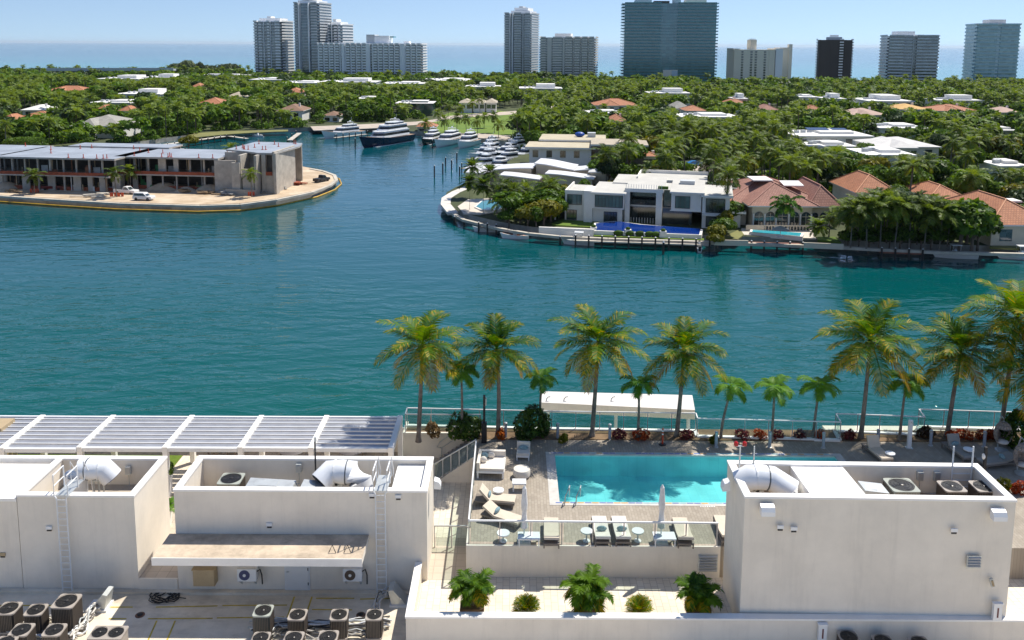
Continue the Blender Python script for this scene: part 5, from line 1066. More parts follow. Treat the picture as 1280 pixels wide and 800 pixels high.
# ------------------------------------------------------------------ seawall and docks by the villas
sw2 = thing('seawall', 'long concrete seawall along the waterfront villas', 'seawall'); capline(sw2, shore_px[:13], 1.3, .8, .1, palecap, .5)
sw3 = thing('seawall', 'curved white walkway wall round the pool garden point', 'seawall'); capline(sw3, shore_px[12:19], 1.3, 2.2, .12, M('white_walk', (0.62, 0.58, 0.52), .8, .1, .5), .5)
def dock(label, pts, z, wd, mat=wood, npile=5, ph=1.3, thick=.25):
    a, b2 = Vector((*at(*pts[0], z), 0)), Vector((*at(*pts[1], z), 0)); d = b2 - a; L = d.length; rz = math.atan2(d.y, d.x)
    o = thing('boat_dock', label, 'dock', (a.x, a.y, 0), rz); part(o, 'deck', lambda m: m.box(0, L, -wd / 2, wd / 2, z - thick, z, mat))
    for i in range(npile):
        t = L * (i + .1) / max(1, npile - .8); part(o, 'pile', lambda m: m.cyl((t, -wd / 2 - .15, -1), (t, -wd / 2 - .15, z + ph), .17, pile, 8)); part(o, 'pile_cap', lambda m: m.cyl((t, -wd / 2 - .15, z + ph), (t, -wd / 2 - .15, z + ph + .12), .18, whitewall, 8, .05))
    return o
dock('long boat dock with dark piles in front of the white modern villa', ((718, 299.5), (888, 305)), 1.25, 1.5, palecap, 11, 1.1)
dock('reddish timber dock in front of the brown tiled villa', ((936, 304), (1003, 306)), 1.2, 2.6, M('red_timber', (0.24, 0.10, 0.06), .8, .2, 1.0), 5, .8)
dock('timber dock in the shade of the palm grove', ((1098, 313), (1152, 315)), 1.2, 2.2, M('red_timber', (0.24, 0.10, 0.06)), 4, .8)
dock('small dock with a boat lift at the curved white walkway', ((600, 284), (624, 287)), .9, 1.4, palecap, 3, 1.2)
dock('pale jetty reaching out from the far bank behind the unfinished house', ((283, 169.5), (309, 173)), 1.0, 1.6, palecap, 3, .6)
dock('short jetty with a ramp left of the first white yacht', ((374, 166), (362, 175)), 1.2, 1.8, palecap, 3, 1.0)
dock('jetty between the white yacht and the bank', ((418, 172), (458, 167.5)), 1.4, 1.6, palecap, 6, 1.4)
dock('pale jetty of the crowded marina by the curved roofs', ((576, 210), (610, 210.5)), 1.2, 1.2, palecap, 3, 1.6)
dock('slanted walkway along the marina under the curved white roofs', ((608, 226), (641, 206)), 1.9, 1.5, palecap, 4, .4)
dock('long promenade deck on the far bank behind the unfinished house', ((168, 185.5), (281, 170)), 1.9, 2.0, palecap, 14, .5)
k = 0
for px, py, top in ((543, 222, 206), (553.5, 218, 203), (557, 208, 196), (564.5, 212, 199), (571, 204, 190), (574.5, 220, 207), (444, 186, 172), (419, 174, 167), (540.5, 185, 174), (555.5, 183, 174), (700, 306, 294), (829, 318, 301), (568, 280, 269), (580, 284, 274)):
    x, y = at(px, py, 0); zt = aty(px, top, y)[1]; k += 1
    lab = ('leftmost', 'second', 'third', 'fourth', 'tallest rear', 'rightmost')[k - 1] + ' of six mooring piles standing in open water before the marina' if k <= 6 else {7: 'mooring pile just off the navy yacht bow', 8: 'mooring pile beside the leftmost white yacht', 9: 'mooring pile right of the navy yacht stern', 10: 'mooring pile in front of the white sport yacht', 11: 'lone pile in the water left of the villa motorboat', 12: 'lone pile in the water before the middle of the blue pool', 13: 'left of two piles beside the curved white walkway', 14: 'right of two piles beside the curved white walkway'}[k]
    o = thing('mooring_pile', lab, 'mooring pile', (x, y, 0), 0, 'mooring piles in the water'); part(o, 'pole', lambda m: m.cyl((0, 0, -1.5), (0, 0, zt - .3), .2, pile, 8)); part(o, 'cap', lambda m: m.cyl((0, 0, zt - .3), (0, 0, zt), .21, whitewall, 8, .06))
# ------------------------------------------------------------------ boats
navy = M('navy_hull', (0.006, 0.010, 0.045), .2, .2, .5, world=False); smoked = M('smoked_glass', (0.012, 0.015, 0.02), .12, .3, 1.0); teak = M('teak_deck', (0.34, 0.22, 0.13), .8, .1, 2.0)
blackhull = M('black_hull', (0.012, 0.013, 0.016), .25, .2, .5)
def hull(mb, L, B, fb, bowrise, mat, deck, draft=.4, n=14):
    rows = []
    for i in range(n + 1):
        t = i / n; x = -L / 2 + L * t; b = B / 2 * (1 - max(0, (t - .45) / .55) ** 2.2) * (.93 + .07 * min(1, t * 4)); zt = fb + bowrise * max(0, t - .35) ** 1.6 / .65 ** 1.6
        fl = .82 - .45 * max(0, (t - .5) / .5); xr = x - (.10 * L * max(0, t - .75) / .25 if t > .75 else 0)
        rows.append([(xr - 0, 0, -draft), (xr, b * fl * .75, -draft * .5), (xr + (x - xr) * .35, b * fl, fb * .3), (x, b, zt), (x, max(0, b - .12), zt + .02)])
    for i in range(n):
        for s_ in (1, -1):
            for j in range(4):
                q4 = [rows[i][j], rows[i + 1][j], rows[i + 1][j + 1], rows[i][j + 1]]; q4 = [(p[0], p[1] * s_, p[2]) for p in q4]
                mb.face(q4 if s_ > 0 else q4[::-1], mat)
        a, b2 = rows[i][4], rows[i + 1][4]; mb.face([(a[0], -a[1], a[2] - .05), (b2[0], -b2[1], b2[2] - .05), (b2[0], b2[1], b2[2] - .05), (a[0], a[1], a[2] - .05)], deck)
    r0 = rows[0]; mb.face([(p[0], p[1], p[2]) for p in r0] + [(p[0], -p[1], p[2]) for p in r0[::-1]], mat)
def house(o, name, x0, x1, z0, z1, w0, w1, rf, rb, mat, win=True):
    """raked cabin tier with a wraparound window band"""
    def shp(za, zb, grow, m, mat_):
        fa, fb = (za - z0) / (z1 - z0), (zb - z0) / (z1 - z0)
        def ring_(f):
            w_ = w0 + (w1 - w0) * f + grow; a = x0 + rb * f - grow; b2 = x1 - rf * f + grow; return [(a, -w_, z0 + f * (z1 - z0)), (b2 - w_ * .5, -w_, z0 + f * (z1 - z0)), (b2, -w_ * .35, z0 + f * (z1 - z0)), (b2, w_ * .35, z0 + f * (z1 - z0)), (b2 - w_ * .5, w_, z0 + f * (z1 - z0)), (a, w_, z0 + f * (z1 - z0))]
        A_, B_ = ring_(fa), ring_(fb)
        for i in range(6): j = (i + 1) % 6; m.face([A_[i], A_[j], B_[j], B_[i]], mat_)
        m.face(B_, mat_); m.face(A_[::-1], mat_)
    p = part(o, name, lambda m: shp(z0, z1, 0, m, mat))
    if win: part(p, 'window_band', lambda m: shp(z0 + (z1 - z0) * .38, z0 + (z1 - z0) * .80, .03, m, smoked))
    part(p, 'roof_overhang', lambda m: m.prism([(x0 + rb - .5, -w1 - .15), (x1 - rf - w1 * .4, -w1 - .15), (x1 - rf + .35, -w1 * .35), (x1 - rf + .35, w1 * .35), (x1 - rf - w1 * .4, w1 + .15), (x0 + rb - .5, w1 + .15)], z1, z1 + .14, mat))
def yacht(label, bow, stern, L, B, hm, tiers, fb=1.6, br=1.4, z=0.0, cat='yacht', name='motor_yacht', arch=True, group=None):
    a, b2 = Vector(at(*bow, 0)), Vector(at(*stern, 0)); d = a - b2; c = (a + b2) / 2 if L is None else a - d.normalized() * L / 2; L = L or d.length; rz = math.atan2(d.y, d.x)
    o = thing(name, label, cat, (c.x, c.y, z), rz, group)
    part(o, 'hull', lambda m: hull(m, L, B, fb, br, hm, teak if L > 15 else poolwhite), smooth=True)
    if hm in (navy, blackhull): part(o, 'waterline_stripe', lambda m: m.box(-L / 2 + .3, L * .28, -B * .36, B * .36, -.1, .12, poolwhite))
    zz = fb + .2
    for k, (f0, f1, h, wf, rf, rb) in enumerate(tiers):
        house(o, ('deckhouse', 'upper_deck', 'flybridge')[min(k, 2)], -L / 2 + f0 * L, -L / 2 + f1 * L, zz, zz + h, B / 2 * wf, B / 2 * wf * .88, rf, rb, poolwhite, k < 2 or len(tiers) > 2); zz += h
    if arch:
        x = -L / 2 + L * (tiers[-1][0] + .35 * (tiers[-1][1] - tiers[-1][0])); w_ = B * .3
        part(o, 'radar_arch', lambda m: m.tube([(x - .4, -w_, zz), (x, -w_ * .9, zz + 1.0), (x, w_ * .9, zz + 1.0), (x - .4, w_, zz)], .14, 6, poolwhite)); part(o, 'radar_dome', lambda m: m.ball((x, 0, zz + 1.3), .36, poolwhite)); part(o, 'antenna', lambda m: m.cyl((x, .5, zz + 1.0), (x - .3, .5, zz + 3.0), .04, poolwhite, 5))
    def rail(m):
        for s_ in (1, -1): m.tube([(-L / 2 + L * t, s_ * (B / 2 * (1 - max(0, (t - .45) / .55) ** 2.2) - .1), fb + br * max(0, t - .35) ** 1.6 / .65 ** 1.6 + .8) for t in (.3, .45, .6, .75, .88, .97)], .035, 4, galv)
    part(o, 'bow_rail', rail)
    return o
T3 = [(.12, .72, 2.2, .84, 1.8, .2), (.14, .60, 2.0, .72, 1.8, .3), (.20, .46, .9, .6, 1.0, .2)]
T2 = [(.15, .70, 1.7, .8, 2.2, .2), (.18, .50, 1.0, .62, 1.2, .3)]
yacht('white motor yacht moored furthest left at the far bank', (402, 174), (458, 168), 21, 5.6, poolwhite, T2, 1.9, 1.3)
yacht('big navy hulled motor yacht with a white superstructure', (449, 186), (532, 172), 31, 7.2, navy, T3, 2.7, 1.7)
yacht('dark hulled boat squeezed between the navy yacht and the white sport yacht', (527, 182.5), (560, 172), 18, 4.8, blackhull, T2, 1.7, 1.0)
yacht('sleek white sport yacht right of the dark hulled boat', (543, 185.5), (592, 172), 23, 5.8, poolwhite, T2, 2.0, 1.3)
yacht('white sport yacht with tinted side windows, right of the larger one', (572, 186.5), (610, 175), 18, 5.2, poolwhite, T2, 1.9, 1.1)
bl_ = [((585, 199), (625, 194), 14, poolwhite, 'white cabin cruiser at the outer edge of the crowded marina'), ((592, 193), (632, 187), 14, poolwhite, 'white cabin cruiser in the back row of the crowded marina'), ((612, 198), (655, 192), 15, blackhull, 'dark topped boat in the middle of the crowded marina'), ((582, 206), (622, 202), 13, poolwhite, 'white cruiser third from the back in the marina'), ((612, 206), (650, 201), 13, poolwhite, 'white cruiser beside the dark topped marina boat'), ((584, 213), (618, 209), 10, poolwhite, 'white boat behind the date palms at the marina jetty'), ((606, 217), (634, 212), 10, poolwhite, 'small white boat closest to the curved roof house'), ((628, 189), (662, 184), 13, poolwhite, 'white cruiser at the far right back of the marina'), ((640, 200), (668, 196), 11, navy, 'navy boat under a cover at the right of the marina'), ((600, 188), (628, 183), 11, poolwhite, 'white cruiser just right of the sport yachts')]
for bo, s_, L, hm, lab in bl_: yacht(lab, bo, s_, L, 4.2, hm, T2, 1.3, .8, group='boats in the crowded marina', arch=L > 12)
def skiff(label, px, py, L, rz, hm=poolwhite, top=True, name='motorboat', seats=None, cat='motorboat'):
    x, y = at(px, py, 0); o = thing(name, label, cat, (x, y, 0), rz); B = L * .3
    part(o, 'hull', lambda m: hull(m, L, B, .75, .35, hm, seats or poolwhite, .3), smooth=True); part(o, 'console', lambda m: m.side([(-.5, .7), (.3, .7), (.1, 1.5), (-.3, 1.55)], -B * .2, B * .2, poolwhite)); part(o, 'windscreen', lambda m: m.cbox((.2, 0, 1.6), (.04, B * .4, .35), smoked, ry=rad(-20)))
    if top:
        part(o, 't_top', lambda m: m.box(-1.1, .6, -B * .3, B * .3, 2.3, 2.4, poolwhite))
        for sx in (-.9, .4):
            for sy in (-1, 1): part(o, 'post', lambda m: m.cyl((sx, sy * B * .26, .7), (sx, sy * B * .26, 2.3), .04, galv, 6))
    part(o, 'seat', lambda m: m.box(-L * .3, -L * .18, -B * .35, B * .35, .7, 1.05, cushg if seats is None else seats)); part(o, 'outboard', lambda m: m.side([(-L / 2 - .5, .3), (-L / 2 - .05, .3), (-L / 2, 1.2), (-L / 2 - .45, 1.25)], -.22, .22, black))
    return o
skiff('white open motorboat tied below the white bench of the modern villa', 722, 305.5, 6.2, rad(170)); skiff('white centre console boat with a hardtop beside the palm grove', 1192, 322, 7.6, rad(173)); skiff('white centre console boat cut by the right picture edge', 1275, 323.5, 8.5, rad(175))
skiff('small white dinghy at the right end of the villa dock', 874, 313, 3.2, rad(80), top=False); skiff('dark seated open boat on the lift at the curved walkway', 606, 289.5, 5, rad(175), seats=black, top=False); skiff('low tender with orange gear below the hedge', 643, 298, 5.6, rad(175), seats=M('orange_gear', (.5, .16, .04), .7), top=False); skiff('small white boat moored at the far bank behind the unfinished house', 322, 171, 5, rad(170), top=False); skiff('white boat with a pale cover moored behind the unfinished house roof', 216, 188.5, 9, rad(170))
# ------------------------------------------------------------------ beach towers
tg_dark = tower_glass('tower_glass_dark', (0.022, 0.035, 0.045), (0.10, 0.14, 0.16), 2.6, 3.0)
tg_blue = tower_glass('tower_glass_blue', (0.02, 0.055, 0.085), (0.075, 0.14, 0.18), 2.6, 3.0)
tg_teal = tower_glass('tower_glass_teal', (0.02, 0.15, 0.19), (0.06, 0.24, 0.28), 3.4, 3.1)
tg_pale = tower_glass('tower_glass_pale', (0.16, 0.34, 0.38), (0.34, 0.54, 0.57), 2.8, 3.1)
tw_white = M('tower_white', (0.88, 0.88, 0.88), .6, .04, .05); tw_grey = M('tower_grey', (0.52, 0.54, 0.55), .6, .06, .05); tw_beige = M('tower_beige', (0.82, 0.74, 0.60), .7, .05, .05); tw_brown = M('tower_brown', (0.055, 0.045, 0.042), .6, .1, .05)
tw_lblue = M('tower_pale_blue', (0.66, 0.80, 0.83), .5, .05, .05); tw_tealrail = M('teal_balcony_glass', (0.06, 0.25, 0.29), .15, .15, .3)
def tower(label, px0, px1, ptop, Y, D, core, slab, nfl, bays, rz=0.0, crown=None, right_bays=None, zbase=1.5, band_h=1.25, rail=None, side_out=1.2, name='beach_tower', top_trim=None):
    """bays: (start, end, kind) fractions of the front; kinds: w wall, b balcony, g flush glass"""
    x0, zt = aty(px0, ptop, Y); x1, _ = aty(px1, ptop, Y); W = (x1 - x0 - D * abs(math.sin(rz))) / math.cos(rz); H = zt - zbase
    o = thing(name, label, 'tower', ((x0 + x1) / 2 * (Y + D / 2) / Y, Y + D / 2, zbase), rz); fh = H / nfl
    part(o, 'core', lambda m: m.box(-W / 2, W / 2, -D / 2, D / 2, 0, H, core, tw_grey))
    mb = MB()
    mb.box(-W / 2 - .15, W / 2 + .15, -D / 2 - .15, D / 2 + .15, -.18, .18, slab)
    for a, b2, k in bays:
        xa, xb = -W / 2 + a * W, -W / 2 + b2 * W
        if k == 'b':
            mb.box(xa, xb, -D / 2 - 1.7, -D / 2 - .16, -.16, .16, slab); mb.box(xa, xb, -D / 2 - 1.75, -D / 2 - 1.65, .16, band_h, rail or slab)
        elif k == 'h': mb.box(xa, xb, -D / 2 - .5, -D / 2 - .16, -.4, 1.0, slab)
    for sd in (-1, 1):
        xe = sd * W / 2; mb.box(min(xe + sd * .16, xe + sd * side_out), max(xe + sd * .16, xe + sd * side_out), -D / 2 + 1, D / 2 - 1, -.16, .16, slab); mb.box(min(xe + sd * side_out, xe + sd * (side_out - .1)), max(xe + sd * side_out, xe + sd * (side_out - .1)), -D / 2 + 1, D / 2 - 1, .16, band_h, rail or slab)
    me = mb.mesh('storey_band')
    for f in range(1, nfl + 1): obj('storey_band', me, o, (0, 0, f * fh))
    for a, b2, k in bays:
        xa, xb = -W / 2 + a * W, -W / 2 + b2 * W
        if k == 'w': part(o, 'pier', lambda m: m.box(xa, xb, -D / 2 - .6, -D / 2, 0, H + .3, slab))
        if k == 'f': part(o, 'pier', lambda m: m.box(xa, xb, -D / 2 - 2.0, -D / 2, 0, H + .6, tw_white))
    for (a, b2, ya, yb, h0, h1, m_) in crown or ():
        part(o, 'rooftop', lambda m: m.box(-W / 2 + a * W, -W / 2 + b2 * W, -D / 2 + ya * D, -D / 2 + yb * D, H + h0 + .32, H + h1, m_))
    if top_trim: part(o, 'parapet', lambda m: m.box(-W / 2 - .5, W / 2 + .5, -D / 2 - .5, D / 2 + .5, H + .2, H + top_trim, slab))
    return o
tower('white balconied tower at the left of the skyline cluster', 320, 364, 27, 845, 24, tg_dark, tw_white, 20, [(0, .14, 'b'), (.16, .28, 'h'), (.36, .38, 'w'), (.52, .62, 'b'), (.62, .64, 'w'), (.80, .98, 'h')], crown=[(.1, .9, .2, .8, 0, 3.5, tw_white), (.35, .5, .3, .6, 3.5, 5.5, tw_white)], rz=rad(-16))
tower('tallest tower of the skyline cluster, its crown cut by the frame', 371, 411, 4, 835, 30, tg_blue, tw_grey, 27, [(0, .16, 'b'), (.19, .23, 'f'), (.25, .28, 'w'), (.60, .645, 'f'), (.72, .98, 'b')], crown=[(.1, .9, .1, .9, 0, 3, tw_white), (.25, .7, .15, .85, 3, 9, tw_beige), (.35, .6, .3, .7, 9, 14, tw_white)], rz=rad(-13))
tower('shorter balconied tower right of the tallest one', 408, 439, 31, 850, 26, tg_blue, tw_white, 19, [(.1, .30, 'h'), (.42, .46, 'w'), (.62, .80, 'b'), (.82, .84, 'w'), (.86, 1, 'b')], crown=[(.25, .85, .2, .8, 0, 3, tw_white), (.3, .5, .3, .7, 3, 6, tw_white)], rz=rad(-16))
fr = [(i / 19, i / 19 + .012, 'w') for i in range(0, 19)] + [(.235, .262, 'f'), (.47, .51, 'f'), (.80, .845, 'f')] + [(i / 19 + .014, i / 19 + .05, 'b') for i in range(19) if i not in (4, 9, 15)]
tower('long white slab block with a grid of balconies in the skyline cluster', 398, 533, 55, 800, 22, tg_dark, tw_white, 14, fr, crown=[(.46, .54, .2, .9, 0, 9, tw_grey), (.54, .68, .2, .8, 0, 8, tw_white), (.65, .72, .3, .7, 6, 7.5, tw_tealrail), (.05, .45, .1, .3, 0, 1.2, tw_white), (.82, .87, .2, .6, 0, 3, tw_white)], top_trim=1.0, rz=rad(-6))
tower('grey balcony tower with a stepped white crown left of the lower banded block', 631, 674, 17, 830, 34, tg_dark, tw_grey, 27, [(0, .18, 'b'), (.2, .23, 'f'), (.30, .34, 'f'), (.38, .66, 'b'), (.70, .74, 'w'), (.80, 1, 'h')], crown=[(.2, .95, .1, .9, 0, 3, tw_white), (.3, .85, .2, .8, 3, 6, tw_white), (.45, .6, .3, .7, 6, 7.5, tw_grey)], rz=rad(-15))
tower('wide cream block with horizontal balcony bands beside the grey tower', 675, 748, 47, 800, 24, tg_dark, M('tower_cream', (0.66, 0.62, 0.56), .6, .04, .05), 18, [(0, .1, 'h'), (.13, .21, 'w'), (.23, .4, 'h'), (.42, .455, 'w'), (.47, .60, 'b'), (.61, .625, 'w'), (.64, .74, 'b'), (.75, .765, 'w'), (.78, .88, 'b'), (.89, .905, 'w'), (.91, 1, 'b')], crown=[(.25, .55, .2, .8, 0, 4, tw_white), (.6, .95, .2, .8, 0, 1.2, tw_white)], rz=rad(-12))
gl = tower('huge dark teal glass slab tower in the middle of the skyline', 777, 895, 4, 805, 40, tg_teal, M('teal_slab_edge', (0.14, 0.30, 0.33), .4, .05, .1), 26, [(0, .4, 'b'), (.4, .58, 'g'), (.58, 1, 'b')], rail=tw_tealrail, side_out=2.2, crown=[(.12, .3, .2, .8, 0, 4, tw_grey), (.33, .5, .3, .7, 0, 3, tw_brown), (.55, .62, .2, .8, 0, 5, tw_grey), (.68, .9, .2, .8, 0, 4.5, tw_beige)], band_h=1.1, rz=rad(-5))
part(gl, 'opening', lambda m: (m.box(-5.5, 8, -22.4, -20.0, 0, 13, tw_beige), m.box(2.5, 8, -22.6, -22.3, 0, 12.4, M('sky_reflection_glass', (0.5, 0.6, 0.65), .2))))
bt = tower('beige concrete apartment block right of the dark glass slab', 913, 964, 62, 770, 26, tw_beige, tw_beige, 14, [(0, .12, 'h'), (.86, .90, 'w')], crown=[(.44, .58, .2, .7, 0, 9, tw_beige), (.47, .56, .25, .65, 9, 9.8, tw_grey), (.0, .2, .3, .7, 0, .9, tw_grey)], side_out=.6)
W_ = aty(964, 62, 770)[0] - aty(913, 62, 770)[0]; H_ = aty(940, 62, 770)[1] - 1.5
wme = MB().box(-.95, .95, -.08, 0, 0, 1.5, tg_dark).mesh('window')
for i in range(8):
    for f in range(13 if i in (1, 3, 4, 6) else 0): obj('window', wme, bt, (-W_ / 2 + W_ * (i + .8) / 9, -13.17, 1.0 + (f + .35) * H_ / 14))
part(bt, 'stair_wing', lambda m: (m.box(W_ / 2 + .7, W_ / 2 + 7, -13.5, 14, 0, H_ + 1, tw_white), m.box(W_ / 2 + 7, W_ / 2 + 17, -4, 14, 0, H_ + 2, tw_beige), m.box(W_ / 2 + 15, W_ / 2 + 18, -5, 0, 0, H_ + 5, tw_beige)))
tower('slim dark brown tower with pale balcony stripes', 1020, 1067, 50, 820, 26, tw_brown, tw_brown, 16, [(.62, .74, 'b'), (0, .04, 'w'), (.38, .41, 'w'), (.78, .82, 'w')], rail=tw_white, crown=[(.25, .7, .2, .8, 0, 3, tw_grey), (.35, .6, .3, .7, 3, 5, tw_white)], rz=rad(-16))
tower('grey white tower with solid balcony panels, second from the right', 1105, 1169, 45, 790, 28, tg_dark, tw_grey, 16, [(0, .3, 'b'), (.3, .48, 'h'), (.485, .50, 'w'), (.56, .98, 'b')], rail=M('grey_balcony_panel', (0.58, 0.62, 0.64), .5, .25, .08), crown=[(.18, .55, .2, .8, 0, 4.5, tw_white), (.55, .75, .3, .7, 0, 1.5, tw_grey)], rz=rad(-9))
tower('pale turquoise glass tower at the right end of the skyline', 1213, 1269, 31, 770, 28, tg_pale, tw_lblue, 17, [(.02, .46, 'b'), (.48, .55, 'h'), (.56, .98, 'b')], rail=M('pale_balcony_glass', (0.36, 0.56, 0.60), .25, .1, .2), crown=[(.33, .72, .2, .8, 0, 5, tw_grey), (-.02, 1.02, -.05, 1.0, 0, 1.4, tw_white)], rz=rad(-10))
# ------------------------------------------------------------------ bridge on the left
br_ = thing('highway_bridge', 'long grey concrete highway bridge above the trees at the far left', 'bridge', (0, 0, 0)); xa, xb = aty(66, 95, 800)[0], aty(222, 92, 830)[0]
part(br_, 'deck', lambda m: m.prism([(xa, 790), (xb, 820), (xb, 834), (xa, 804)], 10.6, 12.3, tw_grey, asphm)); part(br_, 'railing', lambda m: m.prism([(xa, 790), (xb, 820), (xb, 820.5), (xa, 790.5)], 12.3, 13.4, tw_grey))
for t in (.03, .16, .35, .52, .7, .88): part(br_, 'pier', lambda m: m.box(xa + (xb - xa) * t - 1, xa + (xb - xa) * t + 1, 794 + 30 * t, 804 + 30 * t, 1, 10.6, tw_grey))
# ------------------------------------------------------------------ villas and houses
def hip(m, x0, x1, y0, y1, z, h, mat, ov=.5, ridge=None):
    x0 -= ov; x1 += ov; y0 -= ov; y1 += ov; W, D = x1 - x0, y1 - y0
    if W >= D: i = D / 2; A_, B_ = (x0 + i, (y0 + y1) / 2, z + h), (x1 - i, (y0 + y1) / 2, z + h)
    else: i = W / 2; A_, B_ = ((x0 + x1) / 2, y0 + i, z + h), ((x0 + x1) / 2, y1 - i, z + h)
    c = [(x0, y0, z), (x1, y0, z), (x1, y1, z), (x0, y1, z)]
    if W >= D: m.face([c[0], c[1], B_, A_], mat); m.face([c[1], c[2], B_], mat); m.face([c[2], c[3], A_, B_], mat); m.face([c[3], c[0], A_], mat)
    else: m.face([c[0], c[1], A_], mat); m.face([c[1], c[2], B_, A_], mat); m.face([c[2], c[3], B_], mat); m.face([c[3], c[0], A_, B_], mat)
    m.box(x0, x1, y0, y1, z - .25, z - .003, whitewall)
    if mat in RIDGE:
        for a, b2 in ((A_, B_), (c[0], A_), (c[1], B_ if W >= D else A_), (c[2], B_), (c[3], A_ if W >= D else B_)): m.tube([a, b2], .17, 4, RIDGE[mat])
RIDGE = {tileB: M('brown_ridge_caps', (0.34, 0.17, 0.125), .8, .15, 1.0), tileO: M('orange_ridge_caps', (0.58, 0.28, 0.15), .8, .15, 1.0)}
# --- white modern villa
V0 = at(706, 272, 2.2); mv = thing('modern_villa', 'large white modern villa with dark glass walls behind a deep blue pool', 'villa', (V0[0], V0[1], 1.6), rad(-13))
vw = M('villa_white', (0.80, 0.765, 0.69), .7, .06, .3); vroof = M('villa_roof', (0.50, 0.48, 0.43), .8, .1, .3)
def vb(nm, *a, mat=vw, top=None): return part(mv, nm, lambda m: m.box(*a, mat, top or (vroof if nm in ('wing', 'roof') else None)))
def win(x0, x1, z0, z1, y, n=3, mat=tealwin, o=None, fr=black):
    o = o or mv; w_ = part(o, 'window', lambda m: m.box(x0, x1, y - .04, y + .1, z0, z1, mat))
    def f(m):
        for i in range(n + 1): x = x0 + (x1 - x0) * i / n; m.box(x - .05, x + .05, y - .09, y - .042, z0, z1, fr)
        m.box(x0, x1, y - .1, y - .045, z1 - .06, z1 + .05, fr); m.box(x0, x1, y - .1, y - .045, z0 - .05, z0 + .06, fr)
    part(w_, 'frame', f); return w_
vb('wing', 0, 4.2, 0, 11, 0, 6.5); vb('parapet', -.05, 4.2, -.05, .25, 6.5, 7.2); vb('parapet', -.05, .25, .25, 11, 6.5, 7.2)
vb('canopy_frame', -2.2, 0, .3, .6, 2.5, 2.8); vb('canopy_frame', -2.2, -1.9, .3, .6, 0, 2.5)
win(.5, 3.4, 3.9, 6.2, 0, 3); win(.4, 2.4, .3, 2.6, 0, 3)
vb('pier', 4.0, 5.7, -1.2, 5, 0, 7.4); win(5.85, 6.15, 4.3, 6.2, -1.0, 1)
vb('wing', 5.7, 11.6, -.2, 12, 0, 3.4); vb('wing', 5.7, 12.0, -1.4, 12, 3.5, 7.0); vb('roof', 5.4, 12.4, -1.9, 12, 7.0, 7.3); win(6.3, 11.8, 3.9, 6.6, -1.4, 8); win(8.0, 10.6, .2, 2.6, -.2, 4, darkwin)
vb('wing', 12.0, 19.2, 5.0, 16, 0, 7.4, mat=darkwin); vb('roof', 12.0, 19.6, .4, 17, 7.3, 8.1); vb('pier', 12.05, 13.0, .5, 1.5, 0, 7.3); vb('pier', 18.2, 19.4, .3, 1.4, 0, 7.3); vb('balcony', 12.6, 18.2, 3.0, 5, 3.5, 3.9); vb('balcony_rail', 12.9, 18.2, 2.9, 3.0, 3.9, 5.1, mat=smoked)
for i in range(9): vb('railing_post', 13.2 + i * .55, 13.3 + i * .55, 1.6, 1.7, 0, 1.2)
vb('wing', 19.4, 25.2, 2.0, 14, 0, 3.6, mat=darkwin); vb('wing', 21.2, 27.0, 0, 14, 3.7, 7.6); vb('sill', 21.0, 27.1, -.15, .05, 3.5, 3.7); win(22.0, 24.8, 4.2, 6.9, 0, 3); vb('wing', 19.6, 21.2, 3.2, 12, 3.6, 7.6, mat=darkwin); vb('roof', 20.9, 27.6, -.7, 14, 7.6, 7.95)
vb('wing', 27.2, 32.4, -.3, 12, 0, 7.1); vb('roof', 26.9, 33.0, -.9, 12.5, 7.1, 7.5); win(27.9, 31.5, 3.6, 6.7, -.3, 3, darkwin); win(28.0, 31.4, .3, 2.7, -.3, 2, darkwin); vb('balcony', 27.2, 32.4, -1.3, -.3, 3.0, 3.4)
vb('wing', 32.4, 34.6, 2, 24, 0, 3.3); vb('balcony', 32.4, 35.6, 1, 25, 3.3, 3.7); vb('wing', 30, 33.0, 12, 25, 0, 6.6); vb('roof', 29.6, 35.0, 12, 26, 6.6, 7.0)
for i in range(3): part(mv, 'window', lambda m: m.box(33.0, 33.06, 3.5 + i * 5, 6.2 + i * 5, 4.0, 6.0, tealwin))
vb('wing', 13.5, 28, 14.2, 24, 0, 7.9); vb('parapet', 13.3, 28.2, 23.8, 24.1, 7.9, 8.7); vb('parapet', 13.2, 13.5, 14, 23.7, 7.9, 8.6); vb('roof', 8.5, 13.2, 10, 22, 6.9, 7.6)
part(mv, 'roof_railing', lambda m: [m.box(12.2 + i * .5, 12.27 + i * .5, .6, .68, 8.1, 9.1, whitewall) for i in range(15)] and None)
part(mv, 'roof_planter', lambda m: m.box(18.5, 20.5, .9, 1.7, 8.1, 8.7, leafH)); part(mv, 'roof_unit', lambda m: m.box(22.5, 25.5, 9, 11, 7.95, 8.8, tw_grey))
mv.scale.z = .88
# villa terrace, pool
pm = bpy.data.materials.new('deep_blue_pool'); pm.use_nodes = True; bb = pm.node_tree.nodes['Principled BSDF']; bb.inputs['Base Color'].default_value = (0.003, 0.030, 0.20, 1); bb.inputs['Roughness'].default_value = .08
def pool_slab(label, pts, z, mat, edge=.35, h=.9):
    P = [at(x, y, z) for x, y in pts]; cx, cy = sum(p[0] for p in P) / len(P), sum(p[1] for p in P) / len(P); o = thing('swimming_pool', label, 'pool', (cx, cy, z - h))
    E = [((p[0] - cx), (p[1] - cy)) for p in P]; part(o, 'rim', lambda m: m.prism([(x + math.copysign(edge, x), y + math.copysign(edge, y)) for x, y in E], 0, h - .03, vw)); part(o, 'pool_surface', lambda m: m.prism(E, h - .05, h + .005, mat)); return o
pool_slab('deep blue infinity pool in front of the white modern villa', [(745, 279), (772, 276.5), (800, 280.5), (876, 286), (874, 293), (745, 287.5)], 2.5, pm)
turq = M('pale_blue_pool', (0.05, 0.38, 0.45), .1, .05, .5)
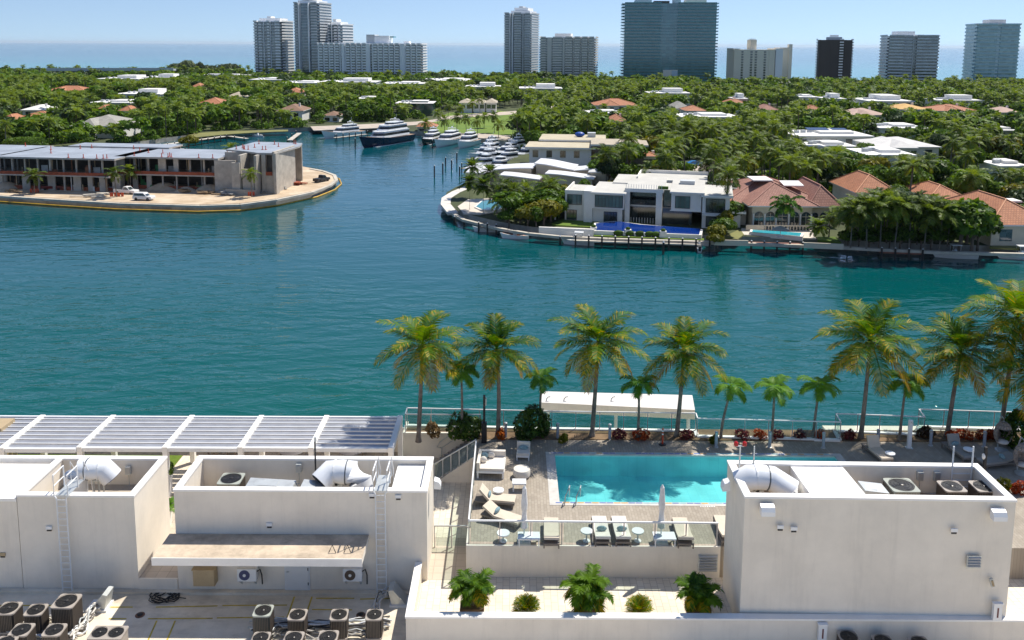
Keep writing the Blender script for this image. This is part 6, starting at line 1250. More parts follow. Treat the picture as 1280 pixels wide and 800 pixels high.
pool_slab('narrow turquoise pool on the terrace of the brown tiled villa', [(941, 287), (1002, 291), (1000, 295), (940, 289.8)], 2.3, turq)
pool_slab('round teal pool in the garden on the curved point', [(595, 258), (603, 251), (618, 249), (632, 252), (632, 258), (620, 262), (604, 262)], 2.0, M('teal_pool', (0.03, 0.20, 0.22), .1, .05, .5))
patch('lawn', [(690, 279), (708, 272), (770, 273), (800, 279), (745, 280), (744, 284), (690, 281)], 1.76, lawnm); patch('lawn', [(742, 291), (800, 293), (880, 298), (880, 300), (742, 294.5)], 1.72, lawnm); patch('pavement', [(676, 283), (744, 286), (744, 290), (676, 287)], 1.9, pavem)
patch('pavement', [(927, 285), (1015, 288), (1020, 298), (925, 293)], 1.74, M('pale_stone', (0.6, 0.53, 0.45), .8, .1, .5)); patch('pavement', [(572, 258), (585, 249), (640, 247), (645, 262), (600, 268), (580, 267)], 1.74, MATS['pale_stone']); patch('lawn', [(905, 296), (925, 286), (930, 293), (922, 299)], 1.75, drylawn); patch('lawn', [(1022, 296), (1045, 296), (1052, 303), (1022, 300)], 1.75, lawnm)
tw_ = thing('garden_wall', 'low white garden wall left of the blue pool', 'wall'); capline(tw_, [(674, 288), (742, 291)], 2.0, .5, 0, vw, 1.4, 'wall_face')
bw_ = thing('garden_wall', 'pale balustrade along the seawall of the brown tiled villa', 'wall'); capline(bw_, [(893, 303), (935, 304)], 2.0, .25, 0, beigewall, 1.0, 'balustrade'); capline(bw_, [(1005, 306.5), (1054, 308.5)], 2.0, .25, 0, beigewall, 1.0, 'balustrade')
for lab, px, py in (('white planter box at the left end of the blue pool', 742, 287), ('white planter on the pool rim, left of two', 785, 290), ('white planter on the pool rim, right of two', 829, 292)):
    x, y = at(px, py, 2.4); o = thing('planter', lab, 'planter', (x, y, 1.6)); part(o, 'pot', lambda m: m.box(-.6, .6, -.4, .4, 0, 1.3, vw)); part(o, 'plant', lambda m: m.ball((0, 0, 1.5), (.5, .35, .3), leafA, 8, 5))
for k, px in enumerate((773, 787, 800, 812, 820)):
    x, y = at(px, 292.5 + k * .4, 2.0); o = thing('dark_planter', ('first', 'second', 'third', 'fourth', 'fifth')[k] + ' from the left of the dark shrubs below the blue pool rim', 'shrub', (x, y, 1.7), 0, 'dark shrubs below the blue pool'); part(o, 'foliage', lambda m: m.ball((0, 0, .5), (1.0, .5, .55), leafA, 9, 6)); part(o, 'pot', lambda m: m.box(-.8, .8, -.35, .35, 0, .35, black))
# --- brown tiled villa
B0 = at(978, 281, 2.6); bv = thing('tiled_villa', 'brown tiled villa with an arched loggia and a pool terrace', 'villa', (B0[0], B0[1], 1.8), rad(-1)); cream2 = M('villa_cream', (0.56, 0.50, 0.40), .8, .06, .4)
part(bv, 'wall', lambda m: (m.box(-9.5, 9.5, 6, 24, 0, 4.6, cream2), m.box(-5.8, 5.8, .5, 6, 0, 5.0, cream2), m.box(-10.5, -6.3, 3.2, 6, 0, 3.4, cream2), m.box(5.9, 10, 3.0, 6, 0, 4.2, cream2)))
part(bv, 'roof', lambda m: hip(m, -10, 10, 4.5, 25, 4.7, 4.4, tileB, .8)); part(bv, 'roof', lambda m: hip(m, -6.2, 6.2, .2, 18, 5.1, 3.8, tileB, .7)); part(bv, 'roof', lambda m: hip(m, -10.6, -7, 2.8, 7, 3.5, 1.3, tileB, .4)); part(bv, 'roof', lambda m: hip(m, 6.2, 12, 3, 20, 4.5, 4.0, tileB, .6)); part(bv, 'roof', lambda m: hip(m, -13, -8, 8, 18, 4.4, 2.4, tileB, .6))
part(bv, 'skylight', lambda m: m.cbox((-1.6, 11.5, 8.95), (4.0, 5.4, .25), whiteroof)); part(bv, 'skylight', lambda m: m.cbox((4.4, 9.8, 8.2), (4.0, 3.6, .25), whiteroof, rx=rad(8)))
def arch(m, xc, w_, z0, h, y, mat): m.face([(xc - w_, y, z0), (xc + w_, y, z0)] + [(xc + w_ * math.cos(a), y, z0 + h + w_ * math.sin(a)) for a in [math.pi * i / 10 for i in range(11)]], mat)
for xc, w_, h in ((-4.5, .85, 2.6), (-2.3, .85, 2.6), (0, 1.05, 2.7), (2.4, .85, 2.6), (4.6, .85, 2.6)):
    a_ = part(bv, 'arched_window', lambda m: arch(m, xc, w_, .2, h, .42, darkwin)); part(a_, 'frame', lambda m: (m.box(xc - .04, xc + .04, .36, .415, .3, h + w_ * .8, cream2), m.box(xc - w_ * .9, xc + w_ * .9, .36, .415, h - .05, h + .05, cream2))); 
for xc in (-5.6, -3.4, -1.2, 1.25, 3.5, 5.6): part(bv, 'column', lambda m: m.cyl((xc, .2, 0), (xc, .2, 3.2), .14, whitewall, 8))
for xc, y in ((-8.2, 3.1), (7.2, 2.9), (8.8, 2.9)): part(bv, 'arched_window', lambda m: arch(m, xc, .6, .8, 1.6, y - .03, darkwin))
part(bv, 'balustrade', lambda m: (m.box(-7.5, -4, -1.8, -1.6, 0, 1.2, cream2), m.box(-4, 6.8, -1.6, -1.4, .9, 1.2, cream2), [m.box(-3.8 + i * .6, -3.6 + i * .6, -1.6, -1.45, 0, .9, cream2) for i in range(18)] and None))
bv.scale.z = .9
x, y = at(975, 300, 1.8); o = thing('patio_umbrella', 'grey patio umbrella over a table below the brown villa pool', 'umbrella', (x, y, 1.75)); part(o, 'canopy', lambda m: m.lathe([(1.6, 2.1), (.1, 2.7)], 8, cushg)); part(o, 'pole', lambda m: m.cyl((0, 0, 0), (0, 0, 2.6), .05, galv)); part(o, 'table', lambda m: m.lathe([(.7, .7), (.7, .75)], 12, poolwhite))
# --- curved white roof house on the point
C0 = at(690, 236, 2.0); cv = thing('curved_roof_house', 'tan house with several curved white vaulted roofs beside the marina', 'house', (C0[0], C0[1], 1.6), rad(-12)); wv = M('white_vault', (0.66, 0.655, 0.65), .5, .06, .3)
def wing_roof(x0, x1, y0, y1, zl, rise, flip=False, seg=8):
    def P(dz, g=0.0): return [((x0 - g + (x1 - x0 + 2 * g) * t if not flip else x1 + g - (x1 - x0 + 2 * g) * t), zl + dz + rise * math.cos(math.pi / 2 * t) ** 1.3) for t in [i / seg for i in range(seg + 1)]]
    lo, hi = P(0, .5), P(.28, .5); inn = P(-.01)
    part(cv, 'wall', lambda m: m.side(inn + [(inn[-1][0], 0), (inn[0][0], 0)], y0 + .5, y1 - .5, beigewall)); part(cv, 'roof', lambda m: m.side(hi + lo[::-1], y0, y1, wv))
wing_roof(-17, -6, 3, 12, 3.8, .9, True); wing_roof(-12, -3, -4, 2, 3.0, .7); wing_roof(-5, 4, 5, 15, 4.3, 1.3); wing_roof(-1, 10, -2, 4, 3.3, .9); wing_roof(4, 13, 6, 14, 3.9, .9, True); wing_roof(-24, -16, 8, 14, 3.2, .6, True)
for x0, x1, y0, y1, h in ((9, 15, 3, 9, 4.6), (-22, -16, 0, 6, 3.8)): part(cv, 'wall', lambda m: m.box(x0, x1, y0, y1, 0, h - .3, beigewall)); part(cv, 'roof', lambda m: hip(m, x0, x1, y0, y1, h, 1.3, wv, .5))
for x in (-11, -8.5, -1, 2, 5): part(cv, 'window', lambda m: m.box(x - .5, x + .5, -4.1 if x < -4 else -.7, -3.5 if x < -4 else -.55, 1.0, 2.6, darkwin))
# --- tan flat roofed house
F0 = at(700, 208, 2.0); fv = thing('flat_roof_house', 'low house with wide tan flat roofs and white walls behind the vaulted house', 'house', (F0[0], F0[1], 1.6), rad(-6))
tanroof = M('tan_gravel_roof', (0.47, 0.41, 0.29), .9, .12, .25)
for x0, x1, y0, y1, h in ((-6, 12, 14, 28, 6.3), (-9, 9, 0, 12, 5.6), (10, 24, -1, 12, 6.8)):
    part(fv, 'wall', lambda m: m.box(x0, x1, y0, y1, 0, h, whitewall if x0 < 10 else M('brown_brick', (0.17, 0.13, 0.105), .9, .2, .8))); part(fv, 'roof', lambda m: m.box(x0 - 1.2, x1 + 1.2, y0 - 1.2, y1 + 1.2, h + .003, h + .5, whitewall, tanroof if x0 < 10 else tileT))
    for i in range(4): part(fv, 'window', lambda m: m.box(x0 + 1 + i * (x1 - x0 - 2) / 4, x0 + 2.6 + i * (x1 - x0 - 2) / 4, y0 - .06, y0, h - 2.6, h - .6, darkwin))
part(fv, 'water_tank', lambda m: (m.ball((5, 22, 7.6), (1.6, 1.2, .8), M('blue_tarp', (0.01, 0.07, 0.35)), 10, 6), m.box(7.5, 10, 21, 23.5, 6.8, 8.2, tw_grey)))
# --- generic houses seen as roofs between the trees
def roofhouse(label, px0, px1, py, depth, kind, zr=6.0, roof=None, rh=2.6, rz=0.0, wall=None, cat='house', wing=None):
    if py < 190 and cat == 'house': zr = 1.6 + (zr - 1.6) * .62
    x0, y = at(px0, py, zr); x1, _ = at(px1, py, zr); W = x1 - x0; o = thing('garden_house' if cat == 'house' else cat.replace(' ', '_'), label, cat, ((x0 + x1) / 2, y + depth / 2, 1.6), rz); h = zr - 1.6; wall = wall or whitewall
    part(o, 'wall', lambda m: m.box(-W / 2, W / 2, -depth / 2, depth / 2, 0, h, wall))
    if kind == 'hip':
        part(o, 'roof', lambda m: hip(m, -W / 2, W / 2, -depth / 2, depth / 2, h + .26, rh, roof or tileO, .7))
        if W > 16: part(o, 'roof', lambda m: hip(m, -W * .3, W * .05, -depth / 2 - 3, depth / 2, h + .27, rh * .8, roof or tileO, .6)); part(o, 'wall', lambda m: m.box(-W * .29, W * .04, -depth / 2 - 2.9, -depth / 2 - .01, 0, h - .01, wall))
        if rr.random() < .3: part(o, 'chimney', lambda m: m.box(W * .2, W * .2 + .8, -.4, .4, h + rh * .4, h + rh + .7, wall))
    else:
        part(o, 'roof', lambda m: m.box(-W / 2 - .5, W / 2 + .5, -depth / 2 - .8, depth / 2 + .5, h + .003, h + .45, wall, roof or whiteroof)); part(o, 'upper_storey', lambda m: m.box(-W * .1, W * .35, -depth * .2, depth * .4, h + .45, h + .45 + (2.4 if rh > 2 else .8), wall, roof or whiteroof))
        for i in range(3): part(o, 'roof_unit', lambda m: m.box(-W * .4 + i * W * .1, -W * .4 + i * W * .1 + 1.5, -1 + i, .4 + i, h + .45, h + 1.4, tw_grey))
    n = max(2, int(W / 5))
    for i in range(n): xw = -W / 2 + W * (i + .5) / n; part(o, 'window', lambda m: m.box(xw - 1.1, xw + 1.1, -depth / 2 - .06 - (2.95 if kind == 'hip' and W > 16 and -W * .3 < xw < W * .05 else 0), -depth / 2 - .001 - (2.92 if kind == 'hip' and W > 16 and -W * .3 < xw < W * .05 else 0), max(.4, h - 2.8), h - .7, darkwin))
    HOUSES.append((px0, px1, py, (x0 + x1) / 2, y, W, depth)); return o
HOUSES = []
rhh = roofhouse
rhh('two storey white house with a grey hip roof left of the far promenade', 90, 152, 158, 20, 'hip', 8.6, tileG, 3.4)
rhh('long low orange roofed house above the left woods', 57, 108, 114, 18, 'hip', 7.5, tileO, 3)
rhh('white modern house with a tall porch right of the long orange roof', 145, 202, 118, 22, 'flat', 9.5, None, 3)
rhh('sprawling pale flat roofed house below the white modern porch house', 112, 164, 129, 18, 'flat', 7, None, 1)
rhh('house with a white roof and orange edges at the left edge woods', 28, 56, 138, 14, 'hip', 8, whiteroof, 2); rhh('small orange roof at the left edge behind the round hedge', 4, 17, 150, 9, 'hip', 6.5, tileO, 2); rhh('orange roof below the white and orange house at the left', 30, 62, 146, 10, 'hip', 6, tileO, 2)
rhh('small orange roof in the woods above the grey hip roofed house, left one', 122, 134, 138, 9, 'hip', 8, tileO, 2); rhh('small orange roof in the woods above the grey hip roofed house, right one', 150, 165, 139, 9, 'hip', 8, tileO, 2)
rhh('stepped orange roof deep in the woods left of the brown hip roof', 246, 280, 131, 16, 'hip', 8, tileO, 3); rhh('brown hip roofed white house above the far jetty', 347, 378, 139, 16, 'hip', 9, M('brown_flat_tiles', (0.22, 0.13, 0.085), .9, .15, .5), 2.6); rhh('bright orange roof in the woods above the brown hip roof', 355, 378, 116, 16, 'hip', 8, tileO, 2.6); rhh('tan roof half hidden in the woods left of the bright orange roof', 283, 306, 121, 16, 'hip', 8, tileT, 2.4); rhh('low brown roofed pool house behind the white yacht', 404, 424, 145, 10, 'hip', 6, M('brown_flat_tiles', (0.22, 0.13, 0.085)), 1.6); rhh('small orange roof at the top of the left woods', 240, 252, 109, 12, 'hip', 8, tileO, 2.4)
rhh('dark glass walled house above the navy yacht', 495, 541, 130, 16, 'flat', 11, None, 1, wall=tealwin); rhh('white house half hidden by palms left of the dark glass house', 447, 470, 124, 14, 'flat', 8.5, None, 2)
for k, (a, b2) in enumerate(((575, 590), (592, 606), (608, 620))): rhh(('left', 'middle', 'right')[k] + ' of three white gabled townhouses above the bright lawn', a, b2, 129, 14, 'hip', 10, tileT, 1.7)
rhh('orange roofed gatehouse on the quay right of the navy yacht', 522, 544, 159, 8, 'hip', 4.6, tileO, 1.8, wall=beigewall)
rhh('wide orange tiled house in the woods below the glass slab', 744, 796, 132, 18, 'hip', 8, tileO, 3); rhh('pale roofed house just below the wide orange tiled house', 735, 776, 142, 14, 'flat', 6.5, None, 1); rhh('salmon roof fragment left in the centre woods', 762, 782, 152, 12, 'hip', 7, tileO, 2.4); rhh('long white flat roofed house with orange trim in the centre woods', 852, 922, 147, 18, 'flat', 8.5, None, 1); rhh('grey gabled roof above the long white flat roofed house', 842, 862, 136, 16, 'hip', 8.5, tileG, 3); rhh('small orange roofed pavilion right behind the long white roof', 858, 882, 139, 14, 'hip', 9, tileO, 2)
rhh('tan orange roof below the beige apartment block', 910, 933, 131, 16, 'hip', 8, tileO, 3); rhh('salmon roof in the woods below the stair wing of the beige block', 950, 972, 138, 14, 'hip', 8, tileB, 2.4); rhh('small orange roof left of the pinkish hip roofed house', 1012, 1026, 138, 12, 'hip', 8, tileO, 2)
rhh('white modern house with solar panels on its flat roof', 995, 1088, 171, 20, 'flat', 8.6, M('solar_panel', (0.10, 0.14, 0.22), .3, .15, .3) if False else None, 1); rhh('low white flat roof just in front of the solar panel house', 1012, 1068, 184, 12, 'flat', 6, None, .5)
rhh('pale grey hip roofed white house right of the solar panel house', 1098, 1172, 184, 18, 'hip', 8.2, M('pale_tiles', (0.58, 0.56, 0.53), .8, .1, .4), 2.2); rhh('white cubic house in front of the pale grey hip roof', 1084, 1142, 195, 14, 'flat', 7, None, 1); rhh('long white flat roof above the pale grey hip roof', 1100, 1158, 161, 16, 'flat', 8.5, None, 1); rhh('pinkish hip roofed house left of the yellow orange roof', 1062, 1107, 144, 16, 'hip', 8.5, M('pink_tiles', (0.44, 0.30, 0.24), .8, .1, .5), 2.6); rhh('wide yellow orange roof in the right woods', 1122, 1160, 137, 18, 'hip', 9, M('ochre_tiles', (0.55, 0.33, 0.10), .8, .1, .5), 2.2); rhh('wide orange roof right of the yellow orange one', 1171, 1220, 139, 18, 'hip', 9, tileO, 2.6); rhh('pinkish grey roof at the far right edge of the woods', 1248, 1275, 141, 14, 'hip', 8.5, M('pink_tiles', (0.44, 0.30, 0.24)), 2.2); rhh('pale flat roof at the right edge below the pinkish grey roof', 1246, 1272, 164, 10, 'flat', 7, None, .5); rhh('white carport at the right edge above the small lawn', 1250, 1285, 209, 10, 'flat', 5.5, None, .5)
rhh('orange hip roofed house rising behind the palm grove', 1072, 1118, 242, 14, 'hip', 6.2, tileO, 3.2); rhh('smaller orange roof right of the palm grove top', 1164, 1204, 249, 12, 'hip', 5.6, tileO, 2.2); rh_ = rhh('orange tiled beige house with a white roof patch at the right edge', 1240, 1312, 282, 20, 'hip', 5.4, tileO, 3.6, wall=beigewall); part(rh_, 'skylight', lambda m: m.cbox((3.0, 0, 6.6), (4, 3, .3), whiteroof))
rhh('small white garden pavilion with an orange roof above the modern villa', 805, 820, 196, 4, 'hip', 5.2, tileO, .9)
for lab, a, b2, py, d in (('long white low building in front of the bridge, left part', 119, 176, 99, 30), ('pale low building right of the bridge end', 178, 222, 97, 20), ('pale low building below the casuarina grove', 225, 312, 94, 12), ('white low building with a flat roof left of the long slab block', 312, 352, 100, 30), ('long white low shopping block below the tall cluster', 352, 398, 104, 26), ('white low shopping block in front of the long slab block', 398, 470, 103, 28), ('white low building at the right foot of the long slab block', 478, 530, 105, 26), ('stepped white low building right of the skyline cluster', 528, 586, 101, 40), ('white low roof left of the grey balcony tower', 582, 625, 109, 20), ('long white roof below the wide cream block', 650, 702, 111, 20), ('long white roof below the glass slab', 812, 862, 117, 16), ('small white flat house below the beige block', 918, 934, 124, 12), ('white low house left of the slim dark tower', 998, 1022, 122, 16), ('white boxy house below the slim dark tower', 1032, 1056, 124, 14), ('wide white flat roof below the grey white tower', 1086, 1140, 127, 26), ('long pale roof left of the turquoise tower', 1172, 1226, 126, 14)):
    rhh(lab, a, b2, py, d, 'flat', 8 + rr.random(), None, 1 if rr.random() < .6 else 3, cat='low building')
solar = MB(); 
so_ = thing('solar_array', 'dark blue solar panels on the white modern house roof', 'solar panels', (*at(1040, 170, 8.6), 9.2)); part(so_, 'panel', lambda m: (m.cbox((-2, 8, 0), (7, 4, .1), M('solar_cells', (0.02, 0.035, 0.09), .2, .2, 1.0), rx=rad(6)), m.cbox((5, 8, 0), (5, 3, .1), M('solar_cells', (0.02, 0.035, 0.09)), rx=rad(6))))
so_.location.z = 10.1
car('bright blue car parked on the pale drive behind the modern villa', 'car', 868, 207, 1.8, rad(12), M('blue_paint', (0.03, 0.20, 0.50), .3, .05), 'sedan', 4.6); car('white car under the trees right of the blue car', 'car', 930, 203, 1.8, rad(5), cw, 'sedan', 4.6)
# ------------------------------------------------------------------ trees
trg = np.random.default_rng(5); tr_ = random.Random(9)
BROAD = []                                   # (crown mesh, trunk height, radius) at unit size of about 9 m
for i, (R_, n, lb, sp) in enumerate((((4.2, 4.2, 3.4), 900, 9, .62), ((5.2, 5.0, 2.8), 1000, 11, .72), ((3.3, 3.3, 4.2), 800, 9, .62), ((4.6, 4.2, 3.6), 900, 13, .78), ((4.4, 4.6, 3.2), 620, 10, .82))):
    BROAD.append(crown_mesh('tree_crown', 100 + i, R_, 5.6, n, .62, leafA, lb, spread=sp))
trunkB = MB(); trunkB.tube([(0, 0, -.3), (.1, 0, 2), (0, .1, 4.2), (.2, 0, 6.2)], [.34, .26, .2, .1], 7, bark)
for a in (0.5, 2.4, 4.4): trunkB.tube([(.05, .05, 3.0), (1.2 * math.cos(a), 1.2 * math.sin(a), 4.8), (2.2 * math.cos(a), 2.2 * math.sin(a), 6.0)], [.16, .11, .05], 5, bark)
trunkB = trunkB.mesh('tree_trunk', True)
PALM = [palm_crown('palm_head', 200 + i, 3.7, 15, [leafP, leafY], 15, 1.0, .24, .5, 1.25, -.8 - .15 * i, 1.5, lambda t, r, f=0: 1 if t > .75 and r.random() < .35 else 0, segs=6) for i in range(3)]
DATE = palm_crown('date_palm_head', 230, 2.7, 30, [leafP, cocoG], 15, .6, .2, .2, 1.35, -.7, 1.1, lambda t, r, f=0: 1 if r.random() < .2 else 0, segs=6)
ROYAL = palm_crown('royal_palm_head', 231, 2.9, 15, [smallG, leafP], 16, .9, .26, .9, 1.1, -.5, 2.0, lambda t, r, f=0: 0 if r.random() < .6 else 1, segs=7)
ptm, ptip = trunk_mesh('palm_trunk', 8.0, .2, .14, (.5, .1), .15, 7, M('grey_palm_bark', (0.17, 0.145, 0.12), .95, .3, 1.5))
def gpoly(pts): return [at(x, y, 1.7) for x, y in pts]
CLEAR = [gpoly(p) for p in ([(690, 302), (690, 272), (712, 258), (800, 254), (890, 260), (902, 275), (893, 306)], [(905, 307), (912, 282), (918, 268), (930, 258), (1040, 258), (1052, 285), (1052, 309)], [(596, 252), (622, 228), (660, 218), (742, 220), (748, 238), (700, 248), (640, 250)], [(556, 270), (556, 250), (585, 238), (645, 246), (655, 262), (620, 286)], [(640, 216), (655, 190), (782, 190), (784, 214)], [(520, 152), (545, 147), (560, 139), (640, 135), (706, 128), (710, 135), (665, 141), (652, 150), (645, 175), (560, 172), (520, 170)], [(1234, 318), (1236, 294), (1300, 290), (1300, 325)], [(1218, 238), (1214, 220), (1260, 219), (1258, 239)], [(830, 220), (846, 203), (908, 203), (916, 212), (895, 222)], [(380, 165), (385, 156), (520, 150), (553, 146), (553, 152), (520, 172)], [(1020, 308), (1060, 300), (1200, 300), (1240, 300), (1240, 320), (1050, 312)], [(925, 222), (935, 212), (975, 211), (975, 219)], [(628, 300), (640, 283), (700, 283), (700, 300)], [(200, 180), (240, 170), (380, 160), (380, 166), (240, 176)])]
def house_blocks(px, half, ptop, Y):
    for a, b2, py, hx, hy, W, D in HOUSES:
        if px + half > a - 1 and px - half < b2 + 1 and Y < hy + 1 and ptop < py - .5: return True
    return False
def in_house(X, Y, r):
    for a, b2, py, hx, hy, W, D in HOUSES:
        if abs(X - hx) < W / 2 + r and hy - r - 1 < Y < hy + D + r: return True
    return False
TOPLIM = [(568, 668, 224, 262), (625, 742, 210, 236), (700, 905, 226, 178), (905, 1048, 258, 160), (620, 740, 214, 200), (660, 784, 182, 250), (1225, 1290, 260, 165), (545, 645, 172, 330), (383, 520, 157, 335), (855, 885, 206, 215), (200, 380, 172, 300), (535, 550, 160, 340)]
def ok(X, Y, h, r, strict=True):
    if not inside(X, Y, LAND) or any(inside(X, Y, c) for c in CLEAR) or in_house(X, Y, min(r, 3) * .7): return False
    px, pt = proj(X, Y, 1.6 + h); half = r * FOC / Y * .75
    if house_blocks(px, half, pt, Y): return False
    for a, b2, lim, Ym in TOPLIM:
        if a < px < b2 and Y < Ym and pt < lim: return False
    return True
cand = []
Y = 140.0
while Y < 895:
    s = 6.2 if Y < 330 else (7.4 if Y < 550 else 9.5)
    X = -(0.66 * Y + 50)
    while X < 0.66 * Y + 50:
        x, y = X + tr_.uniform(-.42, .42) * s, Y + tr_.uniform(-.42, .42) * s; X += s
        ymax = 895 if x < -150 else max(735, 895 - (x + 150) * .5)
        if y > ymax: continue
        pxx = proj(x, y, 1.6)[0]; zone = math.sin(x * .021 + 1.0) + math.sin(y * .027 + x * .008)
        pf = .42 + .16 * zone + (.28 if 820 < pxx < 1000 and y < 330 else 0) + (.25 if 190 < pxx < 380 and y < 400 else 0)
        palm = tr_.random() < pf
        for attempt in range(3):
            if palm: h = tr_.uniform(8.5, 13.5) * (1 - .2 * attempt); r = 2.9
            else: h = tr_.uniform(4.5, 9.6) * (1 - .25 * attempt); r = h * .48
            if ok(x, y, h, r): cand.append((y, x, h, palm)); break
    Y += s
cand.sort()
near_p = [c for c in cand if c[3]][:262]; near_b = [c for c in cand if not c[3]][:276]
far = [c for c in cand if c not in set(near_p) and c not in set(near_b)]
TREES = []
leafG = leaf_mat('bright_leaves', (0.02, 0.05, 0.008), (0.17, 0.26, 0.03), .34, .06); leafD = leaf_mat('dark_leaves', (0.006, 0.018, 0.007), (0.06, 0.10, 0.03), .25, .06)
BADJ = ('round-crowned', 'spreading', 'upright', 'lumpy', 'open-crowned'); PADJ = ('full-headed', 'bushy', 'ragged')
def broad(x, y, h, v=None, mat=None, name='broadleaf_tree', label=None, group='broadleaf trees among the waterfront houses', z=1.6):
    v = tr_.randrange(5) if v is None else v; s = h / (9.3 if v == 2 else 8.6); o = thing(name, label, 'tree', (x, y, z), tr_.uniform(0, 6.28), group); o.scale = (s * tr_.uniform(.9, 1.15), s * tr_.uniform(.9, 1.15), s)
    obj('trunk', trunkB, o); c = obj('crown', BROAD[v], o)
    if mat: c.material_slots[0].link = 'OBJECT'; c.material_slots[0].material = mat
    if not label: TREES.append((o, ('tall ' if h > 8.4 else 'low ' if h < 6 else '') + BADJ[v] + (' yellowish' if mat == leafY else ' dark' if mat else '') + ' tree', x, y, h))
    return o
def palm_tree(x, y, h, v=None, head=None, label=None, s=None, group='palm trees among the waterfront houses', z=1.6, cat='palm tree', name='palm_tree', lean=1.0):
    v = tr_.randrange(3) if v is None else v; o = thing(name, label, cat, (x, y, z), tr_.uniform(0, 6.28), group); k = (h - 1.2) / 8.0; s = s or tr_.uniform(.85, 1.12)
    t = obj('trunk', ptm, o); t.scale = (lean, lean, k); c = obj('crown', head or PALM[v], o, (ptip[0] * lean, ptip[1] * lean, 8.0 * k - .05), tr_.uniform(0, 6.28)); c.scale = (s, s, s)
    if not label: TREES.append((o, ('tall ' if h > 10.6 else 'short ' if h < 8.2 else '') + PADJ[v] + ' palm', x, y, h))
    return o
for y, x, h, p in near_b: broad(x, y, h, mat=leafY if tr_.random() < .12 else leafD if tr_.random() < .2 else None)
for y, x, h, p in near_p: palm_tree(x, y, h)
# --- named trees that the photograph shows one by one
def px_palm(label, px, py, ptop, v=0, head=None, s=1.0, z=1.75, name='palm_tree', lean=.6, group='palm trees by the water'):
    x, y = at(px, py, z); zt = aty(px, ptop, y)[1]; return palm_tree(x, y, max(2.5, zt - z - 1.0), v, head, label, s, group, z, name=name, lean=lean)
px_palm('tall date palm standing left on the curved garden point', 587, 262, 214, 0, DATE, 1.05, name='date_palm', lean=.2); px_palm('broad date palm beside the round teal pool', 604, 266, 218, 0, DATE, 1.2, name='date_palm', lean=.2); px_palm('rear date palm between the marina jetty and the round pool', 590, 246, 196, 0, DATE, 1.1, name='date_palm', lean=.1); px_palm('grey date palm behind the broad one on the point', 612, 248, 203, 0, DATE, 1.1, name='date_palm', lean=.1)
for k, (px, py, pt) in enumerate(((621, 267, 226), (632, 262, 218), (640, 268, 224), (630, 272, 240), (655, 262, 222))): px_palm(('first', 'second', 'third', 'fourth', 'rightmost')[k] + ' palm from the left in the group right of the round teal pool', px, py, pt, k % 3, None, .95)
px_palm('royal palm with a drooping dark crown in front of the arched loggia', 981, 300, 240, 0, ROYAL, 1.15, name='royal_palm', lean=.0); px_palm('stout date palm at the right of the brown villa terrace', 1022, 301, 268, 0, DATE, .95, name='date_palm', lean=.0); px_palm('thin palm at the right wall of the arched villa', 1036, 296, 256, 1, None, .6)
lawnp = ((547, 158, 134), (556, 166, 142), (571, 164, 139), (583, 167, 141), (597, 168, 143), (605, 160, 138), (618, 166, 137), (623, 172, 148), (641, 168, 142), (532, 166, 146), (560, 150, 126), (576, 148, 128), (590, 146, 122), (600, 143, 118), (657, 172, 152), (668, 160, 140))
for k, (px, py, pt) in enumerate(sorted(lawnp)): px_palm(('leftmost', 'second', 'third', 'fourth', 'fifth', 'sixth', 'seventh', 'eighth', 'ninth', 'tenth', 'eleventh', 'twelfth', 'thirteenth', 'fourteenth', 'fifteenth', 'rightmost')[k] + ' palm, from the left, around the bright lawn behind the marina', px, py, pt, k % 3, None, .95)
grove = [(1056, 303, 252), (1063, 310, 246), (1072, 306, 244), (1083, 311, 241), (1092, 305, 238), (1100, 310, 243), (1108, 304, 236), (1118, 311, 240), (1127, 305, 243), (1136, 310, 238), (1146, 306, 246), (1155, 311, 250), (1165, 308, 244), (1174, 311, 247), (1184, 308, 252), (1068, 298, 244), (1088, 297, 236), (1104, 296, 233), (1122, 297, 235), (1142, 297, 239), (1160, 296, 240), (1178, 298, 246)]
for k, (px, py, pt) in enumerate(sorted(grove)): px_palm(('leftmost', 'second', 'third', 'fourth', 'fifth', 'sixth', 'seventh', 'eighth', 'ninth', 'tenth', 'eleventh', 'twelfth', 'thirteenth', 'fourteenth', 'fifteenth', 'sixteenth', 'seventeenth', 'eighteenth', 'nineteenth', 'twentieth', 'twenty-first', 'rightmost')[k] + ' palm of the dense shoreline grove, counted from the left', px, py, pt, k % 3, None, 1.12, group='palms of the dense shoreline grove')
for k, (px, py, h) in enumerate(((1200, 310, 11), (1214, 311, 9.5), (1208, 304, 11.5), (1190, 302, 10), (1222, 308, 7.5))): x, y = at(px, py, 1.7); broad(x, y, h, (0, 3, 2, 1, 4)[k], z=1.6 - .16 * h, label=('largest', 'front right', 'tallest rear', 'left rear', 'lowest right')[k] + ' dark tree in the clump at the right end of the palm grove', group='dark trees at the end of the palm grove')
for k, px in enumerate(range(1056, 1190, 13)):
    x, y = at(px + 4, 304 + (k % 3) * 2, 1.7); broad(x, y, 3.6 + .8 * (k % 3), k % 5, z=.6, label=('first', 'second', 'third', 'fourth', 'fifth', 'sixth', 'seventh', 'eighth', 'ninth', 'tenth', 'eleventh')[k] + ' low tree from the left in the shade under the palm grove', group='low trees under the palm grove')
for k, (px, py, h) in enumerate(((897, 301, 4.5), (902, 295, 5.2), (906, 289, 5.8), (910, 282, 6.2), (913, 275, 6.5), (916, 268, 6.5), (893, 305, 3.4))): x, y = at(px, py, 1.7); broad(x, y, h, k % 5, leafY if k % 2 == 0 else leafH, z=.5, label=('fourth', 'third', 'middle', 'fifth', 'second rearmost', 'rearmost', 'nearest')[k] + ' yellow green tree in the hedge row between the two big villas', group='yellow green hedge trees between the villas')
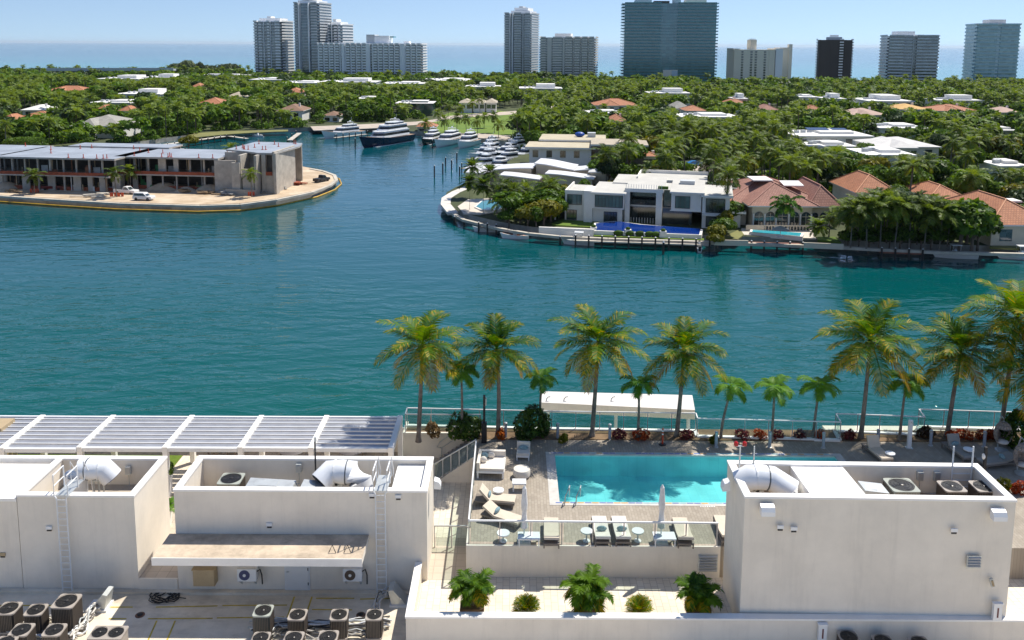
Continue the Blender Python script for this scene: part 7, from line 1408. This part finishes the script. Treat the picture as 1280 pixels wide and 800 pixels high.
for k, (px, py, h, m_) in enumerate(((650, 279, 5, None), (660, 282, 5.5, leafY), (670, 283, 6, None), (680, 281, 6.5, leafY), (688, 277, 7, None), (696, 270, 7.5, None), (664, 272, 7, None), (676, 268, 8, None), (690, 262, 8, None), (648, 268, 6.5, None), (700, 262, 7.5, leafY), (636, 280, 4, None))): x, y = at(px, py, 1.7); broad(x, y, h, k % 5, m_, z=1.6 - .2 * h, label=('first', 'second', 'third', 'fourth', 'fifth', 'sixth', 'seventh', 'eighth', 'ninth', 'tenth', 'eleventh', 'twelfth')[[0, 3, 6, 8, 10, 11, 4, 7, 9, 1, 2, 5][k]] + ' dense tree in the thicket left of the white modern villa', group='dense trees left of the modern villa')
px_palm('young palm inside the left orange barrier on the construction site', 43, 242, 207, 0, None, .8, z=1.55); px_palm('young palm beside the orange barrier ring left of the white pickup', 146, 246, 203, 1, None, .75, z=1.55); px_palm('short palm between the two young palms by the unfinished house', 163, 238, 201, 2, None, .75, z=1.55); px_palm('slender palm in front of the tall concrete walls', 315, 246, 204, 1, None, .7, z=1.55)
x, y = at(236, 192, 1.6); broad(x, y, 6.5, 1, leafY, label='yellowish sea grape tree behind the unfinished house roof'); px_palm('dark palm rising behind the right roof of the unfinished house', 290, 196, 176, 0, None, .9, z=1.55)
hx, hy = at(31, 194, 1.6); o = thing('clipped_hedge', 'huge bright green clipped hedge block at the left edge', 'hedge', (hx, hy, 1.6)); W_ = 40 * hy / FOC / 2
rngh = np.random.default_rng(3); Ph = rngh.uniform(-1, 1, (5200, 3)); ax = rngh.integers(0, 3, 5200); sg = np.where(rngh.random(5200) < .5, -1, 1); sg = np.where(ax == 2, 1, sg); Ph[np.arange(5200), ax] = sg * rngh.uniform(.93, 1.02, 5200); Nh = np.zeros_like(Ph); Nh[np.arange(5200), ax] = sg; Nh += rngh.normal(scale=.5, size=Nh.shape); Nh /= np.linalg.norm(Nh, axis=1)[:, None]
rrr = np.clip(np.abs(Ph).max(1) / (np.abs(Ph) ** 5).sum(1) ** .2, 0, 1)
obj('foliage', quads_mesh('hedge_leaves', leaf_quads(Ph * rrr[:, None] * np.array([W_, 5, 2.9]) + np.array([0, 0, 2.6]), Nh, .3, rngh), [leafH], np.zeros(5200)), o); part(o, 'stem', lambda m: m.box(-W_ * .8, W_ * .8, -3.6, 3.6, 0, 3.6, M('hedge_core', (0.02, 0.03, 0.01), .9)))
hx2, hy2 = at(38, 201, 1.6); broad(hx2 - 4, hy2, 3.2, 1, leafH, label='low bright green bush in front of the left end of the clipped hedge block', z=.9); broad(hx2 + 6, hy2 + 1, 3.4, 3, leafH, label='low bright green bush in front of the right end of the clipped hedge block', z=.9)
cas = leaf_mat('casuarina_leaves', (0.05, 0.075, 0.035), (0.13, 0.165, 0.07), .3, .05)
for k, (px, pt, w_) in enumerate(((206, 84, 14), (220, 78, 18), (236, 72, 22), (250, 76, 16), (262, 80, 16), (276, 78, 20), (290, 78, 18), (299, 84, 12))):
    x = aty(px, 96, 885)[0]; h = aty(px, pt, 885)[1] - 1.6; o = broad(x, 885, h, (0, 3, 0, 2, 3, 0, 3, 2)[k], cas, name='casuarina_tree', label=('leftmost', 'second', 'tallest', 'fourth', 'fifth', 'sixth', 'seventh', 'rightmost')[k] + ' feathery casuarina of the tall grove before the sea', group='casuarina grove by the sea'); o.scale = (w_ * 885 / FOC / 7, w_ * 885 / FOC / 7, h / 8.8 * 1.45); o.location.z = 1.6 - h * .45
for lab, px, pt, Yd, sc in (('large dark round tree in front of the grey balcony tower foot', 680, 88, 740, 1.5), ('dark columnar tree below the slim dark tower', 1060, 97, 720, .8)):
    x = aty(px, 105, Yd)[0]; h = aty(px, pt, Yd)[1] - 1.6; o = broad(x, Yd, h, 0, label=lab, group=None); o.scale = (h / 8.6 * sc, h / 8.6 * sc, h / 8.6)
# --- labels: nearest landmark and side, ranks from the left where still alike
LM = [(150, 185, 'the unfinished house'), (335, 190, 'the tall concrete walls'), (30, 175, 'the clipped hedge block'), (120, 155, 'the grey hip roofed house'), (82, 110, 'the long orange roof'), (175, 115, 'the white porch house'), (140, 128, 'the sprawling pale roofs'), (45, 138, 'the white and orange roof'), (262, 130, 'the stepped orange roof'), (362, 137, 'the brown hip roofed house'), (366, 114, 'the bright orange roof'), (414, 143, 'the brown pool house'), (428, 165, 'the leftmost white yacht'), (490, 168, 'the navy yacht'), (518, 130, 'the dark glass house'), (598, 128, 'the white townhouses'), (620, 155, 'the bright lawn'), (575, 178, 'the white sport yachts'), (620, 200, 'the crowded marina'), (680, 215, 'the curved white roofs'), (720, 185, 'the tan flat roofs'), (805, 245, 'the white modern villa'), (811, 196, 'the white garden pavilion'), (868, 205, 'the blue car'), (978, 250, 'the brown tiled villa'), (1125, 275, 'the palm grove'), (1095, 235, 'the orange hip roof'), (1184, 245, 'the smaller orange roof'), (1255, 265, 'the beige orange tiled house'), (1240, 228, 'the small right lawn'), (1042, 172, 'the solar panel house'), (1135, 182, 'the pale grey hip roof'), (1113, 197, 'the white cubic house'), (1085, 143, 'the pinkish hip roofed house'), (1140, 135, 'the yellow orange roof'), (1196, 137, 'the wide orange roof'), (886, 145, 'the long white orange-trimmed house'), (770, 128, 'the wide orange tiled house'), (770, 150, 'the salmon roof'), (1265, 205, 'the white carport'), (660, 150, 'the lawn road'), (1030, 230, 'the villa drive bend'), (330, 160, 'the far promenade'), (590, 250, 'the round teal pool')]
ORD = 'first second third fourth fifth sixth seventh eighth ninth tenth eleventh twelfth thirteenth fourteenth fifteenth sixteenth seventeenth eighteenth nineteenth twentieth'.split()
byk = {}
for o, adj, x, y, h in TREES:
    px, py = proj(x, y, 1.6 + h * .7); lx, ly, ph = min(LM, key=lambda q_: ((q_[0] - px) / 1.6) ** 2 + (q_[1] - py) ** 2); dx, dy = px - lx, py - ly
    rel = ('left of' if dx < 0 else 'right of') if abs(dx) > 1.5 * abs(dy) else ('behind' if dy < 0 else 'in front of'); byk.setdefault((adj, rel, ph), []).append((px, o))
for (adj, rel, ph), L in byk.items():
    L.sort(key=lambda t_: t_[0])
    for i, (px, o) in enumerate(L): o['label'] = f'{adj} {rel} {ph}' if len(L) == 1 else (f'leftmost {adj} {rel} {ph}' if i == 0 else f'rightmost {adj} {rel} {ph}' if i == len(L) - 1 else f'{ORD[min(i, 19)]} {adj} from the left {rel} {ph}')
# --- the rest of the wood reads as one mass
def arr(me): V = np.empty(len(me.vertices) * 3, np.float32); me.vertices.foreach_get('co', V); mi = np.empty(len(me.polygons), np.int32); me.polygons.foreach_get('material_index', mi); return V.reshape(-1, 3), mi
MIDB = [arr(crown_mesh('mid_crown', 300 + i, (4.4, 4.4, 3.3), 5.4, 190, 1.05, leafA, 9, spread=.7)) for i in range(4)]; FARB = [arr(crown_mesh('far_crown', 320 + i, (5.4, 5.4, 3.4), 5.2, 84, 1.75, leafA, 8, spread=.7)) for i in range(4)]
MIDP = [arr(palm_crown('mid_palm', 340 + i, 3.2, 12, [leafP], 5, 1.2, .75, .6, 1.2, -.9, 1.6, None, segs=3)) for i in range(2)]
VV, MM = [], []
for y, x, h, p in far:
    a = tr_.uniform(0, 6.28); c, s = math.cos(a), math.sin(a)
    if p and (y < 640 or tr_.random() < .25): V, mi = MIDP[tr_.randrange(2)]; k = tr_.uniform(.9, 1.15); V = V * k; off = h * .88; m_ = 1
    else: V, mi = (MIDB if y < 520 else FARB)[tr_.randrange(4)]; k = (h / 8.6 if not p else .9) * tr_.choice((.7, .9, 1.0, 1.0, 1.15, 1.4)); V = V * np.array([k * tr_.uniform(.95, 1.25), k * tr_.uniform(.95, 1.25), min(k, 1.25)], np.float32); off = 0; m_ = tr_.choice((0, 0, 0, 3, 4))
    W = V.copy(); W[:, 0] = V[:, 0] * c - V[:, 1] * s + x; W[:, 1] = V[:, 0] * s + V[:, 1] * c + y; W[:, 2] = V[:, 2] + 1.6 + off; VV.append(W); MM.append(np.full(len(mi), m_))
    if p and y < 640: T = np.array([(-.2, 0, 0), (.2, 0, 0), (.2, 0, off), (-.2, 0, off)], np.float32) + np.array([x, y, 1.6], np.float32); VV.append(T); MM.append(np.array([2]))
wd = bpy.data.objects.new('woodland', quads_mesh('woodland', np.concatenate(VV), [leafA, leafP, bark, leafD, leafG], np.concatenate(MM))); COL.objects.link(wd)
tag(wd, 'dense mass of green trees and palms stretching from the gardens to the beach', 'woods', kind='stuff')
# understorey so that no bare soil shows between trunks
ub = [c for c in cand if c[0] < 420]; VV = []
LOWV = [arr(crown_mesh('bush', 360 + i, (3.6, 3.6, 2.0), .9, 150, .7, leafA, 8, spread=.75)) for i in range(3)]
for y, x, h, p in ub:
    V, mi = LOWV[tr_.randrange(3)]; k = tr_.uniform(.6, 1.1); W = V * k; W[:, 0] += x + tr_.uniform(-2, 2); W[:, 1] += y + tr_.uniform(-2, 2); W[:, 2] += 1.6
    if ok(float(W[:, 0].mean()), float(W[:, 1].mean()), 2.2, 3): VV.append(W)
ug = bpy.data.objects.new('undergrowth', quads_mesh('undergrowth', np.concatenate(VV), [leafA], np.zeros(len(np.concatenate(VV)) // 4))); COL.objects.link(ug); tag(ug, 'low green undergrowth filling the gardens under the trees', 'undergrowth', kind='stuff')
# ------------------------------------------------------------------ sea haze
hz = bpy.data.materials.new('haze'); hz.use_nodes = True; hn = hz.node_tree.nodes; hn.remove(hn['Principled BSDF']); pv_ = hn.new('ShaderNodeVolumePrincipled'); pv_.inputs['Color'].default_value = (0.80, 0.90, 1.0, 1); pv_.inputs['Density'].default_value = 0.000018; pv_.inputs['Anisotropy'].default_value = 0.2
hz.node_tree.links.new(pv_.outputs[0], hn['Material Output'].inputs['Volume'])
mb = MB(); mb.box(-46000, 46000, -500, 61000, -4, 105, hz); tag(mb.build('haze'), kind='stuff')
